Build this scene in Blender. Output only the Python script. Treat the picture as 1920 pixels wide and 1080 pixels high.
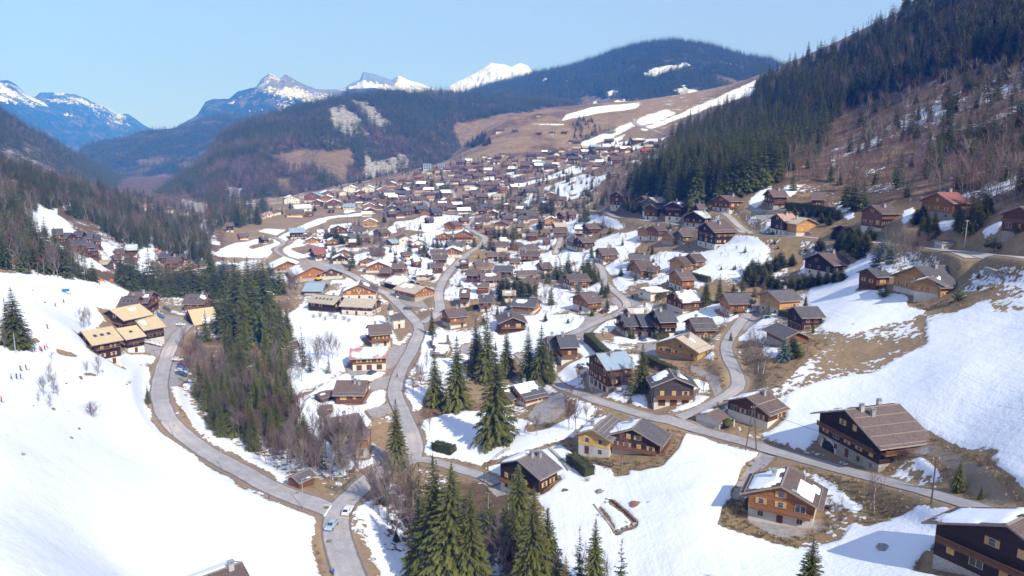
import bpy, bmesh, math, random
import numpy as np
from mathutils import Vector, Matrix
R = math.radians
for o in list(bpy.data.objects): bpy.data.objects.remove(o)
SC = bpy.context.scene
COL = SC.collection
# ------------------------------------------------------------------ camera
F, PITCH, HCAM = 1371.0, R(10.5), 83.0
cam = bpy.data.cameras.new('camera'); cam.lens = 36 * F / 1920; cam.sensor_width = 36
cam.clip_start = 1; cam.clip_end = 60000
co = bpy.data.objects.new('camera', cam); COL.objects.link(co)
co.location = (0, 0, HCAM); co.rotation_euler = (R(90) - PITCH, 0, 0)
SC.camera = co
# ------------------------------------------------------------------ sky, sun
SUN_EL, SHADOW_AZ = R(39), R(-34)          # shadows run 34 degrees left of straight ahead
w = bpy.data.worlds.new('World'); SC.world = w; w.use_nodes = True
nt = w.node_tree; nt.nodes.clear()
sky = nt.nodes.new('ShaderNodeTexSky'); sky.sky_type = 'NISHITA'; sky.sun_disc = False
sky.sun_elevation = SUN_EL; sky.sun_rotation = SHADOW_AZ + math.pi; sky.altitude = 1000
sky.air_density = 1.0; sky.dust_density = 0.6; sky.ozone_density = 2.0
bg = nt.nodes.new('ShaderNodeBackground'); bg.inputs[1].default_value = 0.115
hs = nt.nodes.new('ShaderNodeHueSaturation'); hs.inputs['Saturation'].default_value = 1.0
wo = nt.nodes.new('ShaderNodeOutputWorld')
nt.links.new(sky.outputs[0], hs.inputs['Color']); mx = nt.nodes.new('ShaderNodeMix'); mx.data_type = 'RGBA'; mx.inputs[0].default_value = .85; mx.inputs[7].default_value = (3.2, 4.0, 6.4, 1)
nt.links.new(hs.outputs[0], mx.inputs[6]); nt.links.new(mx.outputs[2], bg.inputs[0]); nt.links.new(bg.outputs[0], wo.inputs[0])
sd = bpy.data.lights.new('sun', 'SUN'); sd.energy = 5.0; sd.angle = R(0.5); sd.color = (1.0, 0.955, 0.88)
so = bpy.data.objects.new('sun', sd); COL.objects.link(so)
sh = Vector((math.sin(SHADOW_AZ) * math.cos(SUN_EL), math.cos(SHADOW_AZ) * math.cos(SUN_EL), -math.sin(SUN_EL)))
so.rotation_euler = sh.to_track_quat('-Z', 'Y').to_euler(); so.location = (0, -50, 300)
SC.view_settings.view_transform = 'Standard'; SC.view_settings.look = 'None'
SC.view_settings.exposure = 0.07; SC.view_settings.gamma = 1.0; SC.view_settings.use_curve_mapping = False
SC.cycles.volume_bounces = 3; SC.cycles.max_bounces = 6; SC.cycles.transparent_max_bounces = 8
SC.cycles.diffuse_bounces = 3; SC.cycles.glossy_bounces = 2
try:
    SC.cycles.volume_max_steps = 64; SC.cycles.use_denoising = True; SC.cycles.denoiser = 'OPENIMAGEDENOISE'; SC.cycles.denoising_input_passes = 'RGB_ALBEDO_NORMAL'; SC.cycles.denoising_prefilter = 'ACCURATE'
except Exception: pass
# ------------------------------------------------------------------ numeric helpers
rng = np.random.default_rng(7); random.seed(7)
cp, sp = math.cos(PITCH), math.sin(PITCH)
def ray(px, py):
    x = np.asarray(px, float) - 960; yu = 540 - np.asarray(py, float)
    vy = F * cp + yu * sp; vz = -F * sp + yu * cp
    return np.arctan2(x, vy), vz / np.hypot(x, vy)
def project(P):
    P = np.asarray(P, float); x, y, z = P[..., 0], P[..., 1], P[..., 2] - HCAM
    Z = np.maximum(y * cp - z * sp, 1e-3)
    return 960 + F * x / Z, 540 - F * (y * sp + z * cp) / Z
def pt(px, py, d):                        # pixel + horizontal distance -> world point
    a, t = ray(px, py); return np.array([d * np.sin(a), d * np.cos(a), HCAM + t * d])
_perm = rng.random((256, 256))
def vnoise(x, y):
    xi = np.floor(x).astype(int); yi = np.floor(y).astype(int); fx = x - xi; fy = y - yi
    fx = fx * fx * (3 - 2 * fx); fy = fy * fy * (3 - 2 * fy)
    g = lambda a, b: _perm[a & 255, b & 255]
    return ((g(xi, yi) * (1 - fx) + g(xi + 1, yi) * fx) * (1 - fy) + (g(xi, yi + 1) * (1 - fx) + g(xi + 1, yi + 1) * fx) * fy) * 2 - 1
def fbm(x, y, o=4, ridged=False):
    s = 0; a = 1; n = 0
    for i in range(o):
        v = vnoise(x * 2 ** i + 17.3 * i, y * 2 ** i + 5.1 * i)
        if ridged: v = 1 - 2 * np.abs(v)
        s = s + a * v; n += a; a *= .5
    return s / n
def sm(a, b, x):
    t = np.clip((x - a) / (b - a), 0, 1); return t * t * (3 - 2 * t)
def seg_dist(x, y, pts, closed=False):
    best = np.full(np.shape(x), 1e18); n = len(pts)
    for i in range(n if closed else n - 1):
        ax, ay = pts[i][:2]; bx, by = pts[(i + 1) % n][:2]; dx, dy = bx - ax, by - ay
        t = np.clip(((x - ax) * dx + (y - ay) * dy) / (dx * dx + dy * dy + 1e-9), 0, 1)
        best = np.minimum(best, (x - ax - t * dx) ** 2 + (y - ay - t * dy) ** 2)
    return np.sqrt(best)
def inside(x, y, pts):
    c = np.zeros(np.shape(x), bool); n = len(pts)
    for i in range(n):
        ax, ay = pts[i]; bx, by = pts[(i + 1) % n]
        if ay == by: continue
        c ^= ((ay > y) != (by > y)) & (x < (bx - ax) * (y - ay) / (by - ay) + ax)
    return c
def paint(S, x, y, pts, val, soft=4):
    xs = [p[0] for p in pts]; ys = [p[1] for p in pts]
    m = (x > min(xs) - soft) & (x < max(xs) + soft) & (y > min(ys) - soft) & (y < max(ys) + soft)
    if not m.any(): return
    X, Y = x[m], y[m]; d = seg_dist(X, Y, pts, True); d = np.where(inside(X, Y, pts), d, -d)
    wt = sm(-soft / 2, soft / 2, d); S[m] = S[m] * (1 - wt) + val * wt
# ------------------------------------------------------------------ terrain: control points (px, py, distance)
def dz(py, z, px=960):
    a, t = ray(px, py); return (z - HCAM) / t
CT = []
def Z(*a):                                # px, py, height above the valley road
    for px, py, z in a: CT.append((px, py, float((z - HCAM) / ray(px, py)[1])))
def D(*a): CT.extend(a)
Z((640,1080,0),(620,950,0),(690,915,0),(540,930,0),(450,900,0.5),(320,800,1),(300,720,1),(310,650,3),(740,760,1),(760,700,2),(790,640,3),
  (760,590,4),(700,530,6),(850,540,8),(900,470,12),(850,1060,-3),(760,1000,-3),(1000,1060,3),(900,860,2),(930,830,3),(1000,890,5),(1160,850,9),
  (1100,960,7),(1200,1070,8),(1050,720,6),(1255,750,14),(560,850,-3),(480,780,-2),(400,700,-1),(500,650,-1),(640,760,2),(640,690,3),(640,620,4),
  (560,560,5),(420,560,2),(340,600,3),(600,500,8),(540,470,8),(450,450,8),(250,560,7),(230,660,5),(250,850,4),(420,1000,3),(250,1080,7),(370,1060,5),
  (920,600,7),(970,640,6),(900,680,4),(860,740,2))
Z((1640,860,20),(1480,950,15),(1800,940,25),(1900,1070,25),(1700,1060,20),(1600,1000,17),(1800,800,28),(1900,850,31),(1800,700,34),(1700,650,32),(1900,600,42),(1400,845,14),(1418,795,15))
D((0,1080,112),(0,850,160),(0,700,220),(100,600,290),(100,520,365),(0,520,345),(220,530,400),(130,450,480),(0,450,450),(0,400,520),(0,350,650),(100,350,720),(200,400,680),
  (0,310,800),(300,470,560),(280,420,700),(400,430,720),(300,385,1100),(320,360,1500),(380,400,950),(500,410,800),(640,450,620),(640,400,850),(600,380,950),(620,365,1150),
  (800,450,580),(900,450,560),(800,400,800),(950,400,720),(750,350,1100),(720,330,1300),(850,320,1200),(880,290,1400),(900,250,1700),(1000,212,2000),(1100,205,2200),(1200,195,2350),(1310,182,2500),
  (1000,370,850),(1000,330,1050),(1000,300,1250),(1100,300,1150),(1100,270,1400),(1200,270,1250),(1200,240,1500),(1300,192,1750),(1400,160,1850),
  (1100,390,650),(1150,380,620),(1200,350,550),(1250,290,750),(1300,350,480),(1300,300,640),(1300,250,850),(1350,220,1000),
  (1300,950,140),
  (1760,545,255),(1545,500,330),(1640,530,275),(1510,600,262),(1450,680,215),
  (1385,570,305),(1285,660,245),(1140,700,225),(1060,670,255),(1210,620,290),(1100,585,320),(1210,505,385),(1280,525,350),(1165,480,430),(1110,430,520),
  (1345,440,400),(1230,435,450),(1480,440,365),(1450,385,410),(1375,385,430),(1530,385,400),(1645,405,345),(1765,390,330),(1900,400,285),(1800,465,285),(1900,500,245),
  (1900,300,385),(1900,200,490),(1900,100,610),(1900,0,750),(1900,-150,950),(1700,300,460),(1700,200,600),(1700,100,760),(1700,50,860),(1800,10,830),
  (1600,90,940),(1500,125,1010),(1410,170,1150),(1500,300,540),(1500,200,800),(1600,250,620),(1400,300,600),(1400,230,850),
  (1420,215,1500),(1510,190,1350),(1610,170,1300),(1720,150,1250),(1830,120,1250),(1900,0,1300))
Z((-300,330,10),(0,330,10),(200,340,10),(400,340,8),(600,335,15),(300,345,6),(500,338,10),(720,318,30),(850,305,60))
for px, z in ((-500, 14), (300, 6), (960, -2), (1500, 14), (2300, 32)):
    for d in (45, 75):
        a = math.atan((px - 960) / F); CT.append((px, None, d, a, (z - HCAM) / d))
for px, z, d in ((-700, 20, 200), (-700, 40, 500), (-700, 60, 900), (-700, 20, 2500), (-300, 10, 1800), (-300, 5, 2600), (100, 5, 2600), (500, 5, 2600), (2600, 60, 180), (2600, 110, 400), (2600, 250, 800), (-300, 20, 260), (-300, 60, 560), (2250, 40, 140), (2250, 60, 220), (2250, 100, 380), (2250, 200, 650), (2250, 420, 1200)):
    a = math.atan((px - 960) / F); CT.append((px, None, d, a, (z - HCAM) / d))
A = []; Uc = []; Sc = []
for c in CT:
    if len(c) == 3: a, t = ray(c[0], c[1])
    else: a, t = c[3], c[4]
    A.append(float(a)); Uc.append(math.log(c[2])); Sc.append(float(t))
KA = 1.6
def tps(px_, py_, v, lam=2e-4):
    n = len(px_); P = np.c_[px_, py_]; r2 = ((P[:, None] - P[None]) ** 2).sum(-1)
    K = .5 * r2 * np.log(r2 + 1e-12) + lam * np.eye(n); Q = np.c_[np.ones(n), P]
    M = np.block([[K, Q], [Q.T, np.zeros((3, 3))]]); return P, np.linalg.solve(M, np.r_[v, np.zeros(3)])
_P, _W = tps(np.array(A) * KA, np.array(Uc), np.array(Sc))
def s_eval(a, u):
    a = a.ravel() * KA; u = u.ravel(); out = np.empty(len(a))
    for i in range(0, len(a), 20000):
        X, Y = a[i:i + 20000], u[i:i + 20000]
        r2 = (X[:, None] - _P[None, :, 0]) ** 2 + (Y[:, None] - _P[None, :, 1]) ** 2
        out[i:i + 20000] = (.5 * r2 * np.log(r2 + 1e-12)) @ _W[:-3] + _W[-3] + _W[-2] * X + _W[-1] * Y
    return out
NA, NU = 900, 760
AZ = np.linspace(R(-50), R(50), NA); U = np.linspace(math.log(38), math.log(2700), NU)
_ca = np.linspace(AZ[0], AZ[-1], 161); _cu = np.linspace(U[0], U[-1], 131)
_g = s_eval(*np.meshgrid(_ca, _cu, indexing='ij')).reshape(161, 131)
def bil(g, fa, fu):
    fa = np.clip(fa, 0, g.shape[0] - 1.001); fu = np.clip(fu, 0, g.shape[1] - 1.001); i = fa.astype(int); j = fu.astype(int); x = fa - i; y = fu - j
    return (g[i, j] * (1 - x) + g[i + 1, j] * x) * (1 - y) + (g[i, j + 1] * (1 - x) + g[i + 1, j + 1] * x) * y
_fa, _fu = np.meshgrid(np.arange(NA) * 160 / (NA - 1), np.arange(NU) * 130 / (NU - 1), indexing='ij')
SG = bil(_g, _fa, _fu)                    # tan(elevation) of the ground over the polar grid
GA, GU = np.meshgrid(AZ, U, indexing='ij'); GD = np.exp(GU)
GX, GY = GD * np.sin(GA), GD * np.cos(GA)
# gentle relief, growing with distance
SG = SG + (fbm(GX / 90, GY / 90, 3) * .7 + fbm(GX / 22, GY / 22, 3) * .22) * np.clip(GD / 220, .6, 4) / GD
GZ = HCAM + SG * GD
def ground_z(x, y):
    x = np.asarray(x, float); y = np.asarray(y, float)
    a = np.arctan2(x, y); u = np.log(np.hypot(x, y))
    return bil(GZ, (a - AZ[0]) / (AZ[1] - AZ[0]), (u - U[0]) / (U[1] - U[0]))
UMIN = int((math.log(75) - U[0]) / (U[1] - U[0]))
def hit(px, py, h=0.0):                   # first ground point (raised by h) seen at the pixel
    a, t = ray(px, py); a = np.atleast_1d(a); t = np.atleast_1d(t)
    fa = np.clip((a - AZ[0]) / (AZ[1] - AZ[0]), 0, NA - 1.001); i = fa.astype(int); x = (fa - i)[:, None]
    S = SG[i] * (1 - x) + SG[i + 1] * x + np.asarray(h, float).reshape(-1, 1) / np.exp(U)[None]
    ok = S[:, UMIN:] >= t[:, None]; j = np.where(ok.any(1), ok.argmax(1), NU - UMIN - 1) + UMIN
    k = np.arange(len(a)); s1 = S[k, j]; s0 = S[k, j - 1]
    f = np.clip((t - s0) / np.where(s1 - s0 == 0, 1e-9, s1 - s0), 0, 1)
    d = np.exp(U[j - 1] + f * (U[1] - U[0])); good = ok.any(1)
    return np.c_[d * np.sin(a), d * np.cos(a), HCAM + t * d - np.asarray(h, float)], good
def h1(px, py, h=0.0):
    P, g = hit(px, py, h); return Vector(P[0])
# ------------------------------------------------------------------ object helpers
def link(o): COL.objects.link(o); return o
def tag(o, label=None, cat=None, group=None, kind=None):
    if label: o['label'] = label
    if cat: o['category'] = cat
    if group: o['group'] = group
    if kind: o['kind'] = kind
    return o
def empty(name, loc, rz=0, label=None, cat=None, group=None):
    o = link(bpy.data.objects.new(name, None)); o.location = loc; o.rotation_euler = (0, 0, rz); o.empty_display_size = .5
    return tag(o, label, cat, group)
def mesh_np(name, V, Fc, mats=(), mi=None, smooth=False):
    me = bpy.data.meshes.new(name); V = np.asarray(V, np.float32); Fc = np.asarray(Fc, np.int32)
    me.vertices.add(len(V)); me.vertices.foreach_set('co', V.ravel()); k = Fc.shape[1]
    me.loops.add(Fc.size); me.loops.foreach_set('vertex_index', Fc.ravel())
    me.polygons.add(len(Fc)); me.polygons.foreach_set('loop_start', np.arange(0, Fc.size, k, dtype=np.int32))
    me.polygons.foreach_set('loop_total', np.full(len(Fc), k, np.int32))
    if smooth: me.polygons.foreach_set('use_smooth', np.ones(len(Fc), bool))
    for m in mats: me.materials.append(m)
    if mi is not None: me.polygons.foreach_set('material_index', np.asarray(mi, np.int32))
    me.update(calc_edges=True); return me
def fattr(me, name, vals):
    a = me.attributes.new(name, 'FLOAT', 'POINT'); a.data.foreach_set('value', np.asarray(vals, np.float32).ravel())
def put(name, me, parent=None, loc=(0, 0, 0), rz=0, scale=None, label=None, cat=None, group=None, kind=None):
    o = link(bpy.data.objects.new(name, me)); o.location = loc; o.rotation_euler = (0, 0, rz)
    if scale: o.scale = scale
    if parent: o.parent = parent
    return tag(o, label, cat, group, kind)
class MB:                                 # collects boxes, prisms and tubes into one mesh
    def __init__(s): s.v = []; s.f = []; s.m = []
    def poly(s, pts, m=0): n = len(s.v); s.v += [tuple(p) for p in pts]; s.f.append(tuple(range(n, n + len(pts)))); s.m.append(m)
    def box(s, x0, x1, y0, y1, z0, z1, m=0, M=None):
        n = len(s.v); c = [(x, y, z) for z in (z0, z1) for y in (y0, y1) for x in (x0, x1)]
        if M is not None: c = [tuple(M @ Vector(p)) for p in c]
        s.v += c
        for q in ((0, 2, 3, 1), (4, 5, 7, 6), (0, 1, 5, 4), (2, 6, 7, 3), (0, 4, 6, 2), (1, 3, 7, 5)): s.f.append(tuple(n + i for i in q)); s.m.append(m)
    def prism(s, pts, ax, a0, a1, m=0):   # pts: 2D outline (counter-clockwise), extruded along axis ax
        n = len(s.v); k = len(pts)
        for a in (a0, a1):
            for p in pts: s.v.append({'x': (a, p[0], p[1]), 'y': (p[0], a, p[1]), 'z': (p[0], p[1], a)}[ax])
        s.f.append(tuple(range(n, n + k))[::-1]); s.f.append(tuple(range(n + k, n + 2 * k))); s.m += [m, m]
        for i in range(k): j = (i + 1) % k; s.f.append((n + i, n + j, n + k + j, n + k + i)); s.m.append(m)
    def tube(s, p, q, r0, r1=None, k=6, m=0, cap=True):
        p = Vector(p); q = Vector(q); r1 = r0 if r1 is None else r1; d = (q - p).normalized()
        a = d.orthogonal().normalized(); b = d.cross(a); n = len(s.v)
        for c, r in ((p, r0), (q, r1)):
            for i in range(k): t = 2 * math.pi * i / k; s.v.append(tuple(c + a * (r * math.cos(t)) + b * (r * math.sin(t))))
        for i in range(k): j = (i + 1) % k; s.f.append((n + i, n + j, n + k + j, n + k + i)); s.m.append(m)
        if cap: s.f.append(tuple(range(n, n + k))[::-1]); s.f.append(tuple(range(n + k, n + 2 * k))); s.m += [m, m]
    def mesh(s, name, mats, smooth=False):
        me = bpy.data.meshes.new(name); me.from_pydata(s.v, [], s.f)
        for mt in mats: me.materials.append(mt)
        me.polygons.foreach_set('material_index', s.m)
        if smooth: me.polygons.foreach_set('use_smooth', [True] * len(s.f))
        bm = bmesh.new(); bm.from_mesh(me); bmesh.ops.recalc_face_normals(bm, faces=bm.faces); bm.to_mesh(me); bm.free()
        return me
    def put(s, name, mats, parent=None, **k): return put(name, s.mesh(name, mats), parent, **k)
# ------------------------------------------------------------------ materials
class NT:
    def __init__(s, name):
        s.m = bpy.data.materials.new(name); s.m.use_nodes = True; s.t = s.m.node_tree; s.b = s.t.nodes['Principled BSDF']
        s.b.inputs['Roughness'].default_value = .85; s.b.inputs['Specular IOR Level'].default_value = .25
    def n(s, k, **kw):
        x = s.t.nodes.new('ShaderNode' + k)
        for a, b in kw.items(): setattr(x, a, b)
        return x
    def l(s, a, b): s.t.links.new(a, b)
    def attr(s, name): x = s.n('Attribute'); x.attribute_name = name; return x.outputs['Fac']
    def noise(s, scale, detail=3, rough=.55, vec=None, out='Fac'):
        x = s.n('TexNoise'); x.inputs['Scale'].default_value = scale; x.inputs['Detail'].default_value = detail; x.inputs['Roughness'].default_value = rough
        if vec is None: vec = s.n('TexCoord').outputs['Object']
        s.l(vec, x.inputs['Vector']); return x.outputs[out]
    def math(s, op, a, b=None, c=None):
        x = s.n('Math', operation=op)
        for i, v in enumerate((a, b, c)):
            if v is None: continue
            if isinstance(v, (int, float)): x.inputs[i].default_value = v
            else: s.l(v, x.inputs[i])
        return x.outputs[0]
    def ramp(s, v, a, b):
        x = s.n('MapRange', interpolation_type='SMOOTHSTEP'); s.l(v, x.inputs[0]); x.inputs[1].default_value = a; x.inputs[2].default_value = b; return x.outputs[0]
    def mix(s, f, a, b):
        x = s.n('Mix', data_type='RGBA')
        for i, v in ((0, f), (6, a), (7, b)):
            if isinstance(v, (int, float)): x.inputs[i].default_value = v
            elif isinstance(v, tuple): x.inputs[i].default_value = (*v[:3], 1)
            else: s.l(v, x.inputs[i])
        return x.outputs[2]
    def bump(s, h, dist=.1, strength=.6):
        x = s.n('Bump'); x.inputs['Distance'].default_value = dist; x.inputs['Strength'].default_value = strength; s.l(h, x.inputs['Height']); s.l(x.outputs[0], s.b.inputs['Normal'])
    def col(s, c):
        if isinstance(c, tuple): s.b.inputs['Base Color'].default_value = (*c, 1)
        else: s.l(c, s.b.inputs['Base Color'])
        return s.m
SNOW = (.84, .87, .92)
def mat_land(name, grass, wood, rock, scale=1.0, bumpd=.35, far=False):
    t = NT(name); geo = t.n('NewGeometry').outputs['Position']
    n1 = t.noise(.035 * scale, 6, .62, geo); n2 = t.noise(.6 * scale, 4, .6, geo); n3 = t.noise(.009 * scale, 4, .55, geo)
    g = t.mix(t.ramp(n1, .35, .65), grass, tuple(c * f for c, f in zip(grass, (.62, .68, .75)))); g = t.mix(t.ramp(n3, .45, .65), g, tuple(c * f for c, f in zip(grass, (.8, .86, .78))))
    g = t.mix(t.ramp(n2, .35, .8), g, tuple(c * .55 for c in grass))
    wd = t.mix(t.ramp(n2, .3, .7), wood, tuple(c * .5 for c in wood))
    g = t.mix(t.attr('wood'), g, wd)
    rk = t.mix(t.ramp(n2, .3, .7), rock, tuple(c * .5 for c in rock))
    nr = t.math('ADD', t.attr('rock'), t.math('MULTIPLY', t.math('SUBTRACT', n1, .5), 1.6)); g = t.mix(t.ramp(nr, .4, .55), g, rk)
    nd = t.math('ADD', t.attr('dirt'), t.math('MULTIPLY', t.math('SUBTRACT', n2, .5), .8)); g = t.mix(t.ramp(nd, .4, .6), g, (.27, .21, .155))
    pvn = t.math("ADD", t.attr("paved"), t.math("MULTIPLY", t.math("SUBTRACT", n2, .5), .5)); g = t.mix(t.ramp(pvn, -.05, .1), g, t.mix(t.ramp(n2, .3, .7), (.38, .355, .35), (.29, .265, .26)))
    tf = t.ramp(t.noise(1.7 * scale ** .5, 3, .7, geo), .5, .68); g = t.mix(t.math('MULTIPLY', tf, .45), g, tuple(c * f for c, f in zip(grass, (.42, .45, .42)))); g = t.mix(t.math('MULTIPLY', t.ramp(t.noise(.09 * scale, 4, .6, geo), .5, .7), .5), g, tuple(c * f for c, f in zip(grass, (1.25, 1.22, 1.05))))
    # snow field: signed mask plus noise gives ragged melting edges
    nz = t.math('ADD', t.math('MULTIPLY', t.math('SUBTRACT', n1, .5), 2.6), t.math('MULTIPLY', t.math('SUBTRACT', n2, .5), 1.9))
    sv = t.math('ADD', t.attr('snow'), nz); sf = t.ramp(sv, -.03, .05)
    sn = t.mix(t.ramp(sv, .0, .45), (.66, .65, .64), SNOW); sn = t.mix(t.ramp(n3, .35, .7), sn, tuple(c * .93 for c in SNOW)); sn = t.mix(t.ramp(t.noise(.12, 6, .7, geo), .52, .8), sn, tuple(c * f for c, f in zip(SNOW, (.9, .9, .91))))
    t.col(t.mix(sf, g, sn))
    if not far:
        a = t.noise(.18, 4, .6, geo); b = t.noise(1.3, 3, .6, geo)
        h = t.math('ADD', t.math('MULTIPLY', a, 1.1), t.math('MULTIPLY', b, .34)); mp = t.n('Mapping'); mp.inputs['Rotation'].default_value = (0, 0, .5); mp.inputs['Scale'].default_value = (.9, .045, .1); t.l(geo, mp.inputs['Vector']); c_ = t.noise(1.0, 3, .6, mp.outputs[0])
        mp2 = t.n('Mapping'); mp2.inputs['Rotation'].default_value = (0, 0, -.9); mp2.inputs['Scale'].default_value = (.7, .03, .1); t.l(geo, mp2.inputs['Vector']); c2_ = t.noise(1.0, 3, .6, mp2.outputs[0])
        h = t.math('ADD', h, t.math('MULTIPLY', t.math('ADD', c_, c2_), .30)); h = t.math('ADD', h, t.math('MULTIPLY', sf, .35))
        t.bump(h, bumpd, .8)
    else: t.bump(t.noise(.02 * scale, 7, .7, geo), 18 / scale, .9)
    return t.m
M_GROUND = mat_land('ground_cover', (.35, .235, .13), (.115, .065, .045), (.42, .41, .40))
# ------------------------------------------------------------------ far hills and mountains
def resample(pts, n):
    pts = np.asarray(pts, float); xs = pts[:, 0]; q = np.linspace(xs[0], xs[-1], n)
    return np.stack([q] + [np.interp(q, xs, pts[:, k]) for k in range(1, pts.shape[1])], 1)
def hill(name, crest, foot, mat, nx=220, ny=70, amp=.06, rough=1.0, masks=(), jag=2.0, prof=1.0, base_snow=-1.2, back=1.35, base_wood=1.0, snow_h=None):
    c = resample(crest, nx); f = resample(foot, nx); f[:, 0] = np.interp(c[:, 0], f[:, 0], f[:, 0]); f = np.stack([c[:, 0], np.interp(c[:, 0], [p[0] for p in foot], [p[1] for p in foot]), np.interp(c[:, 0], [p[0] for p in foot], [p[2] for p in foot])], 1)
    cy = c[:, 1] - jag * fbm(c[:, 0] / 22 + len(name), c[:, 0] * 0 + 3.3, 4)
    C = pt(c[:, 0], cy, c[:, 2]).T; Fo = pt(f[:, 0], f[:, 1], f[:, 2]).T
    r = np.linspace(0, 1, ny); rb = np.linspace(0, 1, 14)[1:]
    V = []; H = C[:, 2] - Fo[:, 2]
    P = Fo[None] + (C - Fo)[None] * r[:, None, None]
    P[..., 2] = Fo[None, :, 2] + H[None] * (r[:, None] ** prof)
    Lx = np.linalg.norm(C[-1] - C[0]); s = 5.0 / Lx
    nz = fbm(P[..., 0] * s * 1.6 * rough + 7, P[..., 1] * s * .8 * rough, 6, True)
    env = np.sin(np.pi * np.clip(r, 0, 1))[:, None] ** .7
    P[..., 2] += nz * env * H[None] * amp
    ds = 1 + nz * env * amp * .5
    Bk = C[None] + (C - C * 1.0)[None] + np.stack([C[:, 0], C[:, 1], 0 * C[:, 0]], 1)[None] * (back - 1) * rb[:, None, None]
    Bk[..., 2] = C[None, :, 2] - H[None] * .9 * rb[:, None] ** 1.3
    P = np.concatenate([P, Bk]); m = P.shape[0]
    idx = np.arange(m * nx).reshape(m, nx)
    Fc = np.stack([idx[:-1, :-1], idx[:-1, 1:], idx[1:, 1:], idx[1:, :-1]], -1).reshape(-1, 4)
    me = mesh_np(name, P.reshape(-1, 3), Fc, [mat], smooth=True)
    X, Y = project(P); X += fbm(P[..., 0] * s * 14, P[..., 1] * s * 14, 4) * 9; Y += fbm(P[..., 0] * s * 14 + 9, P[..., 1] * s * 14, 4) * 6
    sn = np.full(X.shape, base_snow); rk = np.zeros(X.shape); wd = np.full(X.shape, base_wood)
    if snow_h: sn = snow_h(X, Y, P, nz_full=fbm(P[..., 0] * s * 9, P[..., 1] * s * 9, 5))
    for k, poly, v, soft in masks: paint({'s': sn, 'r': rk, 'w': wd}[k], X, Y, poly, v, soft)
    fattr(me, 'snow', sn); fattr(me, 'rock', rk); fattr(me, 'wood', wd); fattr(me, 'dirt', 0 * rk); fattr(me, 'paved', 0 * rk - 1)
    o = put(name, me, kind='structure')
    return dict(o=o, P=P[:ny], X=X[:ny], Y=Y[:ny], sn=sn[:ny], rk=rk[:ny], wd=wd[:ny])
M_HILL = mat_land('hill_cover', (.33, .22, .125), (.07, .042, .035), (.50, .48, .47), scale=.25, far=True)
M_MOUNT = mat_land('mountain_cover', (.24, .17, .12), (.028, .045, .04), (.26, .25, .25), scale=.07, far=True)
HB = hill('wooded_ridge',
  [(285,392,1500),(310,362,1600),(345,335,1700),(385,303,1850),(408,268,1950),(430,250,2050),(480,228,2150),(540,208,2300),(600,194,2400),(650,182,2500),(720,172,2600),(800,174,2700),(880,178,2800),(960,184,2900),(1040,190,2950),(1100,203,2900),(1160,215,2800)],
  [(285,420,1200),(400,420,1150),(520,400,1200),(620,385,1250),(700,350,1450),(780,330,1600),(860,300,1900),(960,245,2200),(1060,225,2450),(1160,235,2600)],
  M_HILL, 300, 90, .10, 1.6, [
  ('w', [(505,290),(560,280),(620,285),(655,275),(665,300),(640,345),(600,325),(540,320),(510,305)], 0, 6),
  ('w', [(515,335),(545,335),(548,352),(520,358)], 0, 4),('w', [(850,235),(900,222),(960,210),(1090,200),(1160,205),(1160,240),(900,300),(860,290)], 0, 4),
  ('r', [(612,205),(640,192),(672,222),(700,266),(655,268),(618,235)], 1.0, 6),('r', [(655,188),(690,192),(740,238),(752,268),(708,268),(688,225)], .95, 6),('r', [(595,255),(618,250),(640,262),(620,275)], .6, 6),('r', [(760,205),(800,200),(830,215),(790,225)], .5, 8),
  ('r', [(680,320),(700,300),(760,290),(770,310),(700,345),(678,345)], .7, 6),('r', [(680,280),(692,280),(700,320),(682,325)], .8, 4),('r', [(335,365),(350,350),(362,375),(400,395),(338,400)], .85, 6),('r', [(425,352),(450,352),(455,372),(430,372)], .7, 5),
  ('r', [(330,300),(500,240),(520,260),(400,330)], .28, 30),('r', [(640,262),(860,190),(860,240),(700,290)], .25, 30)], jag=2.5, prof=.9)
HE = hill('wooded_ridge',
  [(-260,60,2325),(-60,160,2170),(0,212,2092),(40,235,2139),(100,268,2201),(150,296,2294),(200,322,2402),(250,350,2557),(285,372,2712),(310,398,2867)],
  [(-260,330,1085),(0,360,1240),(100,380,1271),(200,395,1395),(310,410,1860)], M_HILL, 160, 60, .07, 1.4,
  [('w', [(0,250),(60,270),(150,330),(210,370),(150,370),(0,330)], .55, 14),('r', [(0,262),(60,275),(140,345),(150,372),(60,335),(0,310)], .42, 16)], jag=2, prof=.95)
HF = hill('far_wooded_ridge',
  [(100,330,4300),(160,272,4300),(175,266,4300),(240,258,4200),(262,245,4200),(300,243,4200),(330,240,4300),(380,222,4500),(420,212,4700),(470,220,4700),(560,236,4600),(700,245,4500)],
  [(100,370,2800),(300,362,2600),(450,360,2600),(700,345,2900)], M_MOUNT, 200, 60, .10, 1.5,
  [('w', [(258,302),(285,295),(310,296),(308,305),(262,310)], 0, 4),('w', [(336,307),(365,303),(362,314),(340,316)], 0, 4),('w', [(262,336),(320,328),(330,338),(280,345)], .1, 4),('w', [(370,290),(384,285),(384,296)], 0, 3)], jag=1.5)
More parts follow.
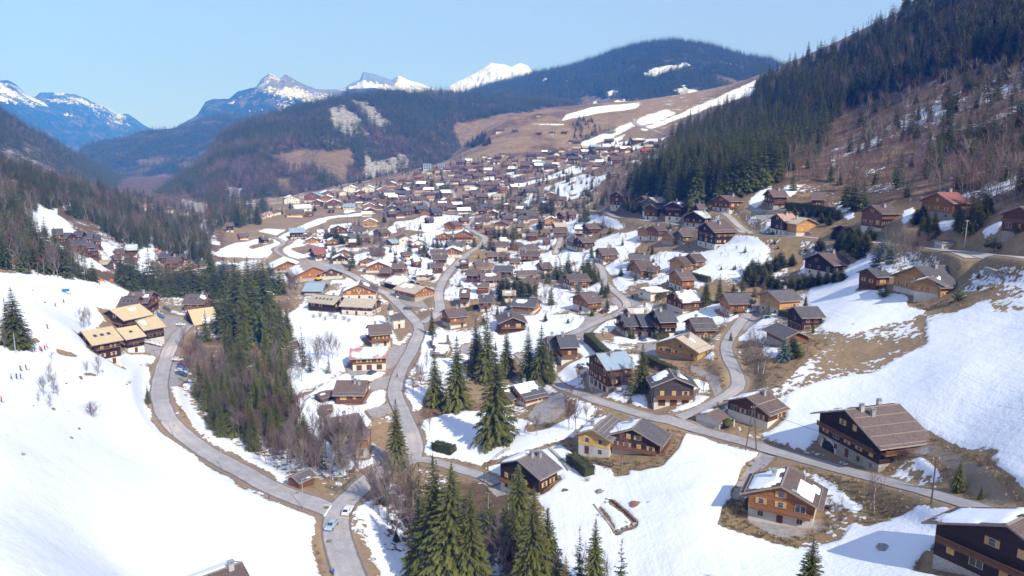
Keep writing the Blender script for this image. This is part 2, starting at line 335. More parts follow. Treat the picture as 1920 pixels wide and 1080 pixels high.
HG = hill('rocky_mountain',
  [(300,262,7600),(335,236,7600),(370,216,7600),(385,192,7500),(398,187,7500),(430,186,7500),(445,173,7500),(480,163,7400),(490,148,7400),(505,138,7400),(512,140,7400),(524,146,7400),(535,138,7400),(545,144,7400),(575,162,7400),(600,168,7400),(640,166,7400),(700,166,7400),(760,170,7400)],
  [(300,330,4700),(420,330,4700),(600,330,4900),(760,330,5000)], M_MOUNT, 260, 90, .12, 2.0,
  [('r', [(478,172),(492,145),(545,135),(600,165),(640,162),(640,190),(590,196),(540,180),(500,170)], 1.0, 5),
   ('s', [(496,150),(505,134),(515,140),(512,152)], .3, 5),('s', [(524,146),(535,134),(560,152),(575,158),(560,160),(540,150)], .3, 5),('s', [(538,172),(560,176),(600,194),(590,198),(550,182)], .45, 4),('s', [(560,160),(600,166),(650,160),(650,180),(620,185),(590,176)], .15, 8),
   ('s', [(430,200),(450,200),(452,206),(432,207)], .3, 3),('s', [(460,205),(480,207),(480,213),(462,211)], .4, 3),('s', [(485,165),(500,140),(560,140),(640,165),(650,185),(600,196),(540,186),(490,182)], -.16, 6),('s', [(430,185),(480,170),(600,198),(520,215),(420,205)], -.42, 8),
   ('w', [(352,225),(380,214),(382,228),(360,232)], .1, 4)], jag=3, prof=1.1)
HH = hill('distant_mountain',
  [(-200,160,9500),(-60,150,9500),(0,151,9500),(15,151,9500),(30,158,9500),(50,176,9500),(80,190,9500),(120,215,9500),(160,235,9500),(230,262,9500),(300,285,9500)],
  [(-200,330,6000),(0,330,6000),(300,330,6000)], M_MOUNT, 160, 70, .12, 2,
  [('s', [(-60,150),(30,150),(60,178),(100,200),(60,205),(20,195),(-60,190)], -.02, 8),('s', [(0,158),(10,166),(14,178),(4,172)], .5, 4)], jag=2)
HH2 = hill('distant_mountain',
  [(40,200,11000),(68,180,11000),(75,173,11000),(105,173,11000),(140,177,11000),(165,186,11000),(200,202,11000),(220,214,11000),(240,214,11000),(262,228,11000),(280,240,11000),(320,262,11000)],
  [(40,330,7000),(320,330,7000)], M_MOUNT, 160, 70, .12, 2,
  [('s', [(95,172),(115,171),(125,182),(105,180)], .3, 5),('s', [(70,172),(170,182),(230,212),(262,240),(200,235),(150,205),(90,195)], -.12, 8),('w', [(60,218),(85,210),(130,212),(150,218),(100,220),(62,226)], 0, 3),('w', [(195,225),(215,230),(230,245),(205,238)], 0, 3),('s', [(118,212),(140,216),(145,219),(120,217)], .4, 3)], jag=2)
HI = hill('snowy_peak',
  [(560,200,12000),(645,165,12000),(655,158,12000),(675,150,12000),(680,135,12000),(700,138,12000),(735,150,12000),(748,141,12000),(765,150,12000),(790,158,12000),(830,170,12000)],
  [(560,300,8500),(830,300,8500)], M_MOUNT, 180, 60, .10, 2.5, [('r', [(560,100),(860,100),(860,300),(560,300)], 1.0, 3),('s', [(640,170),(680,150),(740,160),(748,138),(830,165),(830,200),(640,200)], .3, 5),('s',[(740,160),(750,138),(775,156),(750,166)],1.0,5)], jag=1.5)
HI2 = hill('snowy_peak',
  [(800,190,12000),(850,158,12000),(862,152,12000),(890,138,12000),(905,128,12000),(920,117,12000),(935,120,12000),(948,122,12000),(958,126,12000),(975,117,12000),(990,123,12000),(1000,136,12000),(1060,170,12000)],
  [(800,300,8500),(1060,300,8500)], M_MOUNT, 180, 60, .14, 3, [('r', [(700,80),(1100,80),(1100,300),(700,300)], 1.0, 3),('s', [(800,190),(900,110),(1000,110),(1060,170),(1060,220),(800,220)], .45, 5)], jag=2)
HD = hill('wooded_mountain',
  [(820,200,4600),(890,168,4500),(940,155,4400),(1000,138,4300),(1040,132,4200),(1090,118,4200),(1150,97,4100),(1200,84,4100),(1250,76,4100),(1300,80,4100),(1350,92,4100),(1400,106,4100),(1440,110,4000),(1480,128,3900),(1530,150,3800)],
  [(820,245,3100),(950,215,3100),(1100,210,2800),(1250,200,2700),(1350,205,2600),(1530,215,2600)], M_MOUNT, 320, 100, .10, 1.8,
  [('s', [(1205,135),(1235,127),(1290,118),(1295,124),(1240,140),(1212,148)], .35, 4),('s', [(1262,170),(1280,160),(1310,172),(1325,185),(1300,185)], .45, 4),('s', [(1130,175),(1160,170),(1158,176),(1135,180)], .4, 3),
   ('s', [(1015,148),(1030,145),(1028,152),(1018,153)], .5, 3),('s', [(900,165),(960,165),(1000,150),(1080,145),(1160,130),(1160,140),(1060,158),(930,178)], -.35, 12),('s', [(1340,110),(1400,125),(1395,130),(1345,118)], .1, 4),
   ('w', [(1060,205),(1100,180),(1130,184),(1180,190),(1200,205),(1180,240),(1080,230)], 0, 4),('s', [(1090,205),(1120,185),(1125,200),(1110,212)], .4, 5),('w', [(1335,140),(1365,145),(1400,155),(1385,162),(1345,155)], 0, 3),('s', [(1150,192),(1180,185),(1172,200)], .6, 3)], jag=1.5, prof=.9)
# ------------------------------------------------------------------ roads: centre line (pixels), width in metres
ROADS = [
 ('valley_road', 6.0, [(352,612),(334,628),(318,655),(306,690),(299,728),(305,765),(324,796),(362,830),(408,860),(450,882),(502,911),(552,932),(600,948),(632,962)]),
 ('village_road', 6.6, [(668,1110),(655,1078),(640,1035),(631,1000),(631,972),(642,948),(660,930),(684,907),(706,890),(735,874),(772,862)]),
 ('village_road', 5.6, [(772,862),(777,838),(766,800),(752,768),(742,745),(741,727),(752,692),(772,657),(786,620),(776,600),(752,575),(727,552),(702,540),(675,525),(650,512),(610,497),(580,488)]),
 ('side_road', 4.2, [(772,862),(800,862),(827,869),(860,880),(905,893),(935,905)]),
 ('village_road', 5.4, [(790,606),(812,595),(825,578),(822,552),(832,525),(852,500),(877,477),(905,457),(908,445),(890,436),(876,425),(885,414),(903,405)]),
 ('hillside_road', 5.0, [(975,665),(1000,690),(1032,710),(1070,732),(1110,748),(1151,760),(1205,778),(1259,793),(1313,807),(1395,829),(1446,845),(1551,874),(1642,899),(1733,922),(1808,943),(1870,962),(1960,985)]),
 ('lane', 3.8, [(1040,478),(1047,462),(1052,445),(1056,432)]),
 ('lane', 4.2, [(1118,492),(1128,505),(1134,527),(1145,541),(1165,557),(1176,572),(1160,588),(1130,600),(1098,614),(1070,628),(1045,640)]),
 ('lane', 4.2, [(1273,786),(1313,768),(1350,750),(1382,726),(1383,703),(1368,675),(1362,650),(1372,628),(1390,603),(1404,588),(1412,572)]),
 ('hillside_road', 5.0, [(1098,392),(1115,397),(1150,405),(1200,412),(1250,418),(1300,428),(1350,432),(1422,440),(1464,443),(1526,447),(1600,452),(1680,460),(1729,465),(1802,471),(1860,479),(1960,492)]),
 ('lane', 3.6, [(1746,468),(1780,487),(1819,505)]),
 ('lane', 4.0, [(1338,392),(1360,402),(1380,417),(1400,428),(1425,440)]),
 ('mountain_road', 6.0, [(1190,222),(1190,231),(1202,238),(1223,244),(1246,251)]),
 ('lane', 3.6, [(497,446),(515,446),(532,456),(518,466),(520,474),(535,482),(556,490)]),
 ('lane', 4.2, [(787,376),(800,381),(808,391),(822,398),(850,402),(880,404)]),
 ('lane', 4.2, [(853,372),(850,362),(843,354),(836,348),(842,338)]),
 ('lane', 4.0, [(664,399),(680,394),(673,386),(690,382)]),
]
TRACKS = [[(1716,826),(1763,850),(1823,883),(1869,916),(1899,942),(1930,970)], [(1205,300),(1160,285),(1130,277)], [(1040,420),(1000,412)]]
YARDS = [[(318,680),(346,674),(354,690),(352,712),(332,724),(312,722)], [(262,640),(300,618),(330,610),(345,620),(325,655),(300,668),(270,660)], [(290,585),(360,598),(352,622),(330,632),(285,622)],
 [(712,528),(738,530),(790,560),(804,578),(770,574),(750,565),(730,548)], [(1012,748),(1055,735),(1068,762),(1040,790),(1003,797),(990,780)], [(1084,690),(1100,688),(1136,735),(1118,747)],
 [(1075,628),(1095,592),(1135,585),(1128,605),(1092,634)], [(1385,602),(1400,583),(1432,588),(1420,603),(1397,620)], [(1355,735),(1340,742),(1330,715),(1290,690),(1300,685),(1345,705)], [(1195,645),(1245,640),(1245,665),(1215,668),(1195,655)],
 [(705,655),(762,645),(758,668),(735,690),(695,700),(655,706),(650,690)], [(690,715),(745,700),(735,725),(700,735)], [(686,768),(745,750),(750,770),(700,785)], [(866,648),(892,640),(905,655),(880,668),(862,662)],
 [(1405,870),(1432,842),(1462,850),(1440,870),(1405,905),(1380,940),(1372,925)], [(1400,975),(1440,960),(1545,975),(1550,990),(1510,1008),(1450,1005)], [(900,900),(945,895),(960,925),(930,930)],
 [(1280,800),(1330,790),(1330,800),(1290,812)],[(1135,560),(1180,552),(1205,570),(1170,580)],[(560,486),(640,492),(650,512),(600,520),(560,500)],[(590,520),(620,520),(615,535),(570,535)],[(1700,845),(1735,835),(1750,845),(1718,856)],[(900,405),(960,398),(990,405),(940,412)]]
ROCKY = [[(700,830),(690,880),(680,900),(720,890),(730,850)],[(1395,385),(1450,398),(1455,415),(1420,412)],[(340,372),(400,385),(400,400),(345,395)]]
def line3(pts, step=2.5):
    P, g = hit([p[0] for p in pts], [p[1] for p in pts]); xy = P[:, :2]
    out = []                              # Catmull-Rom through the points, resampled
    E = np.vstack([2 * xy[0] - xy[1], xy, 2 * xy[-1] - xy[-2]])
    for i in range(1, len(E) - 2):
        n = max(2, int(np.linalg.norm(E[i + 1] - E[i]) / step))
        for k in range(n):
            t = k / n; a, b, c, d = E[i - 1:i + 3]
            out.append(.5 * (2 * b + (c - a) * t + (2 * a - 5 * b + 4 * c - d) * t * t + (3 * b - a - 3 * c + d) * t ** 3))
    out.append(E[-2]); return np.array(out)
ROAD3 = [(n, w_, line3(p)) for n, w_, p in ROADS]
TRACK3 = [line3(p) for p in TRACKS]
def cut_road(L, w_):                      # level the hillside across a road
    m = (GX > L[:, 0].min() - 9) & (GX < L[:, 0].max() + 9) & (GY > L[:, 1].min() - 9) & (GY < L[:, 1].max() + 9)
    if not m.any(): return
    x, y = GX[m], GY[m]; zr = ground_z(L[:, 0], L[:, 1]); zr = np.convolve(np.pad(zr, 3, 'edge'), np.ones(7) / 7, 'valid')
    best = np.full(x.shape, 1e9); zt = np.zeros(x.shape)
    for i in range(len(L) - 1):
        e = L[i + 1] - L[i]; t = np.clip(((x - L[i, 0]) * e[0] + (y - L[i, 1]) * e[1]) / (e @ e + 1e-9), 0, 1)
        d = (x - L[i, 0] - t * e[0]) ** 2 + (y - L[i, 1] - t * e[1]) ** 2; k = d < best; best[k] = d[k]; zt[k] = (zr[i] + (zr[i + 1] - zr[i]) * t)[k]
    wt = 1 - sm(w_ / 2 + .8, w_ / 2 + 5.5, np.sqrt(best)); GZ[m] = GZ[m] * (1 - wt) + zt * wt
for n, w_, L in ROAD3: cut_road(L, w_)
SG[:] = (GZ - HCAM) / GD
def build_ground():
    for _ in range(2):
        SN[1:-1, 1:-1] = SN[1:-1, 1:-1] * .4 + .15 * (SN[:-2, 1:-1] + SN[2:, 1:-1] + SN[1:-1, :-2] + SN[1:-1, 2:])
    thick = .34 * sm(-.35, .6, SN) * np.clip(1 - (GD - 500) / 800, 0, 1)
    zz = GZ + thick + fbm(GX / 5, GY / 5, 3) * .10 * sm(0, .5, SN) - .12 * sm(-.5, .5, PV)
    i = np.arange(NA * NU).reshape(NA, NU)
    gm = mesh_np('ground', np.stack([GX, GY, zz], -1).reshape(-1, 3), np.stack([i[:-1, :-1], i[1:, :-1], i[1:, 1:], i[:-1, 1:]], -1).reshape(-1, 4), [M_GROUND], smooth=True)
    for n, v in (('snow', SN), ('rock', RK), ('wood', WD), ('dirt', DT), ('paved', PV)): fattr(gm, n, v)
    put('ground', gm, kind='structure')
def mat_asphalt(name, base):
    t = NT(name); geo = t.n('NewGeometry').outputs['Position']; a = t.noise(.25, 5, .6, geo); b = t.noise(3.0, 3, .6, geo); c = t.noise(.05, 3, .5, geo)
    k = t.mix(t.ramp(a, .3, .7), base, tuple(x * .72 for x in base)); k = t.mix(t.ramp(b, .45, .75), k, tuple(x * 1.25 for x in base)); k = t.mix(t.ramp(c, .5, .7), k, tuple(x * y for x, y in zip(base, (1.3, 1.2, 1.1))))
    # pale wheel lines and dirty edges across the width
    e = t.attr('across'); k = t.mix(t.math('MULTIPLY', t.math('SUBTRACT', 1.0, t.ramp(t.math('ABSOLUTE', t.math('SUBTRACT', e, .45)), .0, .3)), .4), k, tuple(x * .78 for x in base)); ed = t.ramp(t.math('ADD', e, t.math('MULTIPLY', a, .15)), .86, 1.05); k = t.mix(ed, k, (.16, .13, .10))
    t.col(k); t.bump(b, .02, .4); t.b.inputs['Roughness'].default_value = .8; return t.m
M_ROAD = mat_asphalt('road_asphalt', (.40, .375, .37))
def build_roads():
    for n, w_, L in ROAD3:
        T = np.gradient(L, axis=0); T /= np.linalg.norm(T, axis=1)[:, None] + 1e-9; N = np.stack([-T[:, 1], T[:, 0]], 1)
        k = 9; a = np.linspace(-1, 1, k); wob = 1 + .09 * fbm(L[:, 0] / 6, L[:, 1] / 6, 2)
        P = L[:, None, :] + N[:, None, :] * (a[None, :, None] * (w_ / 2) * wob[:, None, None])
        z = ground_z(P[..., 0], P[..., 1]); zc = z + .10 + .08 * (1 - a ** 2)[None] + np.clip(np.hypot(P[..., 0], P[..., 1]) / 400 - .5, 0, 2) * .25
        V = np.concatenate([P, zc[..., None]], -1); i = np.arange(len(L) * k).reshape(len(L), k)
        me = mesh_np(n, V.reshape(-1, 3), np.stack([i[:-1, :-1], i[1:, :-1], i[1:, 1:], i[:-1, 1:]], -1).reshape(-1, 4), [M_ROAD], smooth=True)
        me.flip_normals() if me.polygons[0].normal.z < 0 else None
        fattr(me, 'across', np.abs(np.broadcast_to(a, (len(L), k)))); put(n, me, kind='structure')
# ------------------------------------------------------------------ trees
def mat_foliage(name, c1, c2, rough=.75, trans=.0):
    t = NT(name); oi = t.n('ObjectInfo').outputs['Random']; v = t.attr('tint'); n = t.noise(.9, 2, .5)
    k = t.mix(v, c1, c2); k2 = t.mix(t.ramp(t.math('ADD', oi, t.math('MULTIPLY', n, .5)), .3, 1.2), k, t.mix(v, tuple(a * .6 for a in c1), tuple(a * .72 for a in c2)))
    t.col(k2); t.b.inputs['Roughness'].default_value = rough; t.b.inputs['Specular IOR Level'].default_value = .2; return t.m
def mat_plain(name, c, var=.25, scale=2.0, rough=.85, bump=0, metallic=0, spec=.25):
    t = NT(name); n = t.noise(scale, 4, .6); oi = t.n('ObjectInfo').outputs['Random']
    f = t.math('ADD', t.math('MULTIPLY', n, .7), t.math('MULTIPLY', oi, .3)); t.col(t.mix(t.ramp(f, .25, .75), tuple(a * (1 - var) for a in c), tuple(min(a * (1 + var), .9) for a in c)))
    if bump: t.bump(n, bump, .5)
    t.b.inputs['Roughness'].default_value = rough; t.b.inputs['Metallic'].default_value = metallic; t.b.inputs['Specular IOR Level'].default_value = spec; return t.m
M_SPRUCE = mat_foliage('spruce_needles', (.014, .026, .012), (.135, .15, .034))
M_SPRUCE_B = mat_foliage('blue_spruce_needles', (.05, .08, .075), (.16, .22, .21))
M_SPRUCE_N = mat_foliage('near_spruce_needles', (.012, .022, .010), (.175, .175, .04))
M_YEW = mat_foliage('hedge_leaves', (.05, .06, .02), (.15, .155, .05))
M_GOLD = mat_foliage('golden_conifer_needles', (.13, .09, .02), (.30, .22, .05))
M_TRUNK = mat_plain('spruce_bark', (.12, .09, .07)); M_BARK = mat_plain('bare_bark', (.27, .23, .20), .3)
M_TWIG = [mat_plain('grey_brown_twigs', (.24, .195, .165), .3), mat_plain('purplish_twigs', (.185, .125, .115), .3), mat_plain('reddish_twigs', (.20, .10, .08), .3)]
M_BIRCH = mat_plain('birch_bark', (.55, .52, .48), .25)
def spruce_mesh(seed, whorls, per, stations, wid=.2, start=.06, droop=.35, mat=M_SPRUCE, thin=1.0, tuft=.34):
    """crown of a spruce of height 1: whorls of drooping boughs, each a fan of needle tufts"""
    r = np.random.default_rng(seed); V = []; T = []; tint = []
    for w_ in range(whorls):
        h = start + (1 - start) * ((w_ + r.random() * .6) / whorls); q = (1 - h)
        L0 = wid * (q ** .82) * (.55 + .45 * min(1, h / .16)) + .008
        n = max(4, int(per * (.55 + .45 * q))); a0 = r.random() * 6.28
        for b in range(n):
            if r.random() > thin: continue
            a = a0 + 6.283 * b / n + r.normal() * .22; L = L0 * (.7 + .5 * r.random()); dr = droop * (.6 + .8 * r.random()) * (.3 + q)
            ca, sa = math.cos(a), math.sin(a); tb = r.random()
            base = np.array([0, 0, h + L * .1])
            def p_(t): return np.array([ca * L * t, sa * L * t, h + L * (.18 * t - dr * t * t * 1.3 + .12 * t ** 4)])
            for s in range(stations):
                t0 = (s + .15) / stations; t1 = min(1.0, t0 + 1.25 / stations); p0 = p_(t0); p1 = p_(t1)
                ww = L * tuft * (1 - t0 * .62) * (.7 + .6 * r.random())
                for side in (-1, 1):
                    tip = p_(min(1.08, t1 + .08)) * .5 + p1 * .5 + np.array([-sa * side * ww, ca * side * ww, -ww * (.35 + .5 * r.random())])
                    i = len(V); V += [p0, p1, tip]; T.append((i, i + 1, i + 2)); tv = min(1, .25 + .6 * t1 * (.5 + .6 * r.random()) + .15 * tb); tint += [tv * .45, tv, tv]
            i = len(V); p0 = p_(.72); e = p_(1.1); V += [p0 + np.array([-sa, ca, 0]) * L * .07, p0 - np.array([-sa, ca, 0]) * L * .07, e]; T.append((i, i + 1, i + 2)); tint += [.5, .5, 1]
    i = len(V); V += [[.012, 0, .93], [-.006, .011, .93], [-.006, -.011, .93], [0, 0, 1.02]]; T += [(i, i + 1, i + 3), (i + 1, i + 2, i + 3), (i + 2, i, i + 3)]; tint += [.5] * 4
    me = mesh_np('crown', V, T, [mat]); fattr(me, 'tint', tint); return me
def trunk_mesh(rad=.011, h=.96, mat=M_TRUNK):
    b = MB(); b.tube((0, 0, -.05), (0, 0, h), rad, rad * .15, 6); return b.mesh('trunk', [mat])
def branches(seed, levels, spread, tall, twig_r, forks=(4, 4, 4), up=.55, start=.25, multi=1):
    r = random.Random(seed); segs = []
    def grow(p, d, L, rad, lv):
        n = 3; q = p
        for k in range(n):
            d2 = (d + Vector((r.gauss(0, .10), r.gauss(0, .10), r.gauss(0, .05) + .03))).normalized(); e = q + d2 * (L / n); rr = rad * (1 - .28 * (k + 1) / n * 1.6)
            segs.append((q, e, rad * (1 - .45 * k / n), max(rad * (1 - .45 * (k + 1) / n), twig_r * .5), lv)); q = e; d = d2
            if lv < levels:
                m = forks[lv] // n + (1 if r.random() < (forks[lv] % n) / n else 0)
                for _ in range(m if not (lv == 0 and k == 0 and start > .3) else 0):
                    ax = Vector((r.gauss(0, 1), r.gauss(0, 1), r.gauss(0, .4) + up)).normalized()
                    nd = (d * (1 - spread) + ax * spread).normalized(); grow(q - d2 * (L / n) * r.random() * .8, nd, L * (.42 + .25 * r.random()), max(rad * .42, twig_r), lv + 1)
    for k in range(multi):
        a = r.random() * 6.28; off = Vector((math.cos(a), math.sin(a), 0)) * (.03 if multi > 1 else 0)
        grow(off - Vector((0, 0, .03)), Vector((math.cos(a) * .12 * (multi > 1), math.sin(a) * .12 * (multi > 1), 1)).normalized(), tall * (.9 + .2 * r.random()), .013 if multi < 3 else .007, 0)
    return segs
def bare_meshes(seed, levels=3, spread=.55, tall=.85, twig_r=.0027, forks=(11, 7, 5), up=.6, multi=1, trunk_mat=None, twig_mat=None):
    segs = branches(seed, levels, spread, tall, twig_r, forks, up, .35, multi); zmax = max(s[1].z for s in segs)
    out = []
    for part, k, m, flt in (('trunk', 5, trunk_mat or M_BARK, lambda l: l == 0), ('crown', 3, twig_mat or M_TWIG[0], lambda l: l > 0)):
        V = []; Fq = []
        for p, q, r0, r1, lv in segs:
            if not flt(lv): continue
            d = (q - p).normalized(); a = d.orthogonal().normalized(); b = d.cross(a); n = len(V)
            for c, rr in ((p, r0), (q, r1)):
                for i in range(k): t = 6.2832 * i / k; V.append((c + a * (rr * math.cos(t)) + b * (rr * math.sin(t))) / zmax)
            for i in range(k): j = (i + 1) % k; Fq.append((n + i, n + j, n + k + j, n + k + i))
        me = mesh_np(part, [tuple(v) for v in V], Fq, [m]); out.append(me)
    return out
TRUNK = trunk_mesh(); TRUNK_BARE = trunk_mesh(.012, .9, M_BARK)
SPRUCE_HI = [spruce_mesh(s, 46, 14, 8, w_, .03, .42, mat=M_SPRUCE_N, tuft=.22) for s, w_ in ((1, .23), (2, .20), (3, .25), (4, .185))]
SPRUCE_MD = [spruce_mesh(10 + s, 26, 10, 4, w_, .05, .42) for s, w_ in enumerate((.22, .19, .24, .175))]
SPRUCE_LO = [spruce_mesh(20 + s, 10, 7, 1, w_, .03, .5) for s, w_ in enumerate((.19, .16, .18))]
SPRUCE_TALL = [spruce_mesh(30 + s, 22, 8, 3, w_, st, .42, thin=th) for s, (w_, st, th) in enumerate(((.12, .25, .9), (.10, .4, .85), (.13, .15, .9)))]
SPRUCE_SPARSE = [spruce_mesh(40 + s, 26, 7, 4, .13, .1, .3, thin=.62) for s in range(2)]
BLUE = spruce_mesh(50, 20, 9, 4, .24, .02, .3, M_SPRUCE_B); GOLD = spruce_mesh(51, 18, 9, 3, .22, .02, .25, M_GOLD)
BARE = [bare_meshes(s, twig_mat=M_TWIG[s % 3 if s % 3 < 2 else 0], spread=.40 + .04 * (s % 3), up=.95) for s in range(1, 5)]
BARE_RED = bare_meshes(7, twig_mat=M_TWIG[2], spread=.42, up=.9); BIRCH = [bare_meshes(8 + s, spread=.42, trunk_mat=M_BIRCH, twig_mat=M_TWIG[1]) for s in range(2)]
BUSH = [bare_meshes(20 + s, levels=2, multi=7, forks=(8, 6), spread=.5, up=.7, twig_r=.004, twig_mat=M_TWIG[s]) for s in range(3)]
BARE_LO = [bare_meshes(30 + s, levels=2, forks=(10, 7), spread=.45, up=.9, twig_r=.0035, twig_mat=M_TWIG[s]) for s in range(3)]
# --- a thing: empty at the base > trunk, crown
def tree(P, h, meshes, wide=1.0, rz=None, label='', cat='tree', name='spruce_tree', group=None, lean=0):
    e = empty(name, P, random.uniform(0, 6.28) if rz is None else rz, label, cat, group)
    s = (h * wide, h * wide, h)
    put('trunk', meshes[0], e, scale=s); put('crown', meshes[1], e, scale=s)
    return e
def sample_poly(poly, n, seed, mind=0):
    r = np.random.default_rng(seed); poly = np.array(poly, float); lo = poly.min(0); hi = poly.max(0); out = []
    tot = 0
    while tot < n:
        p = lo + r.random((n * 3, 2)) * (hi - lo); p = p[inside(p[:, 0], p[:, 1], [tuple(q) for q in poly])]
        out.append(p); tot += len(p)
    return np.concatenate(out)[:n]
BLOCK = []                                # (x, y, radius) kept free of scattered trees: houses, roads
def free_of(P, pad=0):
    ok = np.ones(len(P), bool)
    for x, y, r_ in BLOCK: ok &= (P[:, 0] - x) ** 2 + (P[:, 1] - y) ** 2 > (r_ + pad) ** 2
    for n, w_, L in ROAD3: ok &= seg_dist(P[:, 0], P[:, 1], L[::2]) > w_ / 2 + 1.5 + pad * .3
    return ok
def stuff_forest(name, P, H, Wd, K, variants):
    """one object: tree meshes instanced on points (position, height, width, variant)"""
    gn = bpy.data.node_groups.new(name, 'GeometryNodeTree'); gn.interface.new_socket('Geometry', in_out='INPUT', socket_type='NodeSocketGeometry'); gn.interface.new_socket('Geometry', in_out='OUTPUT', socket_type='NodeSocketGeometry')
    N = gn.nodes; Lk = gn.links.new; gi = N.new('NodeGroupInput'); go = N.new('NodeGroupOutput'); join = N.new('GeometryNodeJoinGeometry')
    def na(n, t='FLOAT'): x = N.new('GeometryNodeInputNamedAttribute'); x.data_type = t; x.inputs[0].default_value = n; return x.outputs[0]
    h = na('h'); w_ = na('w'); rz = na('rz'); kk = na('k')
    cs = N.new('ShaderNodeCombineXYZ'); Lk(w_, cs.inputs[0]); Lk(w_, cs.inputs[1]); Lk(h, cs.inputs[2]); cr = N.new('ShaderNodeCombineXYZ'); Lk(rz, cr.inputs[2])
    for i, me in enumerate(variants):
        ob = bpy.data.objects.new(name + '_source', me); oi = N.new('GeometryNodeObjectInfo'); oi.inputs['Object'].default_value = ob
        cmp = N.new('FunctionNodeCompare'); cmp.data_type = 'FLOAT'; cmp.operation = 'EQUAL'; Lk(kk, cmp.inputs[0]); cmp.inputs[1].default_value = float(i); cmp.inputs['Epsilon'].default_value = .1
        ip = N.new('GeometryNodeInstanceOnPoints'); Lk(gi.outputs[0], ip.inputs['Points']); Lk(cmp.outputs[0], ip.inputs['Selection']); Lk(oi.outputs['Geometry'], ip.inputs['Instance'])
        Lk(cr.outputs[0], ip.inputs['Rotation']); Lk(cs.outputs[0], ip.inputs['Scale']); Lk(ip.outputs[0], join.inputs[0])
    Lk(join.outputs[0], go.inputs[0])
    me = bpy.data.meshes.new(name); P = np.asarray(P, np.float32); me.vertices.add(len(P)); me.vertices.foreach_set('co', P.ravel())
    for n, v in (('h', H), ('w', Wd), ('rz', np.random.default_rng(3).random(len(P)) * 6.28), ('k', K)): fattr(me, n, v)
    o = put(name, me, kind='stuff'); md = o.modifiers.new('trees', 'NODES'); md.node_group = gn
    return o
# ------------------------------------------------------------------ building materials
def mat_wood(name, c, dark=.55, plank=5.5, horiz=True):
    t = NT(name); oi = t.n('ObjectInfo').outputs['Random']; tc = t.n('TexCoord').outputs['Object']; sx = t.n('SeparateXYZ'); t.l(tc, sx.inputs[0])
    z = sx.outputs['Z'] if horiz else t.math('ADD', sx.outputs['X'], sx.outputs['Y'])
    saw = t.math('FRACT', t.math('MULTIPLY', z, plank)); gap = t.ramp(saw, .0, .14); fl = t.math('FLOOR', t.math('MULTIPLY', z, plank))
    wn = t.n('TexWhiteNoise', noise_dimensions='1D'); t.l(fl, wn.inputs['W']); n = t.noise(1.1, 5, .65)
    f = t.math('ADD', t.math('MULTIPLY', wn.outputs['Value'], .35), t.math('ADD', t.math('MULTIPLY', n, .5), t.math('MULTIPLY', oi, .25)))
    k = t.mix(t.ramp(f, .2, .85), tuple(a * dark for a in c), tuple(min(1, a * 1.25) for a in c)); k = t.mix(gap, tuple(a * .35 for a in c), k); t.col(k); t.bump(gap, .03, .5); return t.m
def mat_roof(name, c, kind='shingle', var=.35):
    t = NT(name); oi = t.n('ObjectInfo').outputs['Random']; tc = t.n('TexCoord').outputs['Object']; sx = t.n('SeparateXYZ'); t.l(tc, sx.inputs[0])
    X_, Y_ = sx.outputs['X'], sx.outputs['Y']; n = t.noise(.5, 5, .65); n2 = t.noise(6, 2, .5)
    if kind == 'shingle':
        row = t.math('MULTIPLY', Y_, 3.2); saw = t.math('FRACT', row); fl = t.math('FLOOR', row); cx = t.math('FLOOR', t.math('ADD', t.math('MULTIPLY', X_, 4.5), t.math('MULTIPLY', fl, .5)))
        wn = t.n('TexWhiteNoise', noise_dimensions='2D'); cb = t.n('CombineXYZ'); t.l(cx, cb.inputs[0]); t.l(fl, cb.inputs[1]); t.l(cb.outputs[0], wn.inputs['Vector']); tile = wn.outputs['Value']; edge = t.ramp(saw, 0, .25)
    else:
        saw = t.math('FRACT', t.math('MULTIPLY', X_, 1.6)); edge = t.ramp(saw, 0, .1); tile = n2
    f = t.math('ADD', t.math('MULTIPLY', tile, .38), t.math('ADD', t.math('MULTIPLY', n, .55), t.math('MULTIPLY', oi, .25)))
    k = t.mix(t.ramp(f, .25, .9), tuple(a * (1 - var) for a in c), tuple(min(1, a * (1 + var)) for a in c)); k = t.mix(edge, tuple(a * .6 for a in c), k); t.col(k); t.bump(edge, .03, .4)
    if kind != 'shingle': t.b.inputs['Roughness'].default_value = .42; t.b.inputs['Specular IOR Level'].default_value = .5
    return t.m
WOOD = {'o': mat_wood('orange_timber', (.34, .14, .05)), 'b': mat_wood('brown_timber', (.125, .052, .028)), 'd': mat_wood('dark_timber', (.045, .026, .022)), 'r': mat_wood('red_brown_timber', (.19, .08, .045)),
        'y': mat_wood('fresh_yellow_timber', (.60, .38, .12)), 'g': mat_wood('weathered_grey_timber', (.17, .14, .12)), 'k': mat_wood('stained_charcoal_timber', (.085, .07, .068)), 'w': mat_plain('white_render', (.72, .68, .60), .12, .4),
        'm': mat_wood('mid_brown_timber', (.27, .115, .045)), 'p': mat_wood('pale_honey_timber', (.52, .28, .11))}
BASE = {'w': mat_plain('whitewashed_base', (.60, .56, .49), .14, .5), 's': mat_plain('stone_base', (.38, .35, .31), .4, 2.2, bump=.08), 'c': mat_plain('grey_concrete', (.42, .41, .40), .15, .6), 'd': WOOD['d'], 'b': WOOD['b'], 'o': WOOD['o'], 'r': WOOD['r']}
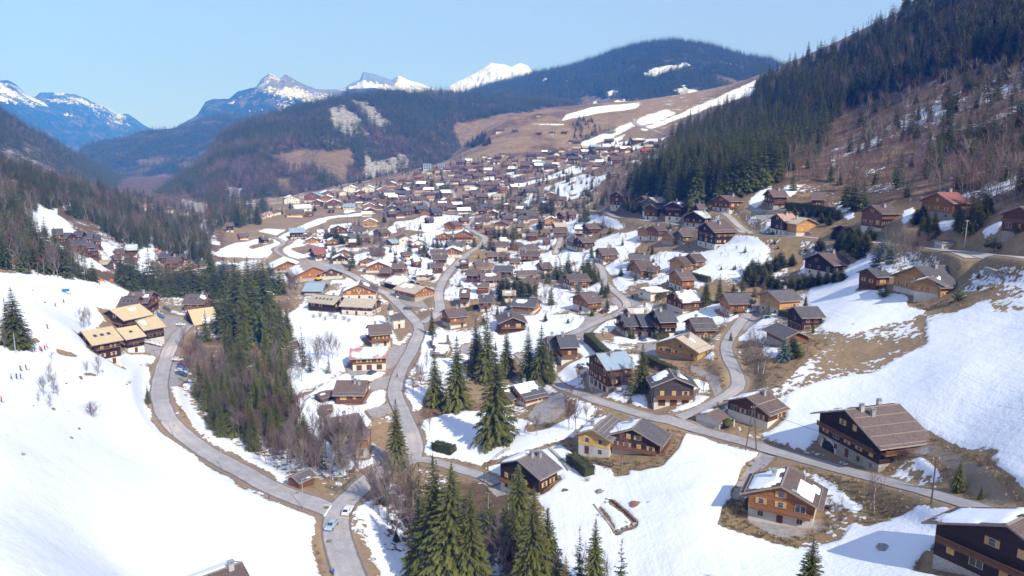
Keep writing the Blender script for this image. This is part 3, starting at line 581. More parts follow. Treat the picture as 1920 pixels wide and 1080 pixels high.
ROOF = {'b': mat_roof('brown_shingles', (.13, .095, .085)), 'g': mat_roof('grey_shingles', (.12, .108, .112)), 'k': mat_roof('dark_slate', (.085, .085, .095)), 't': mat_roof('tan_shingles', (.58, .45, .27), var=.15), 'r': mat_roof('red_brown_tiles', (.26, .10, .085)),
        'l': mat_roof('blue_grey_metal', (.28, .36, .43), 'metal', .2), 'm': mat_roof('pale_metal', (.46, .50, .52), 'metal', .15), 'e': mat_roof('pinkish_tiles', (.42, .25, .20)), 'x': mat_roof('bright_red_metal', (.45, .04, .03), 'metal', .1), 'w': mat_roof('weathered_pale_shingles', (.44, .37, .29), var=.25)}
t = NT('rust_red_and_pale_metal'); n = t.noise(.22, 4, .6); sx = t.n('SeparateXYZ'); t.l(t.n('TexCoord').outputs['Object'], sx.inputs[0]); e = t.math('FRACT', t.math('MULTIPLY', sx.outputs['X'], .9))
t.col(t.mix(t.ramp(t.math('ADD', n, t.math('MULTIPLY', t.math('ABSOLUTE', sx.outputs['X']), .028)), .56, .72), t.mix(t.ramp(e, 0, .1), (.4, .46, .46), (.55, .62, .60)), (.42, .16, .17))); t.b.inputs['Roughness'].default_value = .45; ROOF['q'] = t.m
t = NT('packed_snow'); n = t.noise(.8, 4, .6); t.col(t.mix(t.ramp(n, .3, .7), (.80, .84, .90), SNOW)); t.bump(n, .15, .5); M_SNOW = t.m
M_GLASS = mat_plain('window_glass', (.035, .045, .06), .3, .3, rough=.15, spec=.8); M_FRAME = mat_plain('pale_window_frame', (.55, .45, .34), .1); M_SHUT = {'o': mat_plain('honey_shutters', (.55, .33, .13), .15), 'd': mat_plain('brown_shutters', (.12, .05, .03), .2), 'w': mat_plain('cream_blinds', (.66, .60, .50), .1), 'r': mat_plain('dark_red_shutters', (.20, .03, .03), .2)}
M_RAIL = mat_plain('balcony_timber', (.20, .10, .05), .25); M_FASCIA = mat_plain('fascia_board', (.30, .24, .20), .2); M_CHIM = mat_plain('chimney_stone', (.36, .33, .31), .3, 3); M_DARK = mat_plain('dark_opening', (.02, .018, .02), .3); M_METAL = mat_plain('galvanised_metal', (.45, .47, .5), .1, rough=.4, metallic=.6)
# window meshes: unit size, outward +Y, frame + glass + shutters
def window_mesh(sh, kind):
    b = MB()
    if kind == 'w':
        b.box(-.5, .5, 0, .05, -.5, .5, 1); b.box(-.44, .44, .05, .055, -.44, -.02, 0); b.box(-.44, .44, .05, .055, .02, .44, 0)
        b.box(-1.0, -.52, 0, .07, -.52, .52, 2); b.box(.52, 1.0, 0, .07, -.52, .52, 2)
    elif kind == 's': b.box(-.5, -.01, 0, .07, -.5, .5, 2); b.box(.01, .5, 0, .07, -.5, .5, 2); b.box(-.56, .56, 0, .03, -.56, .56, 1)
    elif kind == 'g': b.box(-.5, .5, 0, .05, -.5, .5, 1); b.box(-.46, -.02, .05, .056, -.46, .46, 0); b.box(.02, .46, .05, .056, -.46, .46, 0)
    elif kind == 'door': b.box(-.5, .5, 0, .06, -.5, .5, 2); b.box(-.56, .56, 0, .03, -.5, .56, 1)
    return b.mesh('window', [M_GLASS, M_FRAME, M_SHUT[sh]])
WM = {(s, k): window_mesh(s, k) for s in 'odwr' for k in ('w', 's', 'g', 'door')}
CHIM = {}
def chimney_mesh():
    b = MB(); b.box(-.5, .5, -.4, .4, -1.4, 1.0, 0); b.box(-.62, .62, -.52, .52, 1.0, 1.15, 1); b.box(-.4, -.3, -.3, .3, 1.15, 1.45, 1); b.box(.3, .4, -.3, .3, 1.15, 1.45, 1); b.box(-.6, .6, -.5, .5, 1.45, 1.53, 1); return b.mesh('chimney', [M_CHIM, M_METAL])
CHIMNEY = chimney_mesh()
def snow_sheet(name, L, Wh, pitch, side, u0, u1, v0, v1, parent, z0, seed, th=.32, holes=0.0):
    """ragged slab of snow on one roof slope: u along the ridge (0..1), v from ridge 0 to eave 1"""
    nu, nv = max(6, int(L * (u1 - u0) / .7)), max(4, int(Wh * (v1 - v0) / .7)); us = np.linspace(u0, u1, nu + 1); vs = np.linspace(v0, v1, nv + 1)
    Ug, Vg = np.meshgrid(us, vs, indexing='ij'); xs = (Ug - .5) * L; ys = Vg * Wh; nzv = fbm(xs / 2.6 + seed * 7.1, ys / 2.6 + seed, 3)
    e = np.minimum(np.minimum((Ug - u0) / .06, (u1 - Ug) / .06), np.minimum((Vg - v0) / .08 + (v0 <= .01) * 9, (v1 - Vg) / .14))
    keep = (e + nzv * 1.6 > -.0) if holes < .01 else ((e + nzv * 1.6 > 0) & (nzv > -1 + holes * 1.5))
    hgt = th * np.clip(e * .8 + .25, 0, 1) * (1 + .25 * nzv)
    kc = keep[:-1, :-1] & keep[1:, :-1] & keep[1:, 1:] & keep[:-1, 1:]
    if not kc.any(): return None
    Kp = np.pad(kc, 1); inner = Kp[:-1, :-1] & Kp[1:, :-1] & Kp[1:, 1:] & Kp[:-1, 1:]
    hh = np.where(inner, hgt, -.02)
    if v0 <= .01: hh[:, 0] = np.where(keep[:, 0], hgt[:, 0], -.02)
    xj = xs + np.where(inner, 0, nzv * .3); V = np.stack([xj, side * (ys * math.cos(pitch) - 0), z0 - ys * math.sin(pitch) + hh], -1).reshape(-1, 3)
    i = np.arange((nu + 1) * (nv + 1)).reshape(nu + 1, nv + 1); Q = np.stack([i[:-1, :-1], i[1:, :-1], i[1:, 1:], i[:-1, 1:]], -1)[kc]
    if side > 0: pass
    else: Q = Q[:, ::-1]
    return put(name, mesh_np(name, V, Q, [M_SNOW], smooth=True), parent)
SUNDIR = -sh
HOUSES = []; HLAB = []
def house(x1, y1, x2, y2, Wd, h, wall='b', base='w', roof='b', snow=0.0, label='', name='chalet', cat='chalet', group=None, bh=3.3, win=1, balc=1, chim=1, over=1.1, pitch=23, sh='o', detail=None, ridge_over=None, guards=0, skyl=0, sides=None, garage=0, Lm=None, yaw=None, sink=0, snowspec=None, flat=False, arch=None):
    h *= (.88 if not (x1 > 1380 and y1 < 430) else .74) if not flat else 1; Wd *= 1.08; bh *= .85
    # ground position: slide along the ray of the ridge middle until it is h above the ground
    mx, my = (x1 + x2) / 2, (y1 + y2) / 2; P = h1(mx, my, h); zt = P.z + h
    def on(px, py):
        a, t = ray(px, py); d = (zt - HCAM) / t if t * (zt - HCAM) > 0 else math.hypot(P.x, P.y); return Vector((d * math.sin(a), d * math.cos(a), zt))
    dist = math.hypot(P.x, P.y); fw = math.atan2(P.x, P.y)
    if yaw is None:
        A, B = on(x1, y1), on(x2, y2); v = B - A; L = v.length
        if abs(v.length) < 1e-3 or dist > 1200: L = 10; yw = 0
        else: yw = math.atan2(v.y, v.x)
    else: yw = R(yaw) - fw; L = math.hypot(x2 - x1, y2 - y1) * dist / F
    if Lm: L = Lm
    L = max(4.0, min(L, 60)); pt_ = R(pitch if not flat else 3); Wh = Wd / 2 / math.cos(pt_)
    zg = P.z - sink; e = empty(name, (P.x, P.y, zg), yw, label, cat, group); H = zt - zg
    HOUSES.append((P.x, P.y, L, Wd, yw)); HLAB.append((mx, my + h * F / dist * .6, label, group)); BLOCK.append((P.x, P.y, max(L, Wd) * .55))
    near = dist < 270; mid = dist < 620; rnd = random.Random(int(x1 * 7 + y1 * 13))
    he = H - (Wd / 2) * math.tan(pt_); ov = min(over, Wd * .12); lw = L / 2 - (ridge_over if ridge_over is not None else min(over, L * .1)); ww = Wd / 2 - ov; hw = H - .22
    hwe = hw - ww * math.tan(pt_)           # wall height at the eave wall
    bh = (min(bh, hwe * .55) if hwe > 3.4 else hwe * .4) * (1 if mid else .6)
    cw = [(P.x + u * lw * math.cos(yw) - v * ww * math.sin(yw), P.y + u * lw * math.sin(yw) + v * ww * math.cos(yw)) for u in (-1, 1) for v in (-1, 1)]; cz = sorted(float(ground_z(*c)) - zg for c in cw)
    zl = max(-4.5, .5 * (cz[0] + cz[1])) if near or mid else -.5; bh = min(bh, bh + zl) if hwe > 3.4 or zl < -1 else bh
    b = MB(); b.box(-lw, lw, -ww, ww, -6.5, bh); b.put('lower_wall', [BASE[base]], e)
    b = MB(); g = .06; pr = [(-ww - g, bh), (ww + g, bh), (ww + g, hwe), (0, hw), (-ww - g, hwe)]; b.prism(pr, 'x', -lw - g, lw + g); b.put('upper_wall', [WOOD[wall]], e)
    # roof: two slabs with thickness, fascia boards along the gables
    b = MB(); c_, s_ = math.cos(pt_), math.sin(pt_); th = .2
    for sd in (-1, 1):
        ye, ze = sd * Wh * c_, H - Wh * s_
        b.prism([(0, H), (ye, ze), (ye, ze - th), (0, H - th)][::sd], 'x', -L / 2, L / 2, 0)
        if near or mid:
            for xx in (-L / 2 - .05, L / 2): b.prism([(0, H + .06), (ye, ze + .06), (ye, ze - th - .08), (0, H - th - .08)][::sd], 'x', xx, xx + .05, 1)
            b.box(-L / 2, L / 2, min(ye, ye + sd * .08), max(ye, ye + sd * .08), ze - th - .03, ze + .05, 1)
    if near: b.box(-L / 2, L / 2, -.18, .18, H - .04, H + .07, 1)
    rf = b.put('roof', [ROOF[roof], M_FASCIA], e)
    sunside = 1 if (Matrix.Rotation(yw, 3, 'Z') @ Vector((0, 1, 0))).dot(Vector((SUNDIR.x, SUNDIR.y, 0))) > 0 else -1
    if snowspec:
        for k, (sd, u0, u1, v0, v1) in enumerate(snowspec): snow_sheet('snow_cover', L, Wh, pt_, sd, u0, u1, v0, v1, rf, H + .02, rnd.random() * 9)
    elif snow > 0:
        if snow >= .25: snow_sheet('snow_cover', L, Wh, pt_, -sunside, .02, .98, 0, .97 if snow > .4 else .8, rf, H + .02, rnd.random() * 9)
        if snow >= .5:
            u0 = .04 if snow > .8 else rnd.uniform(.05, .3); snow_sheet('snow_cover', L, Wh, pt_, sunside, u0, .97 if snow > .8 else u0 + .55, 0 if snow > .8 else .05, .98 if snow > .85 else .6, rf, H + .02, rnd.random() * 9)
    if guards and (near or dist < 400):
        for sd in (-1, 1):
            for q in range(1, guards + 1):
                v = Wh * (q / (guards + .25)); b = MB(); b.box(-L / 2 + .2, L / 2 - .2, sd * v * c_ - .07, sd * v * c_ + .07, H - v * s_, H - v * s_ + .16); b.put('snow_guard', [M_FASCIA], rf)
    if chim and (near or mid or rnd.random() < .6):
        for q in range(chim if near else 1):
            u = rnd.uniform(-.25, .3) * L; sd = rnd.choice((-1, 1)); v = rnd.uniform(.05, .3) * Wh; put('chimney', CHIMNEY, rf, loc=(u, sd * v * c_, H - v * s_ + .25), scale=(.9, .9, .95))
    for q in range(skyl):
        u = (-.32 + .64 * (q + .5) / skyl) * L; v = .45 * Wh; sd = -1 if (Matrix.Rotation(yw, 3, 'Z') @ Vector((0, -1, 0))).y < 0 else 1
        b = MB(); b.box(-.55, .55, -.7, .7, 0, .1, 0); b.box(-.62, .62, -.78, .78, -.02, .06, 1); o = b.put('skylight', [M_GLASS, M_METAL], rf, loc=(u, sd * v * c_, H - v * s_ + .04)); o.rotation_euler = (-sd * pt_, 0, 0)
    # facades that can be seen from the valley side
    view = Vector((-P.x, -P.y, 0)).normalized(); Rz = Matrix.Rotation(yw, 3, 'Z'); faces = []
    for nm, nrm, half, depth in (('x+', (1, 0), ww, lw), ('x-', (-1, 0), ww, lw), ('y+', (0, 1), lw, ww), ('y-', (0, -1), lw, ww)):
        d = (Rz @ Vector((nrm[0], nrm[1], 0))).dot(view)
        if d > .12: faces.append((d, nm, nrm, half, depth))
    faces.sort(reverse=True)
    if win and dist < 1150:
        for fi, (d, nm, nrm, half, depth) in enumerate(faces[:2 if mid else 1]):
            if not mid and fi: break
            gable = nm[0] == 'x'; rows = []
            if hwe > 4.2: rows = [(bh - 1.15, 'base')] + [(bh + 1.4 + 2.7 * q, 'wall') for q in range(max(1, int((hwe - bh - .3) / 2.7)))]
            else: rows = [(bh + (hwe - bh) * .35, 'wall')] if hwe > 2 else []
            if gable and hw - hwe > 2.4: rows.append((hwe + .55, 'top'))
            for z, kind in rows:
                ext = half * (1.0 if kind != 'top' else .45); n = max(1, min(5 if near else 3, int(ext * 2 / (2.9 if near else 3.6))));
                for q in range(n):
                    if rnd.random() < .12: continue
                    t_ = ((q + .5) / n - .5) * 2 * (ext - .5); big = kind == 'wall' and rnd.random() < .25
                    k = 'door' if (kind == 'base' and q == n // 2) else ('s' if rnd.random() < .3 else ('g' if big or kind == 'base' else 'w')); shc = sh if kind != 'base' else 'd'
                    if garage and kind == 'base': k = 'door'
                    ang = {'x+': -90, 'x-': 90, 'y+': 0, 'y-': 180}[nm]; off = depth + (.09 if kind != 'base' else .02)
                    loc = (nrm[0] * off + (0 if gable else t_), nrm[1] * off + (t_ if gable else 0), z)
                    scl = (1.9, 1, 2.0) if k == 'door' and garage else ((1.1, 1, 2.0) if k == 'door' else ((1.9, 1, 1.6) if big else (1.0, 1, 1.15)))
                    if k == 'door': loc = (loc[0], loc[1], z - .1)
                    nmx = 'door' if k == 'door' else 'window'
                    put(nmx, WM[(shc, k)], e, loc=loc, rz=R(ang), scale=scl)
    if balc and mid and hwe - max(bh, -.5) > 2.3:
        for (d, nm, nrm, half, depth) in faces[:1 if balc == 1 else 2]:
            gable = nm[0] == 'x'; z = bh + .05 if hwe - bh < 4.0 else hwe - 2.25; b = MB(); w2 = half * .94; o = 1.25; hn = .95
            if gable: xs = sorted((nrm[0] * (depth + .06), nrm[0] * (depth + o))); b.box(xs[0], xs[1], -w2, w2, z - .16, z, 0); xr = nrm[0] * (depth + o); rail = lambda q: (min(xr, xr - nrm[0] * .07), max(xr, xr - nrm[0] * .07), q, q + .09)
            else: ys = sorted((nrm[1] * (depth + .06), nrm[1] * (depth + o))); b.box(-w2, w2, ys[0], ys[1], z - .16, z, 0); yr = nrm[1] * (depth + o); rail = lambda q: (q, q + .09, min(yr, yr - nrm[1] * .07), max(yr, yr - nrm[1] * .07))
            bo = b.put('balcony', [M_RAIL], e); b = MB(); q = -w2
            step = .2 if near else .5
            while q < w2 - .05: b.box(*rail(q)[:4], z, z + hn - .1, 0); q += step
            if gable: b.box(*rail(0)[:2], -w2, w2, z + hn - .12, z + hn, 0); b.box(*rail(0)[:2], -w2, w2, z + .05, z + .15, 0)
            else: b.box(-w2, w2, *rail(0)[2:], z + hn - .12, z + hn, 0); b.box(-w2, w2, *rail(0)[2:], z + .05, z + .15, 0)
            b.put('railing', [M_RAIL], bo)
    if arch is not None:                  # pale stone arch round a dark cart entrance on the gable facing the valley
        nm, nrm, half, depth = [f for f in faces if f[1][0] == 'x'][0][1:]; sg = nrm[0]; yc = arch * half; zb = min(bh - 3.6, zl + .1)
        ring = lambda r, x, m, b: b.prism([(yc + r, zb - 1.5), (yc + r, zb + 1.2)] + [(yc + r * math.cos(k * math.pi / 10), zb + 1.2 + r * .8 * math.sin(k * math.pi / 10)) for k in range(1, 10)] + [(yc - r, zb + 1.2), (yc - r, zb - 1.5)], 'x', min(x, x + sg * .06), max(x, x + sg * .06), m)
        b = MB(); ring(2.6, sg * (depth + .02), 0, b); a_ = b.put('arch', [BASE['w']], e); b = MB(); ring(1.95, sg * (depth + .09), 0, b); b.put('cart_opening', [M_DARK], a_)
    return e
H_ = house
def build_houses():
    # ---- near right and bottom
    H_(1585,768,1687,757,20,9.6,'d','s','b',.3,'large dark timber farmhouse with long brown shingle roof above the right road','farmhouse','farmhouse',bh=3.9,arch=.62,guards=4,balc=2,chim=3,snowspec=[(1,.0,.95,.0,.9)],over=1.6)
    H_(1465,911,1479,874,13.5,9.0,'m','w','b',.8,'mid-brown timber chalet with balcony and snow patches on its roof, above a paved yard',guards=2,balc=1,snowspec=[(1,.05,.95,.06,.93),(-1,.08,.85,.25,.85)],over=1.6)
    H_(1889,984,1952,953,21,8.6,'d','s','b',.9,'dark barn-like farmhouse with thick snow slab on its roof in the bottom right corner','farmhouse','farmhouse',bh=3.6,arch=-.1,snowspec=[(1,.02,.98,.03,.97)],over=1.8,balc=2,guards=1)
    H_(1400,744,1438,732,13,7.5,'b','w','b',.4,'red-brown timber chalet with porch beside the small white garage at the lane junction',guards=2,snowspec=[(1,0.02,.98,.02,.95)],balc=0)
    H_(1326,774,1347,765,7.5,4,'w','w','b',.4,'small white garage with snowy brown roof at the lane junction','garage','garage',balc=0,chim=0,win=1,snowspec=[(1,.02,.98,.02,.95)],over=.6)
    H_(1111,805,1145,775,9.5,8,'y','c','g',.5,'yellow-walled new chalet wing with bare battens on its roof and snowy left slope',balc=0,snowspec=[(1,.0,.98,.05,.98)],guards=4,bh=3.4)
    H_(1186,804,1205,782,14,7.5,'d','w','g',.6,'grey metal-roofed chalet joined to the yellow-walled wing, veranda facing the snow',balc=2,snowspec=[(1,.05,.98,.0,.95)],chim=1)
    H_(970,862,1012.5,841.5,13,8.5,'d','w','g',.5,'dark chalet with two stone chimneys and grey roof behind the foreground spruces',chim=2,balc=2,snowspec=[(1,.0,.98,.03,.9),(-1,.1,.25,.35,.5)])
    H_(350,1092,455,1053,13,7,'b','w','b',.6,'brown chalet roof with snowy left slope cut off by the bottom edge at left','chalet',balc=0,snowspec=[(1,.0,.98,.02,.97)])
    # ---- centre
    H_(962,723.5,1007,714,13,6.5,'o','w','k',.8,'orange chalet with white garage level under a snow-topped dark roof at the paved turning',guards=1,snowspec=[(-1,.03,.95,.0,.55),(1,.02,.98,.0,.95)],garage=1,balc=0,bh=3)
    H_(936,728,957,722,11,6,'o','w','k',.8,'orange chalet wing half hidden by the lone tall spruce, snow on its dark roof',snowspec=[(-1,.03,.9,.0,.5),(1,.02,.98,.0,.95)],garage=1,balc=0)
    H_(874,676,909,673,15,5,'d','c','k',1.0,'low dark house under a deep smooth snow roof left of the spruce clump',balc=0)
    H_(1117,663,1173,657.5,14,9.5,'b','w','l',.3,'chalet with blue-grey metal roof and white garage base beside a white car',garage=1,balc=2)
    H_(1265.8,708,1254,690,12,9,'k','w','k',.7,'charcoal timber chalet with two garage doors and flower-box balcony facing the road',garage=1,snowspec=[(1,.3,.95,.12,.9),(-1,.35,.9,.2,.7)])
    H_(1266.7,632.5,1295,622.5,16,8.5,'y','s','w',.5,'yellow timber chalet with wide pale roof above the dark hedge bank',snowspec=[(1,.0,.98,.0,.97),(-1,.45,.6,.2,.5)],guards=1)
    H_(1043,628,1079,626.6,13,9,'b','w','k',0,'chalet with dark green-grey roof and stacked balconies right of the spruce clump',balc=2); H_(1027,630.5,1043,630,13,8,'b','w','k',0,'low left wing of the dark-roofed chalet with stacked balconies',balc=1)
    H_(1163,589,1191,588,14,9,'d','w','k',0,'left section of the brown apartment row behind the hedges','apartment_building','apartment row',group=None,balc=2,win=1,sh='w')
    H_(1193,589,1225,588,14,9,'d','w','k',0,'middle section of the brown apartment row behind the hedges','apartment_building','apartment row',balc=2,sh='w')
    H_(1226,581,1260,580,14,11.5,'d','w','k',0,'taller right section of the brown apartment row behind the hedges','apartment_building','apartment row',balc=2,sh='w')
    H_(1175,577.5,1213,575.5,12,7,'b','w','w',.5,'pale-roofed chalet tucked behind the brown apartment row')
    H_(1292,597,1335,596,13,7,'r','c','g',.3,'grey-roofed chalet with brick chimney behind a row of columnar cypresses',guards=2)
    H_(1456,604,1497,622,9,5.5,'r','c','g',0,'dark red shed-like house with plain grey roof behind blue spruce',balc=0,win=0,chim=0)
    H_(1488,575,1533,574,11,7.5,'d','d','g',0,'dark brown garage chalet with grey roof at the edge of the right snowfield',balc=0,sh='r',garage=1,chim=0)
    H_(1440,545,1486,542,13,8,'p','w','g',.3,'honey timber chalet with grey roof and tall chimney under the dark hedge',balc=1,chim=2)
    H_(1356,549.5,1404,549,13,8,'o','w','g',.3,'orange timber chalet with dark grey roof beside the white parked car')
    H_(1262,548,1305,545,14,8,'b','w','b',.9,'brown chalet with white base and snow-filled roof beside the flat garage')
    H_(1205,543,1245,540,12,3.6,'w','w','g',1.0,'long white garage block under a flat snow roof with hedge on its right','garage','garage',flat=True,balc=0,chim=0,garage=1)
    H_(1086,550,1115,547,14,9,'o','w','b',.4,'orange timber chalet with white base above the snowy clearing',garage=1,snowspec=[(1,.0,.98,.0,.9),(-1,.55,.8,.3,.6)])
    H_(1060,514,1100,512,13,8,'b','w','b',0,'brown chalet half hidden by blue spruces left of the lane',guards=1)
    H_(1265,506,1292,505,15,10,'o','w','b',.2,'orange chalet on a wide white terrace base with mixed grey roof',guards=1)
    H_(1189,489,1218,488,16,8.5,'o','s','b',.15,'broad orange chalet with low side wing at the bend of the lane')
    H_(1218,497,1236,498,10,5.5,'o','s','b',0,'low right wing of the broad orange chalet at the lane bend',balc=0)
    H_(1268,481,1293,479.5,14,8,'p','s','b',.1,'left of two honey-coloured chalets above the snowy bank'); H_(1292,476,1313,475,12,7,'p','s','b',.1,'right of two honey-coloured chalets above the snowy bank')
    H_(1121,465,1153,464,14,8.5,'r','w','b',.2,'red-brown chalet with long grey-brown roof left of the sloping snowfield')
    H_(1082,444,1108,442.5,13,9,'d','w','b',0,'dark timber chalet with wide honey balcony and a white van parked beside it',balc=2)
    H_(1096,419,1128,418,13,8,'b','w','b',0,'brown-roofed chalet with white base above the upper snow patch')
    H_(1010,492,1031,491,12,7,'r','w','b',0,'dark red gabled cottage left of the spruce group')
    H_(981,459,1003,457,13,9,'w','w','b',0,'white-walled house with grey-brown roof in the village centre')
    H_(962,455,975,453.5,10,6,'o','o','b',0,'small orange timber house left of the white-walled house')
    H_(926,453,952,452.5,12,7,'w','w','b',.1,'white house with grey roof beside the climbing road'); H_(934,446,952,445.5,10,7,'d','w','b',1.0,'narrow dark house with snow roof just behind the white house')
    H_(912,473,932,472.5,10,6,'b','w','b',0,'small brown house below the dark spruces by the road')
    H_(889,489.5,914,488.5,13,8,'p','w','b',0,'pale timber chalet at the right edge of the climbing road'); H_(899,511,937,510,14,8,'b','w','b',.5,'large grey-brown roofed chalet with snow patches right of the climbing road')
    H_(862,541,882,541,13,9,'b','w','b',.6,'tall brown chalet with partly snowy roof at the foot of the climbing road'); H_(897,552.5,922,552,12,8,'b','w','k',.2,'brown chalet with dark roof next to the garden hedge')
    H_(809,629,841,628,11,5,'d','c','g',1.0,'flat-looking house with thick snow roof just right of the crossroads',balc=0); H_(815,647,843,648,9,4,'w','c','g',1.0,'low annex with snow roof behind the two tall spruces',balc=0,chim=0)
    H_(833,579.5,870,576,12,9,'o','w','b',0,'orange chalet with long balcony at the fork of the village roads',balc=2)
    H_(689,609,731,606,13,9.5,'o','w','b',0,'orange chalet with wraparound balcony standing on the left snowfield',balc=2,guards=1)
    c = H_(728,590,752,586.5,8.5,7,'w','w','g',0,'small white chapel with grey roof and spire beside the main road','chapel','chapel',balc=0,chim=0,win=1,over=.5)
    b = MB(); b.box(-1, 1, -1, 1, -1.2, 1.0, 0); n0 = len(b.v); b.v += [(-1.2, -1.2, 1.0), (1.2, -1.2, 1.0), (1.2, 1.2, 1.0), (-1.2, 1.2, 1.0), (0, 0, 4.6)]; b.f += [(n0, n0+1, n0+4), (n0+1, n0+2, n0+4), (n0+2, n0+3, n0+4), (n0+3, n0, n0+4)]; b.m += [1]*4; b.put('spire', [WOOD['w'], ROOF['g']], c, loc=(-2.2, 0, 7.2))
    H_(656,652,728,649,12,8.5,'r','w','q',0,'long red barn with pale and rust-red metal roof and white garage level','barn','barn',balc=0,chim=1,garage=1,bh=3.4)
    H_(631,713,690,713,13,6.5,'r','r','b',0,'red-brown cabin with large brown shingle roof on the snowy slope',balc=0,guards=1,chim=3)
    H_(614,786,674,775,13,7,'d','c','b',.3,'dark chalet with snow-lined ridge behind the roadside wood',balc=0,chim=2,guards=1); H_(667,803,692,803,7,8.5,'o','c','b',.3,'narrow orange tower-like annex on a concrete plinth above the stream bank','annex','annex',balc=0,chim=0,bh=3.5)
    H_(594,738,620,731,5,3,'g','b','b',.6,'open woodshed with firewood left of the brown cabin','woodshed','shed',balc=0,chim=0,win=0,over=.5); H_(602,760,620,758,4,2.8,'b','b','b',.2,'tiny storage shed in the snow below the brown cabin','shed','shed',balc=0,chim=0,win=0,over=.5)
    # ---- left centre hamlet and works yard
    H_(588,551,641,556,13,7.5,'d','d','w',.3,'left long chalet row with skylights in its pale roof',skyl=5,balc=2); H_(646,558,708,561,13,8,'b','w','w',.2,'right long chalet row with pale roof above the snowfield',balc=2)
    H_(672,534,677,524,18,9.5,'o','w','b',.8,'gabled orange inn with white base and snow-streaked roof',Lm=15)
    H_(735,516,771,525,13,6.5,'d','d','w',.9,'upper of two parallel snow-roofed garages by the village car park','garage','garage',balc=0,win=0,chim=0); H_(756,528,798,537,14,8,'o','s','w',.8,'lower of two parallel snow-roofed buildings by the village car park',balc=0)
    H_(715,501,737,501.5,11,6,'b','b','b',0,'plain brown barn with brown roof beside the snow-roofed gable','barn','barn',balc=0,win=0,chim=0); H_(736,493,760,493.5,11,6,'r','b','b',0,'red-brown shed-like house above the plain brown barn',balc=0)
    H_(709,492,712,484,17,8,'o','w','b',1.0,'gabled chalet under a full snow roof with blue cloth below',Lm=14); H_(690,483,693,479,12,6,'o','w','b',1.0,'small orange gabled cottage under snow beside the stream wood',Lm=10)
    H_(583,464,607,462.5,17,10,'d','w','r',0,'big chalet with dark red roof, white base and dark balconies',balc=2)
    H_(587,499,575,487,24,9,'o','c','w',.2,'large workshop hall with tan roof and orange gable','workshop','workshop',balc=0,chim=0,win=1,Lm=34,snowspec=[(1,.0,.9,.4,.9)]); H_(540,490,531,480,19,8,'o','c','m',.9,'workshop hall with pale metal roof under melting snow','workshop','workshop',balc=0,chim=0,Lm=24)
    H_(621,504,620,497,14,7.5,'b','w','l',0,'workshop with pale blue metal roof and brown gable beside the excavator','workshop','workshop',balc=0,chim=0,Lm=12); H_(573,530,611,530,15,6,'g','c','l',.2,'low blue-grey roofed shed below the works yard','workshop','shed',balc=0,chim=0,win=0); H_(484,541,519,534,15,5,'g','c','m',.9,'low pale-roofed building between dark conifers','workshop','shed',balc=0,chim=0,win=0)
    H_(807,467,840,467,11,7,'g','w','b',0,'long grey-brown roofed house above the wooden twin'); H_(811,476.5,839,476.5,12,9,'b','w','b',0,'grey-brown roofed house with timber balconies left of the climbing road')
    H_(848,465,850,459,14,8,'o','w','b',1.0,'round-topped snow-covered gabled chalet by the climbing road',Lm=13); H_(868,434,871,427,15,10.5,'o','w','b',.8,'large orange chalet with white ground floor and snowy gable roof at the road bend',Lm=14)
    H_(842,415,857,413.5,14,9,'o','w','b',.1,'orange timber chalet with grey roof above the road bend'); H_(861,407.5,878,407,12,7,'r','w','b',0,'dark red-brown house behind the orange timber chalet'); H_(832,437,833,433,13,6,'o','o','b',.8,'low orange-roofed gable left of the road bend',Lm=12)
    H_(706,429.5,725,428,14,8,'b','w','b',0,'brown barn-like chalet among bare trees at centre left',balc=0); H_(726,448.5,742,447,12,7,'b','w','l',0,'blue-grey metal roofed chalet beside the brown one at centre left')
    H_(693,412,695,407,14,9,'p','w','b',.9,'pale gabled chalet with snow roof beside three spruces',Lm=12); H_(633,424,636,419,15,9,'b','w','b',.9,'white and brown gabled chalet with snow roof left of the spruces',Lm=12)
    H_(541,427.5,571,426.5,15,10,'d','w','l',0,'long farmhouse with blue metal roof on the left meadow','farmhouse','farmhouse',balc=1); H_(487,443.5,500,442.5,10,7,'d','w','b',0,'small dark and white chalet standing alone on the left snow'); H_(446,437.5,465,436.5,11,6,'o','w','b',0,'low orange cottage with brown roof on the left snow',balc=0)
    H_(422,417.5,438,417,12,9,'d','w','b',0,'dark and white chalet at the edge of the dry meadow'); H_(585,446,586,442,13,6,'o','w','b',.8,'small gabled chalet with snow roof below the long farmhouse',Lm=10); H_(645,468,646,464,12,6,'o','w','b',.9,'orange gable peeping between conifers near the red-roofed house',Lm=10)
    H_(747,389.5,768,388.5,16,9,'d','d','k',0,'left of three big dark-roofed chalets in a row','chalet','chalet'); H_(778,385.5,799,385,16,9,'d','d','k',0,'middle of three big dark-roofed chalets in a row'); H_(807,390.5,827,390,16,9,'d','d','k',0,'right of three big dark-roofed chalets in a row'); H_(797,407.5,812,407,10,6,'d','d','b',0,'dark shed-like cottage below the three big chalets',balc=0)
    # ---- right slope
    H_(1322,416,1366,415,19,12,'d','w','b',0,'very large dark chalet with three balcony storeys on the right slope',balc=2,guards=1,chim=2); H_(1300,396,1320,394.5,15,10,'d','w','m',.5,'dark chalet with pale snowy metal roof and white base near the upper road')
    H_(1205,425,1222,424,12,8,'p','w','b',0,'left of two linked honey chalets below the upper road'); H_(1223,422,1245,421,12,8.5,'o','w','b',0,'right of two linked honey chalets below the upper road'); H_(1250,434,1270,433,12,7,'p','s','b',0,'low pale timber chalet with tan gable left of the largest chalet'); H_(1271,431.5,1290,431,12,7,'g','s','b',0,'weathered grey-roofed chalet touching the pale timber one')
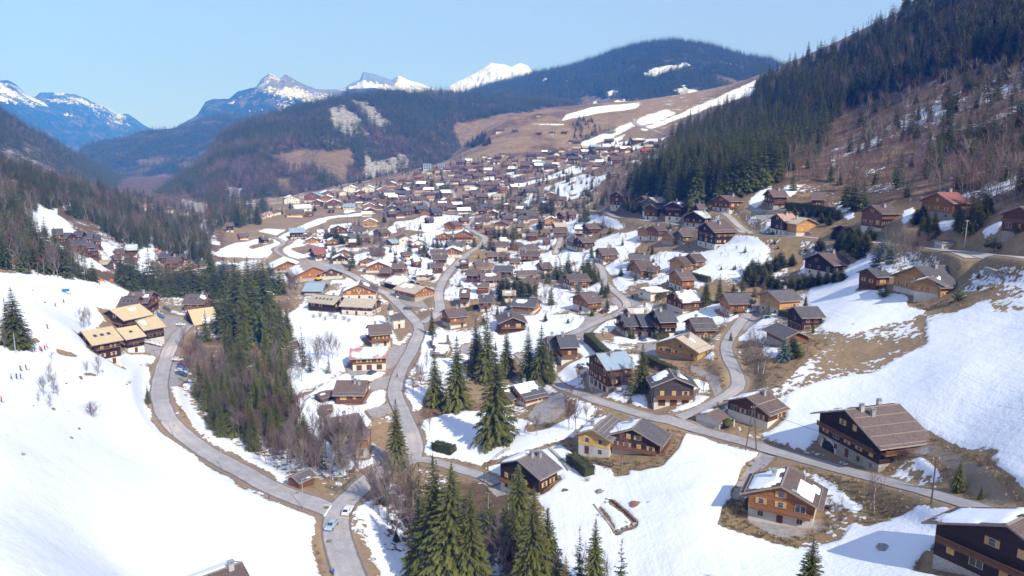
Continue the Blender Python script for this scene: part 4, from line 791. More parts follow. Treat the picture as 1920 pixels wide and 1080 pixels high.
    H_(1350,366,1377,365,14,10,'r','w','b',0,'red-brown chalet with honey balcony at the top of the concrete drive',balc=2); H_(1440,355,1470,355,15,11,'b','s','b',.1,'tall brown chalet with stacked balconies below the hillside wood',balc=2); H_(1521,359.5,1549,360,15,9.5,'b','b','b',.3,'brown gabled chalet with plain timber front left of the tall spruces')
    H_(1456,400.5,1486,400,13,11,'d','w','e',0,'white house with dark gable and brick-red roof beside the upper road',balc=0); H_(1485,405,1516,409,12,8,'p','w','w',.2,'open timber-framed wing with pale roof next to the brick-red roof',balc=0)
    H_(1576,421.5,1592,420,9,5,'d','w','b',.3,'small dark hut among the dark hedges',name='hut',cat='hut',balc=0,chim=0); H_(1633,384,1670,383.5,14,9,'r','w','b',.4,'red-brown chalet with white garage base between spruces on the slope',garage=1); H_(1756,360.5,1794,360,16,11,'o','s','r',0,'orange chalet with wine-red metal roof high on the right slope'); H_(1912,387,1945,386,12,8,'b','s','b',.1,'brown chalet cut off by the right edge')
    H_(1534,474,1571,472,17,10,'d','w','b',.3,'dark gabled chalet with red shutters and pale roof between hedges',sh='r'); H_(1626,502.5,1655,501.5,10,7,'b','b','k',0,'small brown raised cabin left of the large modern chalet',balc=1)
    H_(1716,499,1785,497,21,7.8,'p','w','g',.15,'large modern timber chalet with grey roof, stone chimneys and glazed gable',chim=3,balc=1,guards=0); H_(1740,520,1765,513,9,6.5,'p','w','g',.5,'small front gable wing of the large modern chalet',name='porch_wing',cat='wing',balc=0,chim=0)
    H_(1756,451,1798,451,5.5,2.3,'w','w','g',0,'flat-roofed white garage with red door beside the upper road','garage','garage',flat=True,balc=0,chim=0,garage=1,sh='r')
    H_(1155,359,1180,358,15,9,'b','w','b',.1,'brown-roofed chalet at the edge of the hillside forest'); H_(1203,367,1217,366.5,11,7,'b','w','b',0,'small brown chalet right under the forest edge'); H_(1216,370,1240,369,14,8,'g','w','w',0,'chalet with pale rectangular roof below the forest edge'); H_(1219,382,1237,381,12,8,'b','w','b',0,'brown chalet with white base between two round conifers'); H_(1262,378,1283,376,12,8,'d','w','b',.7,'dark chalet with snowy roof behind the yellowish pine'); H_(1305,382,1322,382,11,7,'d','w','b',0,'dark cottage beside the slender spruce on the slope')
    # ---- centre back
    for a in [(1036,427,1064,427,13,7,'o','w','b',0,'long orange chalet behind the garden conifers'),(1037,417.5,1060,417,12,6.5,'b','w','w',0,'tan-roofed building in the centre back row'),(1017,428.5,1031,428.5,10,6.5,'r','b','b',0,'small red-brown shed roof beside the long orange chalet'),(1009,407,1022,407,13,9.5,'b','w','b',0,'tall brown-roofed house at the left of the back row'),
              (1033,409,1034,402,13,9,'p','w','b',.8,'pale gabled house with snow edges in the back row'),(1049,397.5,1063,397,12,9,'b','w','b',0,'left of twin grey-roofed houses beside the spruce pair'),(1065,394,1081,394,12,9,'b','w','b',0,'right of twin grey-roofed houses beside the spruce pair'),(939,402.5,960,402,14,8,'b','w','b',.1,'orange-fronted chalet with grey roof in the middle of the village'),(985,398.5,1008,398,13,7,'g','w','b',.1,'low grey-roofed chalet left of the tall back row')]:
        H_(*a, Lm=(12 if abs(a[0]-a[2]) < 3 else None))
    # ---- left: terrace houses, lodges
    for i, (a, lab) in enumerate([((96,429,118,428),'uppermost left dark-roofed terrace house by the snow slope'),((139,433.5,157,433),'second dark-roofed terrace house from the top row'),((130,449.5,161,448),'front dark-roofed terrace house nearest the snow slope'),((160,438,175,437.5),'third dark-roofed terrace house in the upper row'),((176,442,185,441.5),'small end house of the dark-roofed terraces'),((120,436,134,436),'narrow dark-roofed terrace house between the larger ones'),((163,453.5,172,453),'small dark-roofed terrace house right of the front one'),((171,458.5,181,458),'lowest dark-roofed terrace house at the right end')]):
        H_(*a, 11, 7.5, 'b', 'b', 'k', 0, lab, 'terrace_house', 'terrace house', group='dark-roofed terrace houses', chim=0)
    H_(235,458.5,258,457.5,13,7,'b','w','m',.7,'chalet with half-snowy pale roof behind the lift slope'); H_(215,466,232,465,10,5,'r','w','b',0,'long low reddish house near the lift slope',balc=0); H_(211,478,224,477,9,5,'b','b','b',.2,'plain low hut below the pale-roofed chalet','hut','hut',balc=0,chim=0); H_(187,488,208,488,8,3.5,'g','b','w',.4,'open-sided shelter at the edge of the slope','shelter','shelter',balc=0,chim=0,win=0)
    H_(303,473,322,473,12,7,'d','w','k',0,'dark-roofed house left of the brown roof in the trees'); H_(315,480,341,479.5,15,9,'r','w','b',0,'brown-roofed hotel block rising above the spruces'); H_(337,475.5,352,475,11,7,'d','w','k',.1,'dark-roofed house right of the brown roof in the trees'); H_(342,492,360,494,14,5,'o','w','e',.3,'low building with pinkish roof among spruces',balc=0); H_(408,496,440,495.5,12,8,'o','w','k',0,'grey-roofed chalet with orange walls right of the spruces'); H_(376,488,386,488,9,6,'d','w','k',0,'small dark roof between spruces')
    H_(228,556,262,555,16,10,'r','w','b',.3,'front brown lodge with skylights above the tan-roofed lodges',skyl=3,balc=2,snowspec=[(1,.1,.9,.0,.6)]); H_(243,547,288,546,16,11,'r','w','b',.4,'rear brown lodge with chimney and snow patches',skyl=0,balc=2,snowspec=[(-1,.65,.95,.1,.6)]); H_(349,551,391,550,17,10,'r','w','b',.4,'red-brown lodge with skylights right of the others',skyl=3,balc=2,snowspec=[(-1,.62,.97,.05,.55)])
    H_(352,581,400,575,17,9,'d','w','t',.5,'steep tan-roofed hall with snow on its lower roof beside the bend',balc=0,pitch=33,chim=0,win=0,snowspec=[(-1,.35,.98,.55,.98)])
    H_(205,580,262,569,17,8.6,'d','w','t',.2,'upper tan-roofed lodge with timber posts',balc=2,snowspec=[(-1,.5,.75,.1,.5)],chim=0); H_(250,597,293,590,17,8.6,'d','w','t',.2,'right tan-roofed lodge beside the parked cars',balc=2,snowspec=[(-1,.1,.35,.2,.6)],chim=0); H_(152,621,211,611,16,9,'d','w','t',0,'left tan-roofed lodge with three skylights on the ski slope',skyl=3,balc=2,chim=0); H_(217,616,256,609,15,8.4,'d','w','t',0,'middle tan-roofed lodge with white ground floor',skyl=1,balc=2,chim=0)
FARV = [ # roof centre x, y, width px, gable to viewer?, wall, roof, snow
 (545,367,23,1,'w','k',.3),(588,361,25,1,'r','l',0),(611,358,22,1,'r','l',.3),(613,366,22,1,'o','b',.9),(595,375,20,1,'r','b',1),(625,374,25,1,'r','b',.9),(566,385,32,0,'w','m',1),(553,394,30,0,'p','b',0),(580,397,15,0,'r','b',0),(494,401,10,0,'w','e',0),(504,398,10,0,'w','e',0),(513,396,11,0,'w','b',0),(521,394,12,0,'w','b',0),
 (657,348,23,1,'w','b',1),(646,358,17,1,'w','b',1),(675,357,18,1,'b','b',.9),(691,348,22,1,'w','b',1),(654,375,22,0,'w','b',0),(655,383,23,0,'w','l',0),(692,381,22,1,'o','b',1),(693,390,20,1,'r','b',.9),(711,384,10,1,'r','b',1),(715,374,22,0,'o','b',0),(715,353,17,1,'o','b',1),(724,358,18,0,'b','b',.3),(735,385,20,1,'b','b',.6),(768,382,18,0,'r','b',0),(757,369,17,0,'b','b',0),(788,358,20,0,'w','e',0),(621,391,12,0,'d','b',0),(747,377,20,0,'b','b',.5),(747,378,18,0,'r','b',0),(734,341,17,1,'o','b',1),
 (800,312,13,0,'w','m',0),(827,309,12,0,'w','m',0),(822,316,13,1,'o','b',0),(838,314,16,0,'b','b',0),(853,310,18,0,'g','b',0),(783,322,15,0,'o','b',0),(805,321,10,0,'w','b',0),(731,336,17,0,'g','b',0),(754,334,15,0,'r','r',0),(767,337,14,0,'b','b',0),(785,330,15,0,'r','r',0),(795,339,13,0,'w','b',0),(797,347,18,0,'b','b',0),(835,348,15,0,'g','b',0),(785,352,15,0,'g','b',0),(808,368,15,0,'w','e',0),(886,318,15,0,'r','e',0),(881,323,18,0,'r','b',0),(905,332,16,0,'w','b',0),(904,316,13,0,'b','b',0),(873,332,16,0,'w','b',0),(934,330,13,0,'b','b',0),(948,329,13,0,'w','b',0),
 (868,342,15,0,'b','b',0),(884,342,18,0,'b','b',0),(904,341,17,0,'b','b',0),(923,342,22,0,'r','b',0),(943,340,13,0,'w','b',.5),(879,349,18,0,'w','w',0),(891,359,20,0,'r','b',0),(873,365,15,0,'d','b',0),(935,364,23,0,'w','w',.2),(832,381,32,0,'b','b',0),(848,386,18,0,'b','b',0),(878,387,18,0,'b','b',0),(911,383,26,0,'b','k',0),
 (937,242,17,0,'r','b',0),(966,243,10,0,'b','b',0),(1011,248,9,0,'d','b',0),(1035,247,10,0,'b','b',0),(1058,246,12,0,'b','b',0),(943,288,14,0,'w','b',0),(953,289,10,0,'o','b',0),(960,292,10,0,'b','b',0),(907,291,10,0,'w','b',0),(917,297,13,0,'b','b',.5),(927,302,15,0,'b','b',0),(893,303,13,0,'b','b',0),(987,303,22,0,'b','b',0),(1013,303,18,0,'w','l',0),(998,288,13,0,'r','b',0),(1013,289,17,0,'r','b',0),(1035,292,18,0,'r','b',0),(1053,293,17,0,'r','b',0),(1077,294,23,0,'b','b',0),(982,318,13,0,'g','b',0),(993,318,13,0,'g','b',0),
 (1072,263,12,0,'b','b',0),(1083,263,15,0,'g','b',.3),(1082,276,15,0,'o','w',0),(1098,275,15,0,'o','w',0),(1077,282,15,0,'r','b',0),(1115,272,18,0,'b','l',0),(1127,276,20,0,'b','b',0),(1142,261,17,0,'d','b',0),(1110,291,26,0,'w','b',0),(1137,288,18,0,'w','b',.2),(1160,296,23,0,'r','b',0),(1101,304,20,0,'r','b',0),(1120,307,20,0,'r','b',0),(950,328,13,0,'g','b',.2),(905,344,15,0,'g','b',0),(995,354,25,0,'d','k',0),(978,358,15,0,'d','b',0),(1048,369,27,0,'p','b',0),(1027,359,12,0,'w','b',0),(1033,361,13,1,'o','b',.9),
 (1197,260,25,0,'d','w',.6),(1221,265,7,0,'d','b',0),(1237,261,6,0,'d','b',0),(1220,272,18,0,'w','w',.3),(1231,271,10,0,'b','b',0),(1211,280,18,0,'o','x',0),(1153,322,24,0,'g','b',0),(1010,214,10,0,'b','b',0),(930,302,14,0,'w','b',.3),(970,320,12,0,'b','b',0),(860,300,14,0,'w','b',0),(872,312,14,0,'b','b',0),(846,324,14,0,'w','b',0),(858,330,14,0,'r','b',0),(918,312,14,0,'b','b',0),(948,308,14,0,'b','b',0),(965,300,13,0,'g','b',0),(1000,297,13,0,'b','b',0),
 (660,366,14,0,'b','b',.4),(700,366,14,0,'b','b',0),(745,352,14,0,'b','b',0),(762,346,14,0,'w','b',0),(772,368,14,0,'w','b',.3),(905,372,15,0,'w','b',0),(962,372,14,0,'b','b',0),(1020,378,15,0,'b','b',.5),(950,382,17,0,'b','b',.5),(975,388,18,0,'o','b',.9),(925,395,18,1,'b','b',1),(905,392,16,0,'b','b',0),(1080,378,15,0,'b','b',0),(910,404,15,0,'r','b',0),
 (897,418,18,0,'b','b',.5),(918,427,18,0,'b','b',0),(975,420,18,0,'b','b',.3),(955,433,17,0,'r','b',0),(1000,437,18,0,'b','b',.3),(985,430,16,0,'w','b',0),(1025,445,16,0,'b','b',0),(945,475,20,0,'b','b',.3),(965,485,20,0,'r','b',0),(870,488,18,0,'b','b',.5),(780,485,18,0,'o','b',1),(760,473,16,0,'b','b',0),(820,495,22,0,'b','b',.4),(905,530,24,0,'o','b',.6),(955,545,26,0,'b','w',.8),(790,462,14,0,'b','b',.8),(660,450,16,0,'b','b',1),(600,432,14,0,'w','b',.9),(575,437,14,0,'g','b',.8),
 (268,385,12,0,'w','e',0),(285,384,14,0,'w','b',.3),(246,379,12,0,'b','b',0),(300,388,14,0,'r','b',0),(345,395,14,0,'w','b',0),(318,390,12,0,'w','b',.4),(280,378,10,0,'w','b',0),(258,381,10,0,'w','b',0),
]
def fill_houses():
    zones = [([(660,372),(760,345),(900,325),(980,330),(960,350),(900,372),(860,395),(760,400),(680,395)], 46, 'far village left of the snow strip', (9,13)), ([(900,395),(1000,392),(1090,420),(1100,450),(1020,470),(930,445),(900,430)], 16, 'crowded middle of the village', (9,13)),
      ([(860,300),(980,285),(1100,270),(1180,275),(1160,305),(1090,300),(1000,318),(900,330),(850,330)], 42, 'upper village by the ski slope', (9,14)), ([(600,440),(700,420),(760,440),(700,480),(620,480)], 7, 'left middle of the village', (9,12)), ([(760,440),(900,440),(880,490),(820,520),(760,500)], 10, 'village left of the climbing road', (9,12)),
      ([(900,465),(1010,470),(1000,560),(950,600),(880,600),(870,560)], 12, 'gardens right of the climbing road', (9,12)), ([(1140,395),(1300,385),(1300,430),(1200,415)], 4, 'foot of the hillside forest', (10,13)), ([(1150,430),(1290,440),(1300,520),(1180,470)], 4, 'right middle of the village', (10,13))]
    r = random.Random(77); k = 0
    for zi, (poly, n, zone, (a, b)) in enumerate(zones):
        p = sample_poly(poly, n * 14, 700 + zi); P, g = hit(p[:, 0], p[:, 1], 6.0); got = 0
        D_ = MB()
        for (x, y), q, ok in zip(p, P, g):
            if got >= n: break
            if not ok or any((q[0] - hx) ** 2 + (q[1] - hy) ** 2 < 19 ** 2 for hx, hy, *_ in HOUSES) or any(seg_dist(q[0], q[1], L[::4]) < 9 for _, _, L in ROAD3): continue
            wl = r.choice('bbrrogdw'); rf = r.choice('bbbgkb'); sn = r.choice((0, 0, 0, .3, .6, 1)); gab = r.random() < .35; nm = {'w': 'white-walled', 'b': 'brown timber', 'r': 'reddish timber', 'o': 'orange timber', 'd': 'dark timber', 'g': 'weathered grey'}[wl]; rn = {'b': 'brown', 'g': 'grey', 'k': 'dark'}[rf]
            w_ = r.uniform(a, b)
            if zi in (0, 2):              # the smallest, farthest roofs of the crowd: one joined mass
                yy = -math.atan2(q[0], q[1]) + R((88 if gab else 0) + r.uniform(-22, 22)); L = w_ * r.uniform(1, 1.4); M = Matrix.Translation((q[0], q[1], q[2])) @ Matrix.Rotation(yy, 4, 'Z'); hw, hl, eh, rh = w_ / 2, L / 2, w_ * .32, w_ * .58
                wi = 'bbrrogdw'.index(wl) % 8; wi = {'b': 0, 'r': 1, 'o': 2, 'g': 0, 'd': 3, 'w': 4}[wl]; ri = 7 if sn > .5 else {'b': 5, 'g': 6, 'k': 6}[rf]
                D_.box(-hl * .88, hl * .88, -hw * .82, hw * .82, -3, eh * .4, 4 if r.random() < .35 else wi, M); D_.box(-hl * .89, hl * .89, -hw * .83, hw * .83, eh * .4, eh, wi, M)
                for s_ in (-1, 1): D_.poly([M @ Vector(v) for v in ((s_ * hl * .89, -hw * .83, eh), (s_ * hl * .89, hw * .83, eh), (s_ * hl * .89, 0, rh))], wi); D_.poly([M @ Vector(v) for v in ((-hl, 0, rh + .1), (hl, 0, rh + .1), (hl, s_ * hw, eh - .3), (-hl, s_ * hw, eh - .3))], ri); D_.poly([M @ Vector(v) for v in ((-hl, 0, rh - .15), (hl, 0, rh - .15), (hl, s_ * hw, eh - .55), (-hl, s_ * hw, eh - .55))], wi); D_.poly([M @ Vector(v) for v in ((-hl, s_ * hw, eh - .3), (hl, s_ * hw, eh - .3), (hl, s_ * hw, eh - .55), (-hl, s_ * hw, eh - .55))], wi)
                HOUSES.append((q[0], q[1], L, w_, yy)); BLOCK.append((q[0], q[1], L * .5)); got += 1; continue
            H_(x - 4, y, x + 4, y, w_, w_ * .62, wl, 'w' if r.random() < .4 else 'b', rf, sn, f"small {nm} chalet, {'snow-covered' if sn > .5 else 'partly snowy' if sn else rn} roof, {zone}", group='small chalets of the far village' if zi < 3 else 'small chalets of the ' + zone, yaw=(88 if gab else 0) + r.uniform(-22, 22), Lm=w_ * r.uniform(.95, 1.35)); got += 1
        if D_.v: D_.put('distant_chalets', [WOOD['b'], WOOD['r'], WOOD['o'], WOOD['d'], WOOD['w'], ROOF['b'], ROOF['k'], M_SNOW], kind='stuff')
def build_far():
    names = {'w': 'white-walled', 'b': 'brown timber', 'r': 'reddish timber', 'o': 'orange timber', 'd': 'dark timber', 'p': 'pale timber', 'g': 'weathered grey'}; rn = {'b': 'brown', 'k': 'dark grey', 'l': 'blue metal', 'm': 'pale metal', 'e': 'pinkish', 'r': 'red', 'w': 'pale', 'x': 'bright red', 'g': 'grey'}
    for i, (x, y, wpx, gab, wl, rf, sn) in enumerate(FARV):
        zone = 'far valley mouth' if x < 400 else 'far brown meadow' if (y < 252 and x < 1065) else 'upper village by the ski slope' if x > 1060 and y < 330 else 'far centre of the upper village' if y < 345 and x > 780 else 'left end of the far village' if x < 680 else 'far village left of the snow strip' if y < 395 else 'crowded middle of the village'
        lab = f"{names[wl]} chalet, {'snow-covered' if sn >= .6 else 'partly snowy' if sn > 0 else rn[rf]} roof{', gable in front' if gab else ''}, {zone}"
        d = h1(x, y, 6); dist = math.hypot(d.x, d.y); wm = max(9, min(30, wpx * dist / F)); ya = (88 if gab else 0) + random.Random(i).uniform(-16, 16)
        if gab: H_(x - 4, y - 1, x + 4, y - 1, wm, max(7, wm * .62), wl, 'w', rf, sn, lab, group='small chalets of the far village', yaw=ya, Lm=wm * .9)
        else: H_(x - wpx / 2, y - 1, x + wpx / 2, y - 1, min(wm * .95, 16), max(6.2, min(9, wm * .45)), wl, 'w' if wl in 'wp' or i % 3 == 0 else 'b', rf, sn, lab, group='small chalets of the far village', yaw=ya)
# ------------------------------------------------------------------ woods
def with_trunk(crown, trunk):             # single mesh: crown + trunk, for the instanced woods
    b = bmesh.new(); b.from_mesh(crown); me = bpy.data.meshes.new('wood_tree')
    n = len(b.faces); b.from_mesh(trunk)
    b.faces.ensure_lookup_table()
    for f in b.faces[n:]: f.material_index = 1
    b.to_mesh(me); b.free(); me.materials.append(crown.materials[0]); me.materials.append(trunk.materials[0]); return me
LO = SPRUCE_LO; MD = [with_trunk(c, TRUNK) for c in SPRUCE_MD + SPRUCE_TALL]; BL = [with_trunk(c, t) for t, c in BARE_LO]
def hill_trees(H, name, n, hh, clump, seed, variants, bare_frac=.3, snow_lim=-.6, zones=()):
    r = np.random.default_rng(seed); m, k = H['X'].shape; P = H['P']
    # pick by area in the picture, a little denser near the crest
    i = (r.random(n * 3) ** .85 * (m - 1.001)); j = r.random(n * 3) * (k - 1.001)
    a, b = i.astype(int), j.astype(int); fa = (i - a)[:, None]; fb = (j - b)[:, None]
    Q = (P[a, b] * (1 - fb) + P[a, b + 1] * fb) * (1 - fa) + (P[a + 1, b] * (1 - fb) + P[a + 1, b + 1] * fb) * fa
    wd = H['wd'][a, b]; sn = H['sn'][a, b]; rk = H['rk'][a, b]
    dens = np.clip(wd, 0, 1) * (sn < snow_lim) * np.clip(1 - rk * 1.05, .06, 1)
    cl = fbm(Q[:, 0] / clump, Q[:, 1] / clump, 3); keep = r.random(n * 3) < dens * np.clip(.75 + cl * .9, .25, 1)
    Q = Q[keep][:n]; cl = cl[keep][:n]; sz = np.hypot(Q[:, 0], Q[:, 1]); h = hh * (.7 + .6 * r.random(len(Q)))
    zb = np.zeros(len(Q)); XX = H['X'][a, b][keep][:n]; YY = H['Y'][a, b][keep][:n]
    for poly, v in zones: zb += v * inside(XX, YY, poly)
    bl = (zb + fbm(Q[:, 0] / clump / .6 + 50, Q[:, 1] / clump / .6, 3) + r.normal(size=len(Q)) * .25) > (.55 - bare_frac * 1.6)
    K = r.integers(0, 3, len(Q)) + np.where(bl, 3, 0); h = np.where(bl, h * .75, h)
    stuff_forest(name, Q - [0, 0, .5], h, h * np.where(bl, .9, 1.15), K, variants)
VAR = list(LO) + [c for t, c in BARE_LO]
def far_forests():
    hill_trees(HB, 'ridge_forest', 14000, 26, 130, 1, VAR, .15, zones=[([(300,380),(400,290),(440,270),(520,290),(600,340),(700,345),(740,330),(700,400),(300,410)], .42), ([(600,180),(1000,180),(1000,260),(860,300),(700,250)], -.12)])
    hill_trees(HE, 'shaded_ridge_forest', 7000, 24, 150, 2, VAR, .02)
    hill_trees(HD, 'mountain_forest', 15000, 30, 300, 3, VAR, -.3, .0)
    hill_trees(HF, 'far_ridge_forest', 7000, 24, 300, 4, VAR, .1, .0)
# near and middle woods on the ground sheet: polygon of tree feet, count, height range, share of bare trees
WOODS = [
 ('hillside_forest', [(1195,398),(1180,352),(1250,300),(1262,262),(1300,232),(1380,205),(1412,180),(1440,165),(1560,150),(1600,200),(1480,330),(1385,372),(1340,392),(1260,400)], 1150, (18,29), .06),
 ('hillside_forest', [(1412,185),(1425,120),(1520,50),(1535,40),(1600,-10),(1700,-70),(1800,-130),(1925,-180),(1925,100),(1780,150),(1640,190),(1500,215)], 1900, (17,28), .16),
 ('hillside_forest', [(1700,60),(1800,2),(1925,-60),(2000,-80),(2000,150),(1925,110),(1800,130)], 600, (20,28), .1),
 ('bare_wood', [(1480,330),(1560,210),(1640,190),(1780,150),(1925,110),(2000,200),(2000,380),(1840,385),(1700,368),(1560,352),(1500,345)], 1050, (9,18), .78),
 ('bare_wood', [(1120,398),(1150,350),(1185,345),(1200,398)], 60, (9,15), .8),
 ('left_wood', [(60,400),(40,345),(0,330),(0,300),(60,330),(120,350),(180,355),(230,378),(290,410),(330,440),(395,470),(388,500),(300,470),(235,462),(180,425),(110,395)], 850, (11,19), .4),
 ('left_wood', [(-60,330),(20,345),(60,400),(75,470),(180,505),(120,525),(0,508),(-60,500)], 330, (12,20), .5),
 ('left_wood', [(290,408),(310,385),(380,392),(400,420),(395,470),(330,445)], 260, (10,16), .6),
 ('left_wood', [(-60,330),(0,300),(60,318),(180,345),(290,375),(310,392),(300,410),(200,370),(60,345)], 620, (9,16), .55),
 ('left_wood', [(430,432),(400,395),(330,362),(420,372),(480,370),(560,352),(660,350),(700,335),(740,330),(720,318),(600,345),(480,365),(440,395),(470,405)], 240, (14,20), .45),
 ('left_wood', [(385,395),(420,385),(470,395),(505,392),(500,420),(440,428),(395,425)], 90, (16,26), .35),
]
VILLAGE = [ # low shrubs and small far garden trees nobody could count
 ([(640,340),(760,315),(900,300),(1060,285),(1180,262),(1240,290),(1180,330),(1120,400),(1000,412),(880,410),(740,400),(640,390)], 1000, (5,13), .58),
 ([(560,470),(640,440),(760,400),(1000,405),(1120,420),(1240,450),(1300,560),(1200,640),(1000,600),(900,640),(800,560),(640,520)], 760, (2,7.5), .74),
 ([(1140,400),(1300,400),(1480,460),(1560,500),(1480,560),(1380,620),(1240,560),(1180,450)], 200, (1.5,4), .85),
 ([(480,395),(640,350),(660,380),(560,410)], 60, (6,11), .7), ([(860,250),(912,256),(920,272),(880,278),(858,274)], 70, (14,20), .02), ([(1070,225),(1100,220),(1130,240),(1110,262),(1075,262)], 60, (8,14), .4),
 ([(345,720),(520,860),(600,900),(690,880),(640,800),(560,740),(430,680)], 260, (1.5,4), 1.0), ([(690,930),(760,900),(900,990),(1000,1080),(780,1090)], 160, (1.5,4.5), .95), ([(1290,690),(1380,700),(1340,760),(1200,770),(1160,720)], 60, (.8,2), 1.0), ([(1530,880),(1640,910),(1560,1000),(1500,960)], 30, (.8,1.8), 1.0)]
def village_growth():
    out = []
    for wi, (poly, n, (h0, h1_), bf) in enumerate(VILLAGE):
        p = sample_poly(poly, n, 900 + wi); P, g = hit(p[:, 0], p[:, 1]); P = P[g]; P = P[free_of(P, .8)]; r = np.random.default_rng(wi + 50); m = len(P)
        h = h0 + (h1_ - h0) * r.random(m); bare = r.random(m) < bf; K = np.where(bare, 7 + r.integers(0, 3, m), r.integers(0, 4, m)); out.append((P, h, K))
    P, h, K = (np.concatenate([o[i] for o in out]) for i in range(3)); wide = np.where(h < 6, h * 1.5, h * 1.1); stuff_forest('garden_undergrowth', P - [0, 0, .2], h, wide, K, MD + BL)
def tufts():
    # dry grass and weed tufts on the bare ground near the camera
    g = np.random.default_rng(5); i = g.integers(0, NA, 400000); j = g.integers(0, NU, 400000)
    ok = (GD[i, j] < 260) & (SN[i, j] < -.35) & (PV[i, j] < 0) & (DT[i, j] < .3) & (PY[i, j] > 560) & (PY[i, j] < 1100) & (PX[i, j] > -20) & (PX[i, j] < 1940)
    i, j = i[ok][:9000], j[ok][:9000]; P = np.stack([GX[i, j], GY[i, j], GZ[i, j]], -1) + np.c_[g.normal(size=(len(i), 2)) * .5, np.zeros(len(i))]; P = P[free_of(P, -.6)]
    b = MB(); r = random.Random(3); V = []; T = []
    for k in range(26):
        a = r.random() * 6.28; d = r.random() * .5; q = (math.cos(a) * d, math.sin(a) * d, 0); a2 = a + r.gauss(0, .5); l = r.uniform(.5, 1); e = (q[0] + math.cos(a2) * .5 * l, q[1] + math.sin(a2) * .5 * l, l); w_ = .07; n = len(V)
        V += [(q[0] - w_ * math.sin(a2), q[1] + w_ * math.cos(a2), 0), (q[0] + w_ * math.sin(a2), q[1] - w_ * math.cos(a2), 0), e]; T.append((n, n + 1, n + 2))
    ms = [mesh_np('tuft', V, T, [m]) for m in (mat_plain('straw_tufts', (.36, .27, .15), .25), mat_plain('brown_tufts', (.20, .12, .07), .3), mat_plain('olive_tufts', (.16, .15, .06), .3))]
    h = g.uniform(.15, .5, len(P)); stuff_forest('dry_grass_tufts', P, h, h * 1.5, g.integers(0, 3, len(P)), ms)
def near_woods():
    for wi, (name, poly, n, (h0, h1_), bf) in enumerate(WOODS):
        p = sample_poly(poly, n, 100 + wi); P, g = hit(p[:, 0], p[:, 1]); P = P[g]
        ok = free_of(P, 3) & (np.hypot(P[:, 0], P[:, 1]) < 2300); P = P[ok]; r = np.random.default_rng(wi); m = len(P)
        cl = fbm(P[:, 0] / 60 + 9, P[:, 1] / 60, 3) * .5 + r.normal(size=m) * .3
        bare = cl < np.quantile(cl, bf); h = h0 + (h1_ - h0) * r.random(m); h = np.where(bare, h * .85, h)
        K = np.where(bare, 7 + r.integers(0, 3, m), r.integers(0, 7, m))
        yield name, P, h, K, m
build_houses(); build_far(); fill_houses()
# ------------------------------------------------------------------ ground masks
PX, PY = project(np.stack([GX, GY, GZ], -1))
wp = np.clip(250 / GD, .25, 2.0)
X = PX + fbm(GX / 16, GY / 16, 4) * 11 * wp; Y = PY + fbm(GX / 16 + 40, GY / 16, 4) * 6 * wp
SN = np.full(X.shape, -.16); RK = np.zeros(X.shape); WD = np.zeros(X.shape); DT = np.zeros(X.shape); PV = np.full(X.shape, -1.0)
def S(v, soft, *polys):
    for p in polys: paint(SN, X, Y, p, v, soft * (1.7 if p[0][1] > 560 else 1.0))
def W(v, soft, *polys):
    for p in polys: paint(WD, X, Y, p, v, soft)
S(-2, 6, [(-500,290),(60,300),(330,300),(420,372),(420,400),(330,420),(-500,380)]); W(.9, 6, [(-500,290),(60,300),(330,300),(420,372),(420,400),(330,420),(-500,380)])
# broad zones: far village and meadows dry, right wooded hillside brown with patches, left slope white
S(-.35, 20, [(480,440),(560,380),(760,300),(900,180),(1500,150),(1500,400),(1100,420),(900,410),(700,420)])
S(-2, 10, [(400,425),(520,385),(700,392),(790,400),(770,425),(700,425),(640,425),(560,440),(420,462)], [(840,250),(900,215),(1000,190),(1180,190),(1200,215),(1150,235),(1080,270),(1000,290),(930,320),(850,300)])
S(-.42, 30, [(1100,430),(1180,300),(1300,200),(1420,130),(1700,-100),(2100,-300),(2100,480),(1700,470),(1500,450),(1300,420)])
W(.8, 25, [(1100,420),(1180,300),(1300,200),(1420,130),(1700,-100),(2200,-300),(2200,400),(1800,380),(1600,400),(1420,360),(1340,395),(1200,400)])
S(-.9, 12, [(1150,400),(1190,340),(1260,270),(1420,160),(1600,60),(1680,100),(1560,330),(1420,350),(1340,390),(1240,395)])
S(-.05, 14, [(1720,200),(1920,120),(1920,175),(1760,245),(1660,240)], [(1560,280),(1640,245),(1650,260),(1540,330)], [(1840,330),(1920,300),(1920,360),(1860,380)])
S(-.7, 12, [(1560,400),(1700,380),(1920,380),(1920,500),(1800,480),(1700,470),(1560,455)], [(1080,430),(1100,402),(1300,432),(1500,450),(1500,500),(1400,470),(1300,480),(1200,455)])
S(1.2, 6, [(1110,278),(1150,262),(1190,245),(1250,225),(1320,195),(1420,150),(1415,176),(1330,202),(1270,222),(1200,250),(1160,272)])
S(1.0, 4, [(1170,238),(1200,222),(1250,205),(1262,212),(1240,225),(1200,236)])
S(-2, 4, [(1158,268),(1188,240),(1246,256),(1240,262),(1180,262)], [(1150,285),(1240,270),(1245,280),(1200,300),(1160,300)])
S(1, 3, [(1085,268),(1135,250),(1180,232),(1190,228),(1175,242),(1140,262),(1100,275)], [(1150,272),(1180,262),(1175,270),(1152,276)], [(1172,278),(1205,272),(1204,277),(1178,284)], [(1200,262),(1246,258),(1244,264),(1205,266)])
S(1.2, 4, [(1182,302),(1205,294),(1235,290),(1250,270),(1256,280),(1292,272),(1290,282),(1250,300),(1215,312),(1200,308)])
S(1.2, 4, [(893,372),(940,352),(1020,334),(1075,312),(1098,316),(1095,322),(1040,335),(985,348),(930,362),(905,374)])
